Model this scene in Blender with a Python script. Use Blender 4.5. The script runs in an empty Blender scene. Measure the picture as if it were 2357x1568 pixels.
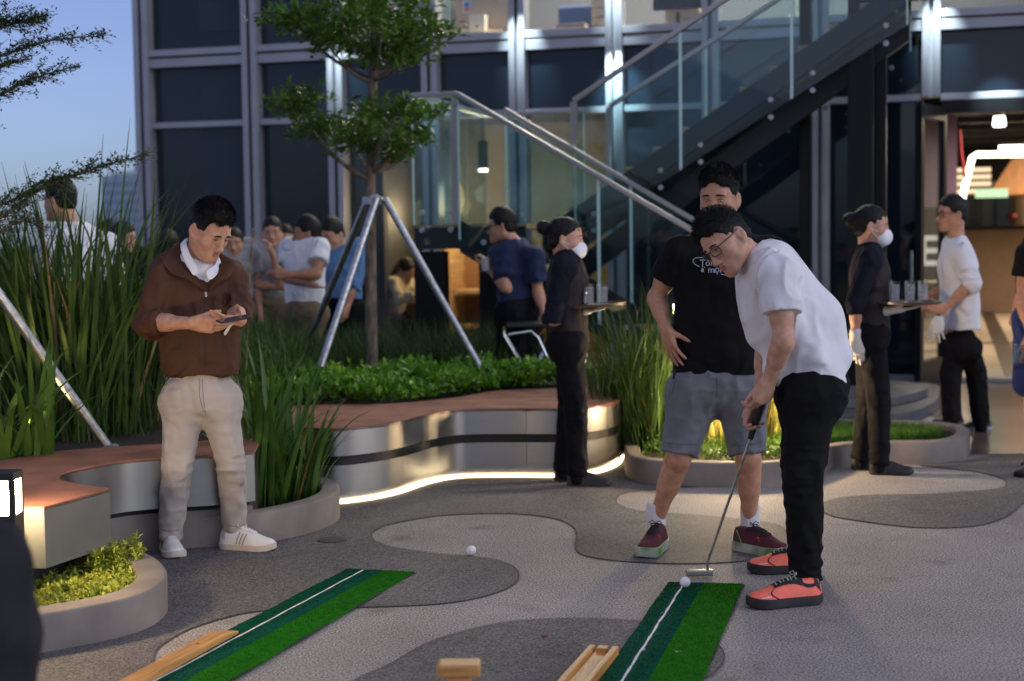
import bpy, bmesh, math, random
import numpy as np
from mathutils import Vector, Matrix, Euler
from mathutils.bvhtree import BVHTree
rnd = random.Random(7)
sc = bpy.context.scene
C = sc.collection

# ------------------------------------------------------------------ camera
FPX, CX, CY, EYE = 3500.0, 1178.5, 784.0, 1.4
PITCH = math.atan((784 - 550) / FPX)
ROLL = 0.013
VF = np.array([0, math.cos(PITCH), -math.sin(PITCH)])
_r0 = np.array([1.0, 0, 0]); _u0 = np.array([0, math.sin(PITCH), math.cos(PITCH)])
VR = math.cos(ROLL) * _r0 - math.sin(ROLL) * _u0
VU = math.sin(ROLL) * _r0 + math.cos(ROLL) * _u0
cam_d = bpy.data.cameras.new('camera')
cam = bpy.data.objects.new('camera', cam_d); C.objects.link(cam)
cam.matrix_world = Matrix(((VR[0], VU[0], -VF[0], 0), (VR[1], VU[1], -VF[1], 0), (VR[2], VU[2], -VF[2], EYE), (0, 0, 0, 1)))
cam_d.sensor_width = 36; cam_d.lens = 36 * FPX / 2357
cam_d.clip_start = 0.05; cam_d.clip_end = 20000
cam_d.dof.use_dof = True; cam_d.dof.focus_distance = 6.15; cam_d.dof.aperture_fstop = 2.2
cam_d.dof.aperture_blades = 9
sc.camera = cam

# ------------------------------------------------------------------ dusk sky, one broad weak sun glow, exposure
W = bpy.data.worlds.new('World'); sc.world = W; W.use_nodes = True
nt = W.node_tree; nt.nodes.clear()
wo = nt.nodes.new('ShaderNodeOutputWorld'); bg = nt.nodes.new('ShaderNodeBackground')
sky = nt.nodes.new('ShaderNodeTexSky'); sky.sky_type = 'NISHITA'; sky.sun_disc = False
sky.sun_elevation = math.radians(25.0); sky.sun_rotation = math.radians(112.0)
sky.altitude = 50; sky.air_density = 0.7; sky.dust_density = 1.7; sky.ozone_density = 5.6
bg.inputs['Strength'].default_value = 0.185
hsv = nt.nodes.new('ShaderNodeHueSaturation'); hsv.inputs['Saturation'].default_value = .86; hsv.inputs['Hue'].default_value = .518   # the evening's even lavender cast
nt.links.new(sky.outputs[0], hsv.inputs['Color']); nt.links.new(hsv.outputs[0], bg.inputs[0]); nt.links.new(bg.outputs[0], wo.inputs[0])
sun_d = bpy.data.lights.new('sun', 'SUN'); sun_d.energy = 0.8; sun_d.angle = math.radians(140); sun_d.color = (1.0, 0.93, 0.84)
sun = bpy.data.objects.new('sun', sun_d); C.objects.link(sun)
# the light comes from the bright part of the evening sky, high behind the camera and to the right
_sd = Vector((0.30, -0.45, 1.0)).normalized()
sun.rotation_euler = _sd.to_track_quat('Z', 'Y').to_euler()
sc.view_settings.view_transform = 'Standard'; sc.view_settings.look = 'None'
sc.view_settings.gamma = 1.0; sc.view_settings.use_curve_mapping = False
sc.view_settings.exposure = -0.25
sc.cycles.max_bounces = 8; sc.cycles.transparent_max_bounces = 16
sc.cycles.caustics_reflective = False; sc.cycles.caustics_refractive = False
sc.cycles.sample_clamp_indirect = 4.0
sc.cycles.use_denoising = True

# ------------------------------------------------------------------ points of the place from measured sight lines
def ray(px, py):
    return VF + VR * (px - CX) / FPX + VU * (CY - py) / FPX
def G(px, py, z=0.0):                      # where a sight line meets the level z
    d = ray(px, py); t = (z - EYE) / d[2]
    return np.array([d[0] * t, d[1] * t, z])
def P(px, py, Y):                          # where a sight line meets the depth Y
    d = ray(px, py); t = Y / d[1]
    return np.array([d[0] * t, Y, EYE + d[2] * t])
TH = math.atan(-0.29); FC, FS = math.cos(TH), math.sin(TH); FY0 = 15.5   # the facade's own axes
def FL(px, py, yl=0.0):                    # facade coordinates (x along, z) on the plane y = yl
    d = ray(px, py)
    t = (yl + FC * FY0) / (-FS * d[0] + FC * d[1])
    X, Y = d[0] * t, d[1] * t - FY0
    return FC * X + FS * Y, EYE + d[2] * t
def FW(x, y, z=0.0):                       # facade coordinates to world
    return np.array([FC * x - FS * y, FY0 + FS * x + FC * y, z])

# ------------------------------------------------------------------ object helpers
def lin(r, g, b):
    return tuple(((c / 255) / 12.92 if c / 255 <= .04045 else ((c / 255 + .055) / 1.055) ** 2.4) for c in (r, g, b))
def tag(o, label=None, cat=None, group=None, kind=None):
    if label: o['label'] = label
    if cat: o['category'] = cat
    if group: o['group'] = group
    if kind: o['kind'] = kind
    return o
def empty(name, loc, label=None, cat=None, group=None, rz=0.0):
    o = bpy.data.objects.new(name, None); C.objects.link(o)
    o.location = loc; o.rotation_euler = (0, 0, rz); o.empty_display_size = .2
    return tag(o, label, cat, group)
LOCAL = set()                              # parents whose children are written in the parent's own axes
def link(name, me, mat=None, parent=None, smooth=False):
    """one mesh object; its vertices are in world space, or in the parent's space when the parent is turned"""
    o = bpy.data.objects.new(name, me); C.objects.link(o)
    if mat is not None and not me.materials: me.materials.append(mat)
    if parent is not None:
        o.parent = parent
        if parent.name not in LOCAL: o.matrix_parent_inverse = parent.matrix_basis.inverted()
    if smooth:
        me.polygons.foreach_set('use_smooth', np.ones(len(me.polygons), bool))
    return o
def npmesh(name, v, f4=None, f3=None):
    me = bpy.data.meshes.new(name)
    v = np.asarray(v, np.float32).reshape(-1, 3)
    f4 = np.zeros((0, 4), np.int32) if f4 is None else np.asarray(f4, np.int32).reshape(-1, 4)
    f3 = np.zeros((0, 3), np.int32) if f3 is None else np.asarray(f3, np.int32).reshape(-1, 3)
    me.vertices.add(len(v)); me.vertices.foreach_set('co', v.ravel())
    n = len(f4) * 4 + len(f3) * 3
    me.loops.add(n); me.loops.foreach_set('vertex_index', np.concatenate([f4.ravel(), f3.ravel()]))
    me.polygons.add(len(f4) + len(f3))
    ls = np.concatenate([np.arange(len(f4)) * 4, len(f4) * 4 + np.arange(len(f3)) * 3]).astype(np.int32)
    me.polygons.foreach_set('loop_start', ls)
    me.update(calc_edges=True); me.validate()
    return me

class MB:
    """collects shapes into one mesh"""
    def __init__(s, org=(0, 0, 0)): s.v = []; s.f = []; s.org = np.array(org, float)
    def add(s, vs, fs):
        b = len(s.v); s.v += [tuple(np.asarray(p, float) - s.org) for p in vs]; s.f += [tuple(i + b for i in f) for f in fs]
        return s
    def box(s, c, d, rz=0.0, M=None):
        c = np.array(c, float); h = np.array(d, float) / 2; vs = []
        R = np.eye(3) if M is None else np.array(M)
        if rz: R = np.array([[math.cos(rz), -math.sin(rz), 0], [math.sin(rz), math.cos(rz), 0], [0, 0, 1]])
        for k in range(8):
            q = np.array([h[0] if k & 1 else -h[0], h[1] if k & 2 else -h[1], h[2] if k & 4 else -h[2]])
            vs.append(c + R @ q)
        return s.add(vs, [(0, 2, 3, 1), (4, 5, 7, 6), (0, 1, 5, 4), (2, 6, 7, 3), (0, 4, 6, 2), (1, 3, 7, 5)])
    def tube(s, path, r, n=10, cap=True, flat=None):
        path = [np.array(p, float) for p in path]; m = len(path)
        rs = [r] * m if np.isscalar(r) else list(r)
        t0 = path[1] - path[0]; t0 /= np.linalg.norm(t0) + 1e-12
        ref = np.array([0, 0, 1.0]) if abs(t0[2]) < .9 else np.array([1.0, 0, 0])
        nv = np.cross(t0, ref); nv /= np.linalg.norm(nv)
        vs = []
        for i in range(m):
            t = path[min(i + 1, m - 1)] - path[max(i - 1, 0)]; t /= np.linalg.norm(t) + 1e-12
            nv = nv - t * (nv @ t); nv /= np.linalg.norm(nv) + 1e-12; bn = np.cross(t, nv)
            for k in range(n):
                a = 2 * math.pi * k / n
                vs.append(path[i] + rs[i] * (math.cos(a) * nv + math.sin(a) * bn))
        fs = [(i * n + k, i * n + (k + 1) % n, (i + 1) * n + (k + 1) % n, (i + 1) * n + k) for i in range(m - 1) for k in range(n)]
        if cap: fs += [tuple(range(n))[::-1], tuple((m - 1) * n + k for k in range(n))]
        return s.add(vs, fs)
    def prism(s, poly, z0, z1):
        n = len(poly); vs = [(p[0], p[1], z0) for p in poly] + [(p[0], p[1], z1) for p in poly]
        return s.add(vs, [tuple(range(n))[::-1], tuple(range(n, 2 * n))] + [(i, (i + 1) % n, n + (i + 1) % n, n + i) for i in range(n)])
    def wall(s, a, b):                     # strip between two equal-length polylines
        n = len(a)
        return s.add(list(a) + list(b), [(i, i + 1, n + i + 1, n + i) for i in range(n - 1)])
    def lathe(s, c, prof, n=24, axis=None):
        c = np.array(c, float); vs = []
        A = np.eye(3) if axis is None else np.array(axis)
        for r, z in prof:
            for k in range(n):
                a = 2 * math.pi * k / n; vs.append(c + A @ np.array([r * math.cos(a), r * math.sin(a), z]))
        m = len(prof)
        fs = [(i * n + k, i * n + (k + 1) % n, (i + 1) * n + (k + 1) % n, (i + 1) * n + k) for i in range(m - 1) for k in range(n)]
        fs += [tuple(range(n))[::-1], tuple((m - 1) * n + k for k in range(n))]
        return s.add(vs, fs)
    def mesh(s, name):
        me = bpy.data.meshes.new(name); me.from_pydata(s.v, [], s.f); me.validate(); me.update()
        return me
    def build(s, name, mat, parent=None, smooth=False, bevel=0.0, seg=2, autosm=True):
        me = s.mesh(name)
        bm = bmesh.new(); bm.from_mesh(me)
        bmesh.ops.recalc_face_normals(bm, faces=bm.faces)
        if bevel:
            es = [e for e in bm.edges if len(e.link_faces) == 2 and e.calc_face_angle(0) > .5]
            bmesh.ops.bevel(bm, geom=es, offset=bevel, segments=seg, profile=.6, affect='EDGES', clamp_overlap=True)
        if smooth:
            for f in bm.faces: f.smooth = True
            for e in bm.edges:
                if len(e.link_faces) == 2 and e.calc_face_angle(0) > .7: e.smooth = False
        bm.to_mesh(me); bm.free()
        o = link(name, me, mat, parent)
        if s.org.any(): o.location = s.org
        return o

def catmull(pts, per=8, closed=False):
    p = [np.array(q, float) for q in pts]; n = len(p); out = []
    for i in range(n if closed else n - 1):
        a, b, c, d = (p[(i - 1) % n], p[i], p[(i + 1) % n], p[(i + 2) % n]) if closed else (p[max(i - 1, 0)], p[i], p[i + 1], p[min(i + 2, n - 1)])
        for k in range(per):
            t = k / per
            out.append(.5 * (2 * b + (c - a) * t + (2 * a - 5 * b + 4 * c - d) * t * t + (3 * b - a - 3 * c + d) * t ** 3))
    if not closed: out.append(p[-1])
    return out

# ------------------------------------------------------------------ materials
def mat(name, col, rough=.6, metal=0.0, var=0.0, vscale=8.0, bump=0.0, bscale=60.0, spec=.5, aniso=None, sheen=0.0, stretch=None, col2=None, detail=4.0, coat=0.0, transl=0.0, sss=0.0):
    m = bpy.data.materials.new(name); m.use_nodes = True; nt = m.node_tree; N = nt.nodes; L = nt.links
    b = N['Principled BSDF']
    b.inputs['Base Color'].default_value = (*col, 1); b.inputs['Roughness'].default_value = rough
    b.inputs['Metallic'].default_value = metal; b.inputs['Specular IOR Level'].default_value = spec
    if sheen: b.inputs['Sheen Weight'].default_value = sheen
    if coat: b.inputs['Coat Weight'].default_value = coat
    if sss:
        b.inputs['Subsurface Weight'].default_value = sss; b.inputs['Subsurface Radius'].default_value = (.012, .004, .002); b.inputs['Subsurface Scale'].default_value = 1.0
    tc = N.new('ShaderNodeTexCoord'); co = tc.outputs['Object']
    if stretch:
        mp = N.new('ShaderNodeMapping'); mp.inputs['Scale'].default_value = stretch; L.new(co, mp.inputs['Vector']); co = mp.outputs['Vector']
    if var or col2:
        n = N.new('ShaderNodeTexNoise'); n.inputs['Scale'].default_value = vscale; n.inputs['Detail'].default_value = detail
        L.new(co, n.inputs['Vector'])
        r = N.new('ShaderNodeValToRGB'); r.color_ramp.elements[0].position = .32; r.color_ramp.elements[1].position = .68
        c2 = col2 if col2 else tuple(min(1, c * (1 + var)) for c in col)
        c1 = col if col2 else tuple(c * (1 - var) for c in col)
        r.color_ramp.elements[0].color = (*c1, 1); r.color_ramp.elements[1].color = (*c2, 1)
        L.new(n.outputs['Fac'], r.inputs['Fac']); L.new(r.outputs['Color'], b.inputs['Base Color'])
    if bump:
        n2 = N.new('ShaderNodeTexNoise'); n2.inputs['Scale'].default_value = bscale; n2.inputs['Detail'].default_value = 6
        L.new(co, n2.inputs['Vector'])
        bp = N.new('ShaderNodeBump'); bp.inputs['Strength'].default_value = min(1, bump); bp.inputs['Distance'].default_value = .02 * bump
        L.new(n2.outputs['Fac'], bp.inputs['Height']); L.new(bp.outputs['Normal'], b.inputs['Normal'])
    if transl:
        t = N.new('ShaderNodeBsdfTranslucent'); mx = N.new('ShaderNodeMixShader'); mx.inputs[0].default_value = transl
        if var or col2: L.new(r.outputs['Color'], t.inputs['Color'])
        else: t.inputs['Color'].default_value = (*col, 1)
        L.new(b.outputs[0], mx.inputs[1]); L.new(t.outputs[0], mx.inputs[2]); L.new(mx.outputs[0], N['Material Output'].inputs[0])
    return m
def emit(name, col, s):
    m = bpy.data.materials.new(name); m.use_nodes = True; nt = m.node_tree; nt.nodes.clear()
    e = nt.nodes.new('ShaderNodeEmission'); o = nt.nodes.new('ShaderNodeOutputMaterial')
    e.inputs[0].default_value = (*col, 1); e.inputs[1].default_value = s; nt.links.new(e.outputs[0], o.inputs[0])
    return m
def glass(name, tint, ior=1.5, rough=0.0, refl=(1, 1, 1)):
    m = bpy.data.materials.new(name); m.use_nodes = True; nt = m.node_tree; nt.nodes.clear(); N = nt.nodes
    t = N.new('ShaderNodeBsdfTransparent'); t.inputs[0].default_value = (*tint, 1)
    g = N.new('ShaderNodeBsdfGlossy'); g.inputs['Roughness'].default_value = rough; g.inputs[0].default_value = (*refl, 1)
    f = N.new('ShaderNodeFresnel'); f.inputs[0].default_value = ior
    mx = N.new('ShaderNodeMixShader'); o = N.new('ShaderNodeOutputMaterial')
    ge = N.new('ShaderNodeNewGeometry'); ms = N.new('ShaderNodeMapRange')      # same fresnel from both sides of a thin sheet
    ms.inputs['To Min'].default_value = ior; ms.inputs['To Max'].default_value = 1 / ior
    nt.links.new(ge.outputs['Backfacing'], ms.inputs['Value']); nt.links.new(ms.outputs['Result'], f.inputs[0])
    nt.links.new(f.outputs[0], mx.inputs[0]); nt.links.new(t.outputs[0], mx.inputs[1]); nt.links.new(g.outputs[0], mx.inputs[2]); nt.links.new(mx.outputs[0], o.inputs[0])
    return m
def lamp(name, kind, loc, energy, col, size=.1, parent=None, rot=None, spot=None, blend=.5):
    d = bpy.data.lights.new(name, kind); d.energy = energy; d.color = col
    if kind == 'AREA': d.size = size
    elif kind in ('POINT', 'SPOT'): d.shadow_soft_size = size
    if spot: d.spot_size = math.radians(spot); d.spot_blend = blend
    o = bpy.data.objects.new(name, d); C.objects.link(o); o.location = loc
    if rot is not None: o.rotation_euler = rot
    if parent is not None: o.parent = parent
    return o
def aim(o, target):
    o.rotation_euler = (Vector(target) - Vector(o.location)).to_track_quat('-Z', 'Y').to_euler()
WARM = (1.0, .68, .36)
# ================================================================== GROUND
def aggregate(name, base, fleck_d, fleck_l):
    m = bpy.data.materials.new(name); m.use_nodes = True; nt = m.node_tree; N = nt.nodes; L = nt.links; b = N['Principled BSDF']
    tc = N.new('ShaderNodeTexCoord'); g = N.new('ShaderNodeNewGeometry')
    big = N.new('ShaderNodeTexNoise'); big.inputs['Scale'].default_value = 1.1; big.inputs['Detail'].default_value = 6; big.inputs['Roughness'].default_value = .65
    fin = N.new('ShaderNodeTexNoise'); fin.inputs['Scale'].default_value = 135; fin.inputs['Detail'].default_value = 2
    vor = N.new('ShaderNodeTexVoronoi'); vor.inputs['Scale'].default_value = 150
    for n in (big, fin, vor): L.new(g.outputs['Position'], n.inputs['Vector'])
    r1 = N.new('ShaderNodeValToRGB'); e = r1.color_ramp.elements
    e[0].position = .33; e[0].color = (*fleck_d, 1); e[1].position = .68; e[1].color = (*fleck_l, 1)
    k = r1.color_ramp.elements.new(.5); k.color = (*base, 1)
    L.new(fin.outputs['Fac'], r1.inputs['Fac'])
    r2 = N.new('ShaderNodeValToRGB'); r2.color_ramp.elements[0].position = .28; r2.color_ramp.elements[0].color = (.72, .71, .7, 1); r2.color_ramp.elements[1].position = .7; r2.color_ramp.elements[1].color = (1.12, 1.1, 1.08, 1)
    L.new(big.outputs['Fac'], r2.inputs['Fac'])
    mx = N.new('ShaderNodeMix'); mx.data_type = 'RGBA'; mx.blend_type = 'MULTIPLY'; mx.inputs[0].default_value = 1
    L.new(r1.outputs['Color'], mx.inputs[6]); L.new(r2.outputs['Color'], mx.inputs[7])
    # separate stained spots
    st = N.new('ShaderNodeTexNoise'); st.inputs['Scale'].default_value = 4.3; st.inputs['Detail'].default_value = 5
    L.new(g.outputs['Position'], st.inputs['Vector'])
    r3 = N.new('ShaderNodeValToRGB'); r3.color_ramp.elements[0].position = .60; r3.color_ramp.elements[0].color = (1, 1, 1, 1); r3.color_ramp.elements[1].position = .76; r3.color_ramp.elements[1].color = (.62, .59, .55, 1)
    L.new(st.outputs['Fac'], r3.inputs['Fac'])
    m2 = N.new('ShaderNodeMix'); m2.data_type = 'RGBA'; m2.blend_type = 'MULTIPLY'; m2.inputs[0].default_value = 1
    L.new(mx.outputs[2], m2.inputs[6]); L.new(r3.outputs['Color'], m2.inputs[7])
    L.new(m2.outputs[2], b.inputs['Base Color'])
    b.inputs['Roughness'].default_value = .78; b.inputs['Specular IOR Level'].default_value = .35
    bp = N.new('ShaderNodeBump'); bp.inputs['Strength'].default_value = .35; bp.inputs['Distance'].default_value = .003
    L.new(vor.outputs['Distance'], bp.inputs['Height']); L.new(bp.outputs['Normal'], b.inputs['Normal'])
    return m
M_LIGHT = aggregate('pale_aggregate', (.29, .27, .257), (.065, .06, .057), (.54, .51, .485))
M_DARK = aggregate('dark_aggregate', (.115, .110, .111), (.04, .038, .039), (.22, .213, .212))
M_CONC = mat('smooth_concrete', (.19, .165, .145), .8, var=.28, vscale=3.2, bump=.12, bscale=40)
M_SOIL = mat('planter_soil', (.03, .022, .015), .95, var=.5, vscale=20, bump=.5, bscale=30)

MB().prism([(-14, -8), (14, -8), (14, 40), (-14, 40)], -.4, 0).build('plaza_floor', M_LIGHT).__setitem__('kind', 'structure')
mbg = MB(); mbg.add([(-9000, -9000, -60), (9000, -9000, -60), (9000, 9000, -60), (-9000, 9000, -60)], [(0, 1, 2, 3)])
tag(mbg.build('city_ground', mat('city_ground', (.1, .11, .12), .9)), kind='structure')

def paving(name, pts, m, z=.004, per=8, closed=True, smooth_ends=None):
    poly = catmull([G(*p)[:2] for p in pts], per, True)
    # triangulated sheet with a thin joint line round it
    bm = bmesh.new(); vs = [bm.verts.new((p[0], p[1], z)) for p in poly]
    f = bm.faces.new(vs); bmesh.ops.recalc_face_normals(bm, faces=[f])
    if f.normal.z < 0: f.normal_flip()
    bmesh.ops.triangulate(bm, faces=[f]); me = bpy.data.meshes.new(name); bm.to_mesh(me); bm.free()
    o = link(name, me, m); o['kind'] = 'structure'
    return poly
M_JOINT = mat('joint_line', (.05, .046, .044), .9)
def joint(pts2, z=.0062, w=.0018):
    a, b = [], []
    n = len(pts2)
    for i in range(n):
        t = pts2[(i + 1) % n] - pts2[i - 1]; t /= np.linalg.norm(t) + 1e-9; nn = np.array([-t[1], t[0]])
        a.append((*(pts2[i] + nn * w), z)); b.append((*(pts2[i] - nn * w), z))
    a.append(a[0]); b.append(b[0])
    return MB().wall(a, b).build('paving_joint', M_JOINT)
AB = [(240, 1640), (330, 1580), (352, 1545), (358, 1503), (391, 1475), (448, 1446), (566, 1413), (700, 1402), (830, 1400), (1000, 1393), (1100, 1378), (1170, 1355), (1195, 1330), (1180, 1305), (1130, 1288), (1080, 1282), (1000, 1275), (900, 1260), (865, 1248), (855, 1235), (865, 1222), (900, 1208), (1000, 1190), (1100, 1184), (1200, 1185), (1280, 1196), (1320, 1215), (1328, 1237), (1325, 1258), (1345, 1280), (1450, 1295), (1600, 1299), (1740, 1290), (1800, 1270), (1815, 1240), (1780, 1207), (1640, 1190), (1480, 1178), (1425, 1163), (1422, 1148), (1445, 1135), (1540, 1125), (1640, 1115), (1600, 1070), (1200, 1050), (700, 1050), (200, 1100), (-500, 1250), (-900, 1500), (-500, 1700)]
DD = [(1885, 1168), (1905, 1185), (1950, 1196), (2100, 1215), (2230, 1214), (2300, 1198), (2335, 1178), (2365, 1155), (2450, 1130), (2700, 1100), (2700, 1020), (2400, 1030), (2224, 1062), (2162, 1064), (2120, 1072), (2250, 1088), (2305, 1102), (2316, 1113), (2295, 1126), (2150, 1138), (2000, 1141), (1920, 1150)]
FF = [(760, 1640), (820, 1568), (900, 1530), (990, 1480), (1100, 1447), (1200, 1430), (1350, 1425), (1500, 1435), (1620, 1465), (1665, 1503), (1655, 1540), (1600, 1580), (1500, 1640), (1200, 1700)]
for nm, pts in (('dark_paving', AB), ('dark_paving', DD), ('dark_paving', FF)):
    poly = paving(nm, pts, M_DARK)
    tag(joint(poly), kind='structure')
# polished entrance floor beside the door
M_POL = mat('polished_stone', (.17, .13, .105), .16, var=.3, vscale=1.6, bump=.03, bscale=14, spec=.6)
pf = [G(2215, 1048)[:2], G(2600, 1042)[:2], (7.5, 12.0), (7.2, 13.3), (2.8, 14.62), G(2150, 960)[:2]]
tag(MB().prism(pf, -.02, .006).build('entrance_floor', M_POL), kind='structure')
# low slab step in front of the dark glazing
M_SLAB = mat('slate_slab', (.055, .058, .07), .55, var=.25, vscale=4, bump=.08, bscale=30)
sl = catmull([G(1790, 985)[:2], G(1960, 985)[:2], G(2090, 975)[:2], G(2150, 950)[:2], G(2160, 925)[:2], G(2140, 905)[:2], G(1960, 893)[:2], G(1790, 900)[:2]], 6, True)
tag(MB().prism(sl, .001, .09).build('slab_step', M_SLAB, bevel=.006), kind='structure')
sl2 = catmull([G(1860, 940, .09)[:2], G(2040, 935, .09)[:2], G(2120, 920, .09)[:2], G(2125, 905, .09)[:2], G(2000, 892, .09)[:2], G(1860, 893, .09)[:2]], 6, True)
tag(MB().prism(sl2, .092, .16).build('slab_step', M_SLAB, bevel=.006), kind='structure')

# ================================================================== KERBED PLANTERS
def offset_poly(poly, d):
    n = len(poly); out = []
    for i in range(n):
        t = poly[(i + 1) % n] - poly[i - 1]; t = t / (np.linalg.norm(t) + 1e-9)
        out.append(poly[i] + d * np.array([t[1], -t[0]]))
    return out
def signed_area(p):
    p = np.array(p); return .5 * np.sum(p[:, 0] * np.roll(p[:, 1], -1) - np.roll(p[:, 0], -1) * p[:, 1])
def kerb_planter(label, outer, h=.14, w=.11, soil=.09, cat='planter'):
    outer = [np.array(p[:2]) for p in outer]
    if signed_area(outer) < 0: outer = outer[::-1]
    inner = offset_poly(outer, -w)
    ctr = sum(outer) / len(outer); root = empty('concrete_planter', (ctr[0], ctr[1], 0), label, cat, 'kerbed concrete planters')
    n = len(outer); mb = MB(); r = .012
    prof = [(outer, 0.0), (outer, h - r), (offset_poly(outer, -r * .35), h - r * .35), (offset_poly(outer, -r), h), (offset_poly(inner, r), h), (inner, h - r), (inner, .0)]
    vs = []; fs = []
    for ring, z in prof: vs += [(p[0], p[1], z) for p in ring]
    for j in range(len(prof) - 1):
        for i in range(n): fs.append((j * n + i, j * n + (i + 1) % n, (j + 1) * n + (i + 1) % n, (j + 1) * n + i))
    mb.add(vs, fs); mb.build('kerb', M_CONC, root, smooth=True)
    b = MB(); b.add([(p[0], p[1], soil) for p in inner], [tuple(range(n))]); b.build('soil', M_SOIL, root)
    return inner
def bent(pts, per=6): return catmull([G(*p)[:2] if len(p) == 2 else G(*p)[:2] for p in pts], per, True)
SEDUM_IN = kerb_planter('low round concrete planter with feathery yellow-green plants under the lit bollard', bent([(-260, 1560), (-80, 1545), (91, 1507), (162, 1494), (260, 1474), (325, 1455), (367, 1432), (386, 1408), (380, 1380), (345, 1352), (285, 1330), (200, 1318), (60, 1325), (-140, 1350), (-300, 1420)]), .14, .12, .07)
IRIS_IN = kerb_planter('curved concrete planter of strappy iris leaves beside the wavy metal bench', bent([(300, 1266), (420, 1264), (560, 1257), (641, 1246), (729, 1224), (770, 1206), (783, 1190), (770, 1170), (700, 1150), (560, 1150), (420, 1172), (330, 1190), (280, 1225)]), .15, .1, .09)
RIGHT_IN = kerb_planter('winding concrete planter of lit grasses behind the two golfers', bent([(1452, 1105), (1554, 1119), (1689, 1123), (1792, 1121), (1850, 1108), (1887, 1093), (1915, 1081), (1973, 1072), (2060, 1070), (2162, 1068), (2215, 1058), (2232, 1038), (2195, 1022), (2100, 1014), (1960, 1012), (1840, 1000), (1700, 985), (1560, 990), (1470, 1020), (1440, 1060)]), .14, .09, .1)

# ================================================================== BENCHES
M_STEEL = None
def brushed(name, col, rough):
    m = bpy.data.materials.new(name); m.use_nodes = True; nt = m.node_tree; N = nt.nodes; L = nt.links; b = N['Principled BSDF']
    b.inputs['Base Color'].default_value = (*col, 1); b.inputs['Metallic'].default_value = 1.0; b.inputs['Roughness'].default_value = rough
    g = N.new('ShaderNodeNewGeometry'); mp = N.new('ShaderNodeMapping'); mp.inputs['Scale'].default_value = (4, 4, 220)
    n = N.new('ShaderNodeTexNoise'); n.inputs['Scale'].default_value = 2; n.inputs['Detail'].default_value = 3
    L.new(g.outputs['Position'], mp.inputs['Vector']); L.new(mp.outputs['Vector'], n.inputs['Vector'])
    mr = N.new('ShaderNodeMapRange'); mr.inputs['To Min'].default_value = rough - .08; mr.inputs['To Max'].default_value = rough + .12
    L.new(n.outputs['Fac'], mr.inputs['Value']); L.new(mr.outputs['Result'], b.inputs['Roughness'])
    bp = N.new('ShaderNodeBump'); bp.inputs['Strength'].default_value = .12; bp.inputs['Distance'].default_value = .001
    L.new(n.outputs['Fac'], bp.inputs['Height']); L.new(bp.outputs['Normal'], b.inputs['Normal'])
    return m
M_STEEL = brushed('brushed_steel', (.43, .43, .43), .30)
M_GALV = mat('galvanised_steel', (.40, .41, .42), .45, 1.0, var=.25, vscale=35, bump=.05, bscale=60)
M_TERRA = mat('terracotta_granules', (.27, .105, .06), .85, var=.3, vscale=5, bump=.25, bscale=160)
M_BLACK = mat('black_gap', (.01, .01, .01), .6)
M_GREYP = mat('grey_coated_panel', (.14, .145, .135), .5, .3, var=.12, vscale=5)
# --- centre bench: wavy, two steel bands, dark gap, lit recess at the floor
zt = .41
front_px = [(560, 1000), (640, 990), (698, 985), (773, 987), (862, 979), (928, 968), (994, 952), (1061, 943), (1171, 941), (1286, 941), (1345, 938), (1395, 931), (1428, 921), (1441, 910), (1437, 898), (1420, 888)]
fr = catmull([G(px, py, zt)[:2] for px, py in front_px], 6)
back_px = [(1395, 885), (1290, 893), (1200, 897), (1130, 901), (1050, 915), (950, 926), (850, 931), (750, 932), (650, 937), (560, 945)]
bk = catmull([G(px, py, zt)[:2] for px, py in back_px], 6)
bench = empty('planter_bench', (-.2, 9.2, 0), 'wavy steel-fronted planter bench with a terracotta top and a glowing strip at the floor', 'bench')
def inset(line, d):
    out = []
    for i in range(len(line)):
        t = line[min(i + 1, len(line) - 1)] - line[max(i - 1, 0)]; t = t / (np.linalg.norm(t) + 1e-9)
        out.append(line[i] + d * np.array([-t[1], t[0]]))
    return out
def band(line, z0, z1, d0=0.0, th=.012):
    a = inset(line, d0); b = inset(line, d0 + th)
    mb = MB()
    mb.wall([(*p, z0) for p in a], [(*p, z1) for p in a]); mb.wall([(*p, z1) for p in a], [(*p, z1) for p in b]); mb.wall([(*p, z0) for p in b], [(*p, z0) for p in a])
    mb.wall([(*p, z1) for p in b], [(*p, z0) for p in b])
    return mb
# steel bands in sheet lengths with visible joints
cuts = [0, 30, 50, 66, len(fr) - 1]
for a, b in zip(cuts[:-1], cuts[1:]):
    seg = fr[a:b + 1]
    seg = [seg[0] + (seg[1] - seg[0]) * .03] + seg[1:-1] + [seg[-1] + (seg[-2] - seg[-1]) * .03]
    band(seg, .262, .408).build('steel_panel', M_STEEL, bench, smooth=True)
    band(seg, .066, .212).build('steel_panel', M_STEEL, bench, smooth=True)
band(fr, .200, .275, .035).build('shadow_gap', M_BLACK, bench, smooth=True)
band(fr, .0, .075, .05).build('recessed_plinth', M_STEEL, bench, smooth=True)
top = [np.array(p) for p in fr] + [np.array(p) for p in bk]
tb = MB(); n = len(top); tb.add([(p[0], p[1], .412) for p in top] + [(p[0], p[1], .395) for p in top], [tuple(range(n))] + [(i, (i + 1) % n, n + (i + 1) % n, n + i) for i in range(n)])
tb.build('seat_top', M_TERRA, bench)
M_STRIP = emit('warm_led_strip', (1.0, .76, .44), 11)
sl_ = inset(fr, .028); mb = MB(); mb.tube([(*p, .012) for p in sl_[10:]], .008, 6); mb.build('light_strip', M_STRIP, bench)
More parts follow.
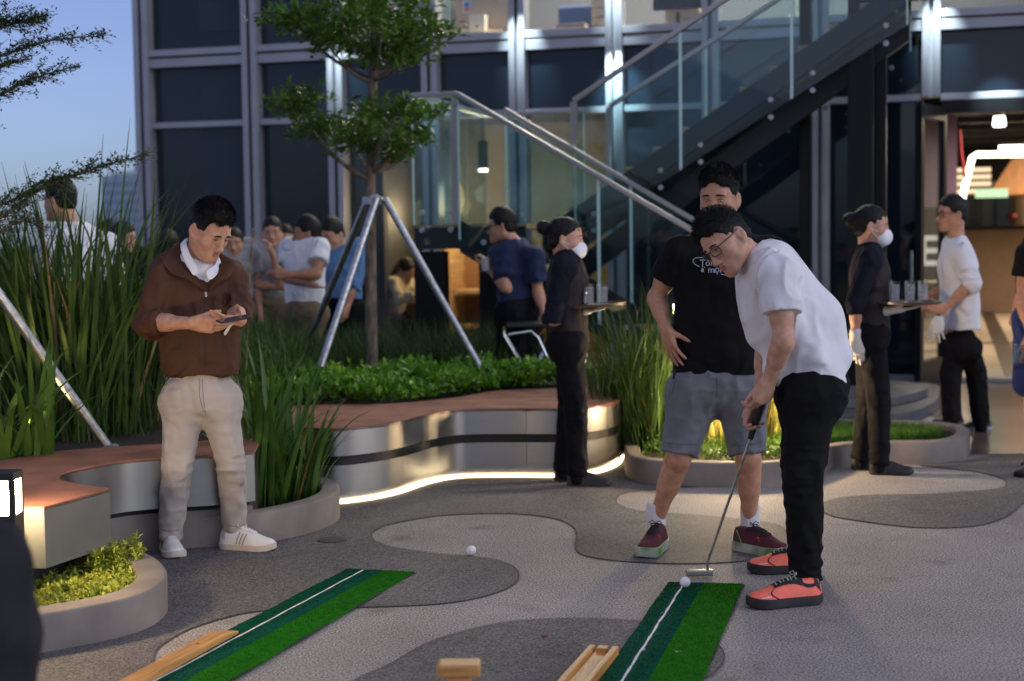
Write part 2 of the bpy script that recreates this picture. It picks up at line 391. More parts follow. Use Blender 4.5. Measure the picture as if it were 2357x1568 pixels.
# bed behind the bench
bed = [np.array(p) for p in bk] + [G(480, 960, .4)[:2], np.array([-2.4, 10.4]), np.array([-1.9, 12.2]), np.array([.2, 12.3]), np.array([.75, 11.2])]
tag(MB().prism(bed, 0, .39).build('planting_bed', M_SOIL), kind='structure')
# --- left bench
zb = .43
corner_a, corner_b = G(101, 1168, zb)[:2], G(252, 1126, zb)[:2]
inner_px = [(245, 1124), (189, 1117), (146, 1107), (137, 1098), (156, 1086), (212, 1074), (283, 1062), (368, 1055), (500, 1048), (585, 1040)]
inn = catmull([G(px, py, zb)[:2] for px, py in inner_px], 6)
lb = empty('planter_bench', (-2.1, 6.9, 0), 'curved planter bench with terracotta top and square cut end behind the lit bollard', 'bench')
far_px = [(600, 1010), (480, 1015), (380, 1022), (250, 1030), (130, 1040), (0, 1060), (-160, 1075)]
far = catmull([G(px, py, zb)[:2] for px, py in far_px], 5)
ltop = [corner_a, corner_b] + inn + far + [G(-160, 1168, zb)[:2]]
n = len(ltop); tb = MB(); tb.add([(p[0], p[1], zb + .002) for p in ltop] + [(p[0], p[1], zb - .012) for p in ltop], [tuple(range(n))] + [(i, (i + 1) % n, n + (i + 1) % n, n + i) for i in range(n)])
tb.build('seat_top', M_TERRA, lb)
def slab(p, q, z0, z1, th, name, m, par):
    p, q = np.array(p), np.array(q); t = (q - p) / np.linalg.norm(q - p); nn = np.array([-t[1], t[0]]) * th
    MB().prism([p, q, q + nn, p + nn], z0, z1).build(name, m, par, bevel=.002)
slab(corner_a, corner_b, .2, zb - .002, .02, 'front_panel', M_GREYP, lb)
slab(G(-160, 1168, zb)[:2], corner_a + np.array([-.003, 0]), .2, zb - .002, .02, 'end_panel', M_GREYP, lb)
for a, b in ((4, 30), (30, 44), (44, len(inn) - 1)):
    band(inn[a:b + 1], .2, zb - .004, 0, .012).build('steel_panel', M_STEEL, lb, smooth=True)
core = [corner_a + np.array([-.1, .12]), corner_b + np.array([-.12, .1])] + inset(inn, .06)[3:] + [p + np.array([0, -.02]) for p in far] + [G(-160, 1168, zb)[:2] + np.array([0, .15])]
MB().prism(core, 0, zb - .02).build('bench_base', M_BLACK, lb)
base_line = inset(inn, .03)
band(base_line, 0, .175, 0, .06).build('concrete_footing', M_CONC, lb, smooth=True)
bed2 = [np.array(p) for p in far] + [np.array([-5.5, 7.6]), np.array([-5.2, 10.2]), np.array([-2.45, 10.3]), np.array([-1.75, 8.4])]
tag(MB().prism(bed2, 0, .41).build('planting_bed', M_SOIL), kind='structure')
# ================================================================== OFFICE BUILDING (own axes: x along the facade, -y towards the terrace)
B = empty('office_building', (0, FY0, 0), 'glass office building with grey metal mullions and a lit upper floor', 'building', rz=TH); LOCAL.add(B.name)
M_MULL = mat('grey_aluminium', (.33, .335, .37), .36, .3, var=.08, vscale=3)
M_DGLASS = mat('dark_glazing', (.010, .016, .026), .03, spec=.45)
M_DGLASS2 = mat('blind_behind_glazing', (.028, .042, .055), .2, spec=.3)
M_CGLASS = glass('clear_glazing', (.86, .92, .94), 1.45)
M_BLKM = mat('black_steel', (.008, .009, .010), .4, 0, spec=.2)
M_BLKW = mat('black_wall', (.012, .012, .013), .7)
mx_px = [345, 591, 785, 1000, 1200, 1421, 1640, 1890, 2142, 2400]
MX = [FL(px, 430)[0] for px in mx_px]
st = (MX[8] - MX[3]) / 5
MX += [MX[9] + st * k for k in range(1, 4)]
Z1 = FL(465, 287)[1]; Z2, Z3 = FL(465, 150)[1], FL(465, 121)[1]; ZT = 9.0
def copy_obj(o, loc, parent):
    c = o.copy(); C.objects.link(c); c.parent = parent; c.location = loc
    return c
# mullions: two fins with a shadow groove between
mb = MB(); mb.box((-.052, -.03, ZT / 2), (.062, .2, ZT)); mb.box((.052, -.03, ZT / 2), (.062, .2, ZT)); mb.box((0, .02, ZT / 2), (.042, .12, ZT))
mull = mb.build('mullion', M_MULL, B, bevel=.004)
mull.location = (MX[0], 0, 0)
for i, x in enumerate(MX[1:]):
    if i == 7:                               # above the entrance the mullion starts at the door head
        mb = MB(); hh = ZT - Z1
        for bx, bw, by, bd in ((-.052, .062, -.03, .2), (.052, .062, -.03, .2), (0, .042, .02, .12)): mb.box((bx, by, Z1 + hh / 2), (bw, bd, hh))
        mb.build('mullion', M_MULL, B, bevel=.004).location = (x, 0, 0)
        MB().box((x - .10, 0, Z1 / 2), (.06, .14, Z1 - .04)).build('door_jamb', M_BLKM, B)
        continue
    c = copy_obj(mull, (x, 0, 0), B)
# transoms and panes, bay by bay
mm = {}
def bar(x0, x1, z, h, d, y):
    w = round(x1 - x0 - .168, 3); key = (w, h, d)
    if key not in mm:
        o = MB().box((0, 0, 0), (w, d, h)).build('transom', M_MULL, B, bevel=.003); mm[key] = o
        o.location = ((x0 + x1) / 2, y, z)
    else: copy_obj(mm[key], ((x0 + x1) / 2, y, z), B)
def pane(x0, x1, z0, z1, m, y=.03, name='pane'):
    o = MB().box((0, 0, 0), (x1 - x0 - .17, .014, z1 - z0)).build(name, m, B); o.location = ((x0 + x1) / 2, y, (z0 + z1) / 2); return o
CLEAR_G = {2, 3, 4}; CLEAR_U = {2, 3, 4, 5, 6, 7, 8, 9, 10, 11}; DOORBAYS = {8, 9}
for i in range(len(MX) - 1):
    a, b = MX[i], MX[i + 1]
    bar(a, b, Z1, .062, .12, -.01); bar(a, b, Z2 + .03, .095, .14, -.02); bar(a, b, Z3, .07, .16, -.03); bar(a, b, Z3 + 2.5, .07, .12, -.01)
    pane(a, b, Z1 + .03, Z2 - .015, M_DGLASS, name='spandrel_pane')
    pane(a, b, Z3 + .035, Z3 + 2.47, M_CGLASS if i in CLEAR_U else M_DGLASS)
    pane(a, b, Z3 + 2.53, ZT, M_DGLASS)
    if i not in DOORBAYS:
        pane(a, b, .06, Z1 - .03, M_CGLASS if i in CLEAR_G else M_DGLASS)
        bar(a, b, .03, .06, .12, 0)
# pale blinds half drawn behind the first bays
for i in (0,):
    a, b = MX[i], MX[i + 1]; w = (b - a)
    for z0, z1 in ((.08, Z1 - .05), (Z1 + .05, Z2 - .03), (Z3 + .22, Z3 + 2.4)):
        o = MB().box((0, 0, 0), (w * .44, .006, z1 - z0)).build('roller_blind', M_DGLASS2, B); o.location = (a + w * .72, .0195, (z0 + z1) / 2)
# solid shell
M_SHELL = mat('shell_panel', (.20, .205, .215), .6)
for nm, c, d in (('side_wall', (MX[0] - .1, 10, ZT / 2), (.02, 20, ZT)), ('roof', (4, 10, ZT + .1), (18, 20.4, .2)), ('back_wall', (4, 20.1, ZT / 2), (18, .1, ZT)),
                 ('floor_slab', ((MX[0] + MX[-1]) / 2, 10.15, (Z2 + Z3) / 2), (MX[-1] - MX[0], 20, Z3 - Z2 - .03)), ('side_wall', (MX[-1] + .15, 10, ZT / 2), (.1, 20, ZT))):
    MB().box(c, d).build(nm, M_BLKW if nm in ('floor_slab', 'back_wall') else M_SHELL, B)
# partition walls on the ground floor
XC0, XC1 = MX[2] + .05, MX[5] - .02
M_TAUPE = mat('taupe_plaster', (.30, .245, .20), .85, var=.08, vscale=2)
M_OCHRE = mat('ochre_panel', (.30, .19, .045), .75, var=.12, vscale=3)
M_WOODL = mat('light_plywood', (.55, .36, .17), .55, var=.25, vscale=3, stretch=(1, 1, 9), bump=.03)
MB().box((XC0, 1.6, Z1 / 2), (.06, 2.9, Z1 + .3)).build('partition', M_BLKW, B)
MB().box((XC1, 1.6, Z1 / 2), (.06, 2.9, Z1 + .3)).build('partition', M_BLKW, B)
zc = FL(950, 560, 2.9)[1]
MB().box(((XC0 + XC1) / 2, 3.0, (zc + Z2) / 2), (XC1 - XC0, .08, Z2 - zc)).build('upper_wall', M_TAUPE, B)
MB().box(((XC0 + XC1) / 2, 2.99, zc / 2), (XC1 - XC0, .08, zc)).build('lower_wall', M_OCHRE, B)
MB().box(((XC0 + XC1) / 2, 1.5, .01), (XC1 - XC0, 3.0, .02)).build('cafe_floor', mat('cafe_floor', (.42, .36, .28), .35), B)
MB().box(((XC0 + XC1) / 2, 1.5, Z1 + .15), (XC1 - XC0, 2.9, .05)).build('cafe_ceiling', mat('cafe_ceiling', (.12, .11, .10), .8), B)
def LX(px, py, yl): return FL(px, py, yl)
# dark pier beside the first clear pane
a = LX(800, 500, .3)[0]; b = LX(888, 500, .3)[0]
MB().box(((a + b) / 2, .3, Z1 / 2), (b - a, .12, Z1 - .05)).build('inner_pier', M_BLKW, B)
# grey-green curtain panel inside
a = LX(985, 400, 1.6)[0]; b = LX(1035, 400, 1.6)[0]
MB().box(((a + b) / 2, 1.6, Z1 / 2), (b - a, .03, Z1)).build('blue_panel', mat('blue_panel', (.05, .09, .15), .6), B)
# booth of light plywood with shelves
bx0, bx1 = LX(1020, 600, 1.4)[0], LX(1205, 600, 1.4)[0]; zt_ = LX(1100, 570, 1.4)[1]
booth = empty('plywood_booth', FW((bx0 + bx1) / 2, 1.4), 'light plywood booth with two shelves inside the cafe', 'booth', rz=TH); LOCAL.add(booth.name)
w = bx1 - bx0
MB().box((-w / 2 + .09, 0, zt_ / 2 + .02), (.18, .5, zt_)).build('side_board', M_WOODL, booth, bevel=.004)
MB().box((w / 2 - .07, 0, zt_ / 2 + .02), (.14, .5, zt_)).build('side_board', M_WOODL, booth, bevel=.004)
MB().box((0, .24, zt_ / 2 + .02), (w, .03, zt_)).build('back_board', mat('brown_panel', (.22, .11, .05), .6), booth)
for zz in (LX(1100, 670, 1.4)[1], LX(1100, 750, 1.4)[1]):
    MB().box((.02, 0, zz), (w - .36, .4, .045)).build('shelf', M_WOODL, booth, bevel=.004)
MB().box((0, -.1, .2), (w - .36, .3, .36)).build('seat_box', M_OCHRE, booth)
# cafe table where the seated woman works
ta, tz = LX(893, 690, 1.0); tb_, _ = LX(990, 690, 1.0)
tbl = empty('cafe_table', FW((ta + tb_) / 2, 1.0), 'pale wooden table inside the cafe in front of the seated woman', 'table', rz=TH); LOCAL.add(tbl.name)
MB().box((0, 0, .735), (tb_ - ta, .6, .05)).build('table_top', M_WOODL, tbl, bevel=.005)
for sx in (-1, 1):
    MB().box((sx * ((tb_ - ta) / 2 - .06), 0, .36), (.05, .5, .7)).build('leg', M_BLKM, tbl)
# wall lamp and pendant
x, z = LX(1045, 457, 2.8); wl = empty('wall_lamp', FW(x, 2.9, z), 'glowing orange half-disc wall lamp inside the cafe', 'lamp', rz=TH); LOCAL.add(wl.name)
mbw = MB(); ring = [(.09 * math.cos(a), .2 * math.sin(a)) for a in np.linspace(-math.pi / 2, math.pi / 2, 15)]
mbw.add([(p[0], -.05, p[1]) for p in ring] + [(p[0], .03, p[1]) for p in ring], [tuple(range(15)), tuple(range(29, 14, -1))] + [(i, (i + 1) % 15, 15 + (i + 1) % 15, 15 + i) for i in range(15)])
mbw.build('shade', emit('lamp_orange', (1, .52, .22), 1.5), wl)
MB().box((-.02, .05, 0), (.03, .08, .36)).build('bracket', M_BLKM, wl)
x, z = LX(1112, 395, 1.2); pl = empty('pendant_lamp', FW(x, 1.2, z), 'small dark cylinder pendant lamp with lit end in the cafe', 'lamp', rz=TH); LOCAL.add(pl.name)
MB().lathe((0, 0, 0), [(.055, .03), (.055, .33), (.02, .34), (.006, .36), (.006, max(.4, Z1 - z + .1))], 16).build('housing', M_BLKM, pl, smooth=True)
MB().lathe((0, 0, 0), [(.05, .0), (.05, .028)], 16).build('bulb', emit('pendant_glow', (1, .86, .62), 14), pl)
lamp('cafe_light', 'POINT', tuple(FW(x, 1.3, z - .25)), 34, (1, .80, .60), .1)
lamp('cafe_light', 'POINT', tuple(FW((XC0 + bx0) / 2, 1.6, 1.7)), 55, (1, .66, .34), .15)
lamp('cafe_light', 'POINT', tuple(FW((bx0 + bx1) / 2, .75, 1.75)), 65, (1, .62, .28), .1)

# ---------------- upper office behind clear panes
M_BEIGE = mat('beige_laminate', (.44, .34, .26), .5, var=.05)
ofx0, ofx1 = MX[2], MX[-1]
MB().box(((ofx0 + ofx1) / 2, 3.6, Z3 + 1.2), (ofx1 - ofx0, .06, 2.6)).build('office_back_wall', mat('office_wall', (.10, .10, .115), .8), B)
MB().box(((ofx0 + ofx1) / 2, 1.8, Z3 + 2.45), (ofx1 - ofx0, 3.5, .04)).build('office_ceiling', mat('office_ceiling', (.10, .10, .11), .8), B)
MB().box((ofx0 + .05, 1.8, Z3 + 1.2), (.05, 3.5, 2.5)).build('partition', M_BLKW, B)
MB().box(((ofx0 + ofx1) / 2, .42, Z3 + .02), (ofx1 - ofx0, .62, .03)).build('window_counter', mat('window_counter', (.13, .12, .11), .4), B)
def upper(name, px0, px1, py0, yl, dep, m, label, cat, py1=None, group=None):
    """a box-shaped carcass standing on the window counter between two sight lines"""
    xa, zt2 = FL(px0, py0, yl); xb, _ = FL(px1, py0, yl)
    z0 = Z3 + .036
    if py1 is not None: z0 = FL(px0, py1, yl)[1]
    r = empty(name, FW((xa + xb) / 2, yl, z0), label, cat, group, rz=TH); LOCAL.add(r.name)
    return r, xb - xa, max(.1, zt2 - z0)
r, w, h = upper('filing_cabinet', 1145, 1185, -60, .55, .4, M_BEIGE, 'beige cabinet with a small blue and red sticker behind the upper window', 'cabinet')
w = .62; MB().box((-.2, 0, h / 2), (w, .36, h)).build('carcass', M_BEIGE, r, bevel=.006)
xs, zs = FL(1074, 15, .37); MB().box((xs - FL(1165, 0, .55)[0], -.184, zs - Z3 - .036), (.085, .004, .12)).build('notice', mat('sticker_white', (.6, .6, .62), .5), r)
MB().box((xs - FL(1165, 0, .55)[0], -.188, zs - Z3 - .02), (.055, .004, .045)).build('notice', mat('sticker_blue', (.05, .12, .5), .5), r)
MB().box((xs - FL(1165, 0, .55)[0], -.188, zs - Z3 - .068), (.055, .004, .03)).build('notice', mat('sticker_red', (.5, .03, .04), .5), r)
r, w, h = upper('cardboard_box', 1085, 1120, 37, .3, .2, M_BEIGE, 'small white box with a round hole on the upper window counter', 'box')
MB().box((0, 0, h / 2), (w, .14, h)).build('box_body', mat('white_card', (.6, .55, .48), .6), r, bevel=.003)
MB().lathe((0, -.071, h * .5), [(.014, 0), (.014, .002)], 12, axis=[[1, 0, 0], [0, 0, -1], [0, 1, 0]]).build('hole', M_BLKM, r)
r, w, h = upper('paper_tray', 1025, 1150, 50, .22, .3, M_BEIGE, 'shallow cream tray tilted on the upper window counter', 'tray')
MB().box((0, 0, .045), (w, .2, .02), M=Euler((0, .06, 0)).to_matrix()).build('tray_base', mat('cream_board', (.62, .50, .36), .5), r, bevel=.004)
MB().box((0, .1, .07), (w, .012, .07), M=Euler((0, .06, 0)).to_matrix()).build('tray_back', mat('cream_board', (.62, .50, .36), .5), r, bevel=.004)
r, w, h = upper('white_folder_stack', 1015, 1045, 5, .5, .3, M_BEIGE, 'pale upright folders beside the beige cabinet upstairs', 'folders')
for k in range(4): MB().box((-w / 2 + w * (k + .5) / 4, 0, h / 2), (w / 4 - .006, .26, h - .01 * (k % 2))).build('folder', mat('pale_folder', (.5, .56, .5), .5), r, bevel=.003)
r, w, h = upper('drawer_unit', 1362, 1404, -40, .45, .4, M_BEIGE, 'beige drawer unit beside the brightly lit mullion upstairs', 'drawers', group='beige drawer units upstairs')
w = max(w, .2); MB().box((.03, .2, h / 2), (w + .06, .4, h)).build('carcass', M_BEIGE, r)
for k in range(6): MB().box((.03, -.012, (k + .5) * h / 6), (w + .04, .02, h / 6 - .012)).build('drawer', M_BEIGE, r, bevel=.003)
r, w, h = upper('drawer_unit', 1530, 1610, -40, .5, .4, M_BEIGE, 'beige drawer unit behind the black monitor stand upstairs', 'drawers', group='beige drawer units upstairs')
MB().box((0, .2, h / 2), (w, .4, h)).build('carcass', M_BEIGE, r)
for k in range(4): MB().box((0, -.012, (k + .5) * h / 4), (w - .02, .02, h / 4 - .012)).build('drawer', M_BEIGE, r, bevel=.003)
r, w, h = upper('computer_monitor', 1530, 1590, -30, .33, .2, M_BLKM, 'black computer monitor seen from behind on its stand upstairs', 'monitor')
MB().lathe((0, 0, 0), [(.1, 0), (.1, .008), (.03, .016), (.02, .02), (.018, .16)], 20).build('stand', M_BLKM, r, smooth=True)
MB().box((0, .0, .36), (.5, .05, .34)).build('screen_back', M_BLKM, r, bevel=.015)
r, w, h = upper('book_stack', 1275, 1355, 52, .32, .2, M_BEIGE, 'low stack of books on the upper counter left of the drawers', 'books')
for k, cc in enumerate(((.28, .12, .07), (.45, .38, .3), (.3, .22, .18))):
    MB().box((.01 * (k - 1), 0, .017 + k * .034), (w - .03 * k, .18, .03)).build('book', mat('book_cover', cc, .6), r, bevel=.003)
r, w, h = upper('desk_chair', 1310, 1350, 10, .75, .3, M_BLKM, 'blue fabric desk chair back in the dark upper office bay', 'chair')
MB().box((0, 0, .14), (.42, .08, .42)).build('backrest', mat('blue_fabric', (.035, .06, .16), .9, bump=.1), r, bevel=.03)
MB().box((0, .25, -.02), (.44, .45, .06)).build('seat', mat('blue_fabric', (.035, .06, .16), .9), r, bevel=.02)
for k, (pa, pb, lab) in enumerate(((1905 - 90, 1930 - 90, 'slim cream figure-like ornament upstairs behind the stair rail'), (1860, 1890, 'cream papers propped upstairs beside the right-hand pale mullion'))):
    r, w, h = upper('ornament', pa, pb, 8, .35, .1, M_BEIGE, lab, 'ornament')
    MB().lathe((0, 0, 0), [(.04, 0), (.05, .05), (.028, .13), (.04, .2), (.02, .26)], 14).build('ornament_body', mat('cream_ceramic', (.6, .5, .4), .4), r, smooth=True)
r, w, h = upper('potted_plant', 1630 - 20, 1640 - 5, 30, .38, .1, M_BEIGE, 'small green potted plant beside the monitor upstairs', 'plant')
MB().lathe((0, 0, 0), [(.04, 0), (.055, .08), (.05, .08)], 14).build('pot', M_BEIGE, r)
pv, pf_ = [], []
for k in range(26):
    a = k * 2.4; l = .1 + .05 * math.sin(k * 1.7); b0 = len(pv); d = np.array([math.cos(a), math.sin(a), 1.1 + .4 * math.cos(k)]); d /= np.linalg.norm(d); s_ = np.array([-math.sin(a), math.cos(a), 0]) * .02
    o_ = np.array([0, 0, .07]); pv += [o_, o_ + d * l * .5 + s_, o_ + d * l, o_ + d * l * .5 - s_]; pf_.append((b0, b0 + 1, b0 + 2, b0 + 3))
link('leaves', npmesh('leaves', pv, pf_), mat('office_leaf', (.06, .2, .04), .5), r)
for xx in (MX[3] + .5, MX[5] + .4, MX[7] + .3):
    l = lamp('office_light', 'AREA', tuple(FW(xx, .9, Z3 + 2.3)), 420, (1, .84, .66), 1.0); l.rotation_euler = (0, 0, TH)
# ---------------- entrance hall to the right
XD0 = MX[8]; HX1 = MX[-1]; HF = .006; HB = 15.0
MB().box(((XD0 - .9 + HX1) / 2, HB / 2 + .1, 0), (HX1 - XD0 + .9, HB, .012)).build('hall_floor', mat('hall_floor', (.62, .50, .38), .3, var=.06, vscale=2, spec=.5), B)
M_STRIPE = mat('dark_floor_strip', (.05, .035, .025), .35)
for px, wd in ((2268, .2), (2420, .2), (2560, .2)):
    xs, _ = FL(px, 800, 2.2); MB().box((xs + .25, HB / 2 + .2, .009), (wd, HB - .4, .01)).build('floor_strip', M_STRIPE, B)
ys = 5.2; MB().box((XD0 + 3, ys, .01), (7, .12, .014)).build('floor_strip', M_STRIPE, B)
MB().box((XD0 + 2, HB, Z1 / 2), (9, .06, Z1 + 1)).build('hall_back_wall', M_BLKW, B)
MB().box((XD0 - .85, HB / 2 + .1, Z1 / 2), (.06, HB - .2, Z1 + .4)).build('hall_side_wall', M_BLKW, B)
MB().box((XD0 + 2.2, HB / 2 + .1, Z2 - .08), (6.4, HB, .05)).build('hall_ceiling', M_BLKW, B)
for k in range(9):
    MB().box((XD0 + 2.2, 1.2 + k * 1.5, Z2 - .3), (6.2, .1, .18)).build('ceiling_duct', mat('duct', (.03, .03, .032), .5, .3), B)
# serving counter
cy = 13.2; cx0, zc1 = FL(2215, 527, cy); cx1 = HX1 - .3
cnt = empty('service_counter', FW((cx0 + cx1) / 2, cy), 'long brown service counter with a dark top across the entrance hall', 'counter', rz=TH); LOCAL.add(cnt.name)
MB().box((0, 0, zc1 / 2), (cx1 - cx0, .6, zc1 - .04)).build('counter_front', mat('counter_brown', (.24, .16, .10), .55, var=.08), cnt)
MB().box((0, -.05, zc1 + .01), (cx1 - cx0 + .06, .8, .07)).build('counter_top', M_BLKM, cnt, bevel=.006)
zb1 = FL(2300, 447, 14.2)[1]
MB().box((XD0 + 2.6, 14.6, (zc1 + zb1) / 2 + .1), (5.2, .05, zb1 - zc1 + .3)).build('bar_back', mat('bar_back', (.40, .29, .2), .6, var=.2, vscale=2), B)
for px, w_, m_ in ((2262, .5, (.05, .08, .10)), (2312, .4, (.04, .07, .11)), (2338, .2, (.25, .16, .09)), (2238, .35, (.06, .09, .1))):
    xs, zz = FL(px, 490, 14.5); MB().box((xs, 14.55, zz - .05), (w_, .04, .75)).build('bar_shelf_panel', mat('bar_panel', m_, .3), B)
xs, zz = FL(2330, 506 - 5, 14.3); MB().lathe((xs, 14.3, zz - .05), [(.06, 0), (.10, .06), (.07, .12)], 14).build('red_bowl', mat('red_enamel', (.3, .02, .02), .4), B)
# sloping timber bulkhead
yb = 11.0
bp = [FL(2276, 447, yb), FL(2330, 366, yb), FL(2520, 340, yb), FL(2520, 447, yb)]
mbb = MB(); mbb.add([(p[0], yb, p[1]) for p in bp] + [(p[0] + (.0 if i not in (0, 1) else .4), yb + 2.4, p[1]) for i, p in enumerate(bp)], [(3, 2, 1, 0), (4, 5, 6, 7), (0, 1, 5, 4), (1, 2, 6, 5), (2, 3, 7, 6), (3, 0, 4, 7)])
mbb.build('timber_bulkhead', mat('timber_orange', (.50, .24, .10), .5, var=.18, vscale=4, stretch=(6, 1, 1)), B)
# lit frame
yl_ = 8.6; pts = [FL(px, py, yl_) for px, py in ((2206, 500), (2221, 430), (2238, 362), (2248, 356), (2360, 355), (2520, 352))]
fr_ = empty('light_frame', FW(pts[2][0], yl_, pts[2][1]), 'bright white bent tube light frame hanging in the entrance hall', 'lamp', rz=TH); LOCAL.add(fr_.name)
M_TUBE = emit('tube_light', (1, .82, .58), 9)
MB().tube([(p[0] - pts[2][0], 0, p[1] - pts[2][1]) for p in pts], .042, 8).build('tube', M_TUBE, fr_)
for px in (2262, 2420):
    q = FL(px, 356, yl_); MB().tube([(q[0] - pts[2][0], 0, q[1] - pts[2][1]), (q[0] - pts[2][0], 0, Z2 - .1 - pts[2][1])], .006, 6).build('hanger', M_BLKM, fr_)
q = FL(2318, 340, 6.0); r = empty('ceiling_light', FW(q[0], 6, q[1]), 'short bright tube light above the lit frame', 'lamp', rz=TH); LOCAL.add(r.name)
MB().box((.2, 0, 0), (.6, .1, .05)).build('tube', emit('tube_white', (1, .95, .8), 9), r); MB().box((.2, 0, .05), (.64, .14, .05)).build('tray', M_BLKM, r)
q = FL(2300, 292, 3.5); r = empty('ceiling_light', FW(q[0], 3.5, q[1]), 'small oval spotlight in the black hall ceiling', 'lamp', rz=TH); LOCAL.add(r.name)
MB().lathe((0, 0, 0), [(.06, 0), (.075, .02), (.06, .12)], 16).build('lens', emit('spot_white', (1, .97, .9), 6), r); MB().lathe((0, 0, .12), [(.05, 0), (.05, .12)], 12).build('can', M_BLKM, r)
# pale slats seen on the hall wall, and the exit light box
for k, py in enumerate((392, 408, 424, 441)):
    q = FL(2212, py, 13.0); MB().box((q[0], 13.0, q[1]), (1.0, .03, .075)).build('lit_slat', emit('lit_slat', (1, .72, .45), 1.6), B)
q = FL(2290, 452, 10.5); MB().box((q[0] - .05, 10.5, q[1] + .05), (.5, .08, .14)).build('exit_light_box', emit('exit_box', (.75, 1, .6), 1.2), B)
# red hanging cable
q0, q1 = FL(2209, 300, 4.5), FL(2222, 410, 4.5)
tag(MB(FW(q0[0], 4.5, q0[1])).tube([FW(q0[0], 4.5, q0[1]), FW(q0[0] + .02, 4.5, (q0[1] + q1[1]) / 2), FW(q1[0], 4.5, q1[1])], .02, 6).build('red_cable', mat('red_cable', (.4, .02, .03), .5)), 'red cable hanging from the dark ceiling inside the entrance', 'cable')
# letter E sign
q = FL(2142, 577, 6.0); sg = empty('letter_sign', FW(q[0], 6.0, q[1]), 'glowing letter E on the dark wall inside the entrance', 'sign', rz=TH); LOCAL.add(sg.name)
mbe = MB(); mbe.box((-.09, 0, 0), (.07, .04, .40))
for zz in (-.165, 0, .165): mbe.box((.03, 0, zz), (.17, .04, .07))
mbe.build('letter_e', emit('sign_glow', (1, .86, .7), 1.1), sg); MB().box((0, .05, 0), (.7, .03, .8)).build('sign_board', M_BLKM, sg)
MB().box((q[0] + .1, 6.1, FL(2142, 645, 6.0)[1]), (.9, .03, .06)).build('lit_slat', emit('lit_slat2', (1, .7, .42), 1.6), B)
MB().box((q[0] - .02, 6.3, 1.6), (.7, .04, 1.8)).build('lilac_panel', mat('lilac_panel', (.35, .24, .40), .5), B).location = (0, 0, 1.05)
for xx, yy, e in ((XD0 + 1.6, 4.0, 150), (XD0 + 2.6, 9.5, 260), (XD0 + 2.8, 13.9, 60)):
    l = lamp('hall_light', 'AREA', tuple(FW(xx, yy, Z2 - .45)), e, (1, .80, .58), 1.6); l.rotation_euler = (0, 0, TH)
# door head, frame and open leaf
MB().box(((MX[8] + MX[10]) / 2, -.01, Z1 - .10), (MX[10] - MX[8] - .2, .16, .12)).build('door_head', M_BLKM, B)
MB().box(((MX[8] + MX[10]) / 2, 0, .03), (MX[10] - MX[8] - .1, .14, .03)).build('door_sill', M_MULL, B)
hx = MX[8] + .12; dl = empty('glass_door', FW(hx, -.1), 'open glass door in a black frame at the entrance', 'door', rz=TH); LOCAL.add(dl.name)
tx, _ = FL(2113, 500, -.95); dv = np.array([tx - hx, -.85]); L_ = np.linalg.norm(dv); ang = math.atan2(dv[1], dv[0]); dl.rotation_euler = (0, 0, TH + ang)
zh = Z1 - .12
for nm, c, d in (('stile', (.05, 0, zh / 2), (.1, .06, zh)), ('stile', (L_ - .05, 0, zh / 2), (.1, .06, zh)), ('rail', (L_ / 2, 0, zh - .06), (L_ - .2, .06, .12)), ('rail', (L_ / 2, 0, .13), (L_ - .2, .06, .24))):
    MB().box(c, d).build(nm, M_BLKM, dl, bevel=.004)
MB().box((L_ / 2, 0, zh / 2 + .05), (L_ - .2, .012, zh - .36)).build('pane', M_CGLASS, dl)
MB().tube([(L_ - .12, -.09, .95), (L_ - .12, -.09, 1.25)], .014, 8).build('handle', M_GALV, dl)
# ================================================================== STAIRCASE
S = empty('staircase', FW(.6, -2.3), 'dark steel staircase with glass balustrades, wooden treads and a half landing', 'staircase', rz=TH)
def SW(x, y, z):                            # facade axes to staircase axes
    return (x - .6, y + 2.3, z)
LOCAL.add(S.name)
M_RGLASS = glass('balustrade_glass', (.86, .94, .945), 1.38)
M_GEDGE = mat('painted_edge_glint', (.50, .72, .70), .12, spec=.8)  # pale mint paint imitating the bright glints along the glass edges
M_RAIL = mat('rail_steel', (.36, .34, .35), .35, .7)
M_TREAD = mat('tread_timber', (.36, .22, .11), .5, var=.2, vscale=5)
M_STRG = mat('stringer_paint', (.014, .019, .023), .35, 0, spec=.3)
YA, YB_, YC = -3.3, -2.37, -2.25; YD = -1.35      # near flight between YA and YB_, far flight between YC and YD
zl = FL(1060, 517, YA)[1]
xl0 = FL(955, 500, YA)[0]
# far flight: line through the visible tread corners
tA = FL(1505, 333, YC); tB = FL(1842, 98, YC)
nst = 5.0; run = (tB[0] - tA[0]) / nst; rise = (tB[1] - tA[1]) / nst
k0 = int(round((tA[1] - zl) / rise)); xs0 = tA[0] - k0 * run
xl1 = xs0 + run * .6
RH = FL(1320, 240, YC)[1] - zl
for k in range(1, 13):
    x, z = xs0 + k * run, zl + k * rise
    o = MB().box(SW(x + run / 2, (YC + YD) / 2, z - .02), (run + .03, YD - YC - .04, .042)).build('tread', M_TREAD, S, bevel=.004)
    MB().box(SW(x + .012, (YC + YD) / 2, z - rise / 2 - .02), (.012, YD - YC - .05, rise - .045)).build('riser', M_STRG, S)
def strg(x0, z0, x1, z1, y, up, dn, th, name='stringer'):
    mb = MB(); vs = [SW(x0, y - th / 2, z0 - dn), SW(x1, y - th / 2, z1 - dn), SW(x1, y - th / 2, z1 + up), SW(x0, y - th / 2, z0 + up)]
    vs += [(v[0], v[1] + th, v[2]) for v in vs]
    mb.add(vs, [(0, 1, 2, 3), (7, 6, 5, 4), (0, 4, 5, 1), (1, 5, 6, 2), (2, 6, 7, 3), (3, 7, 4, 0)])
    return mb.build(name, M_STRG, S)
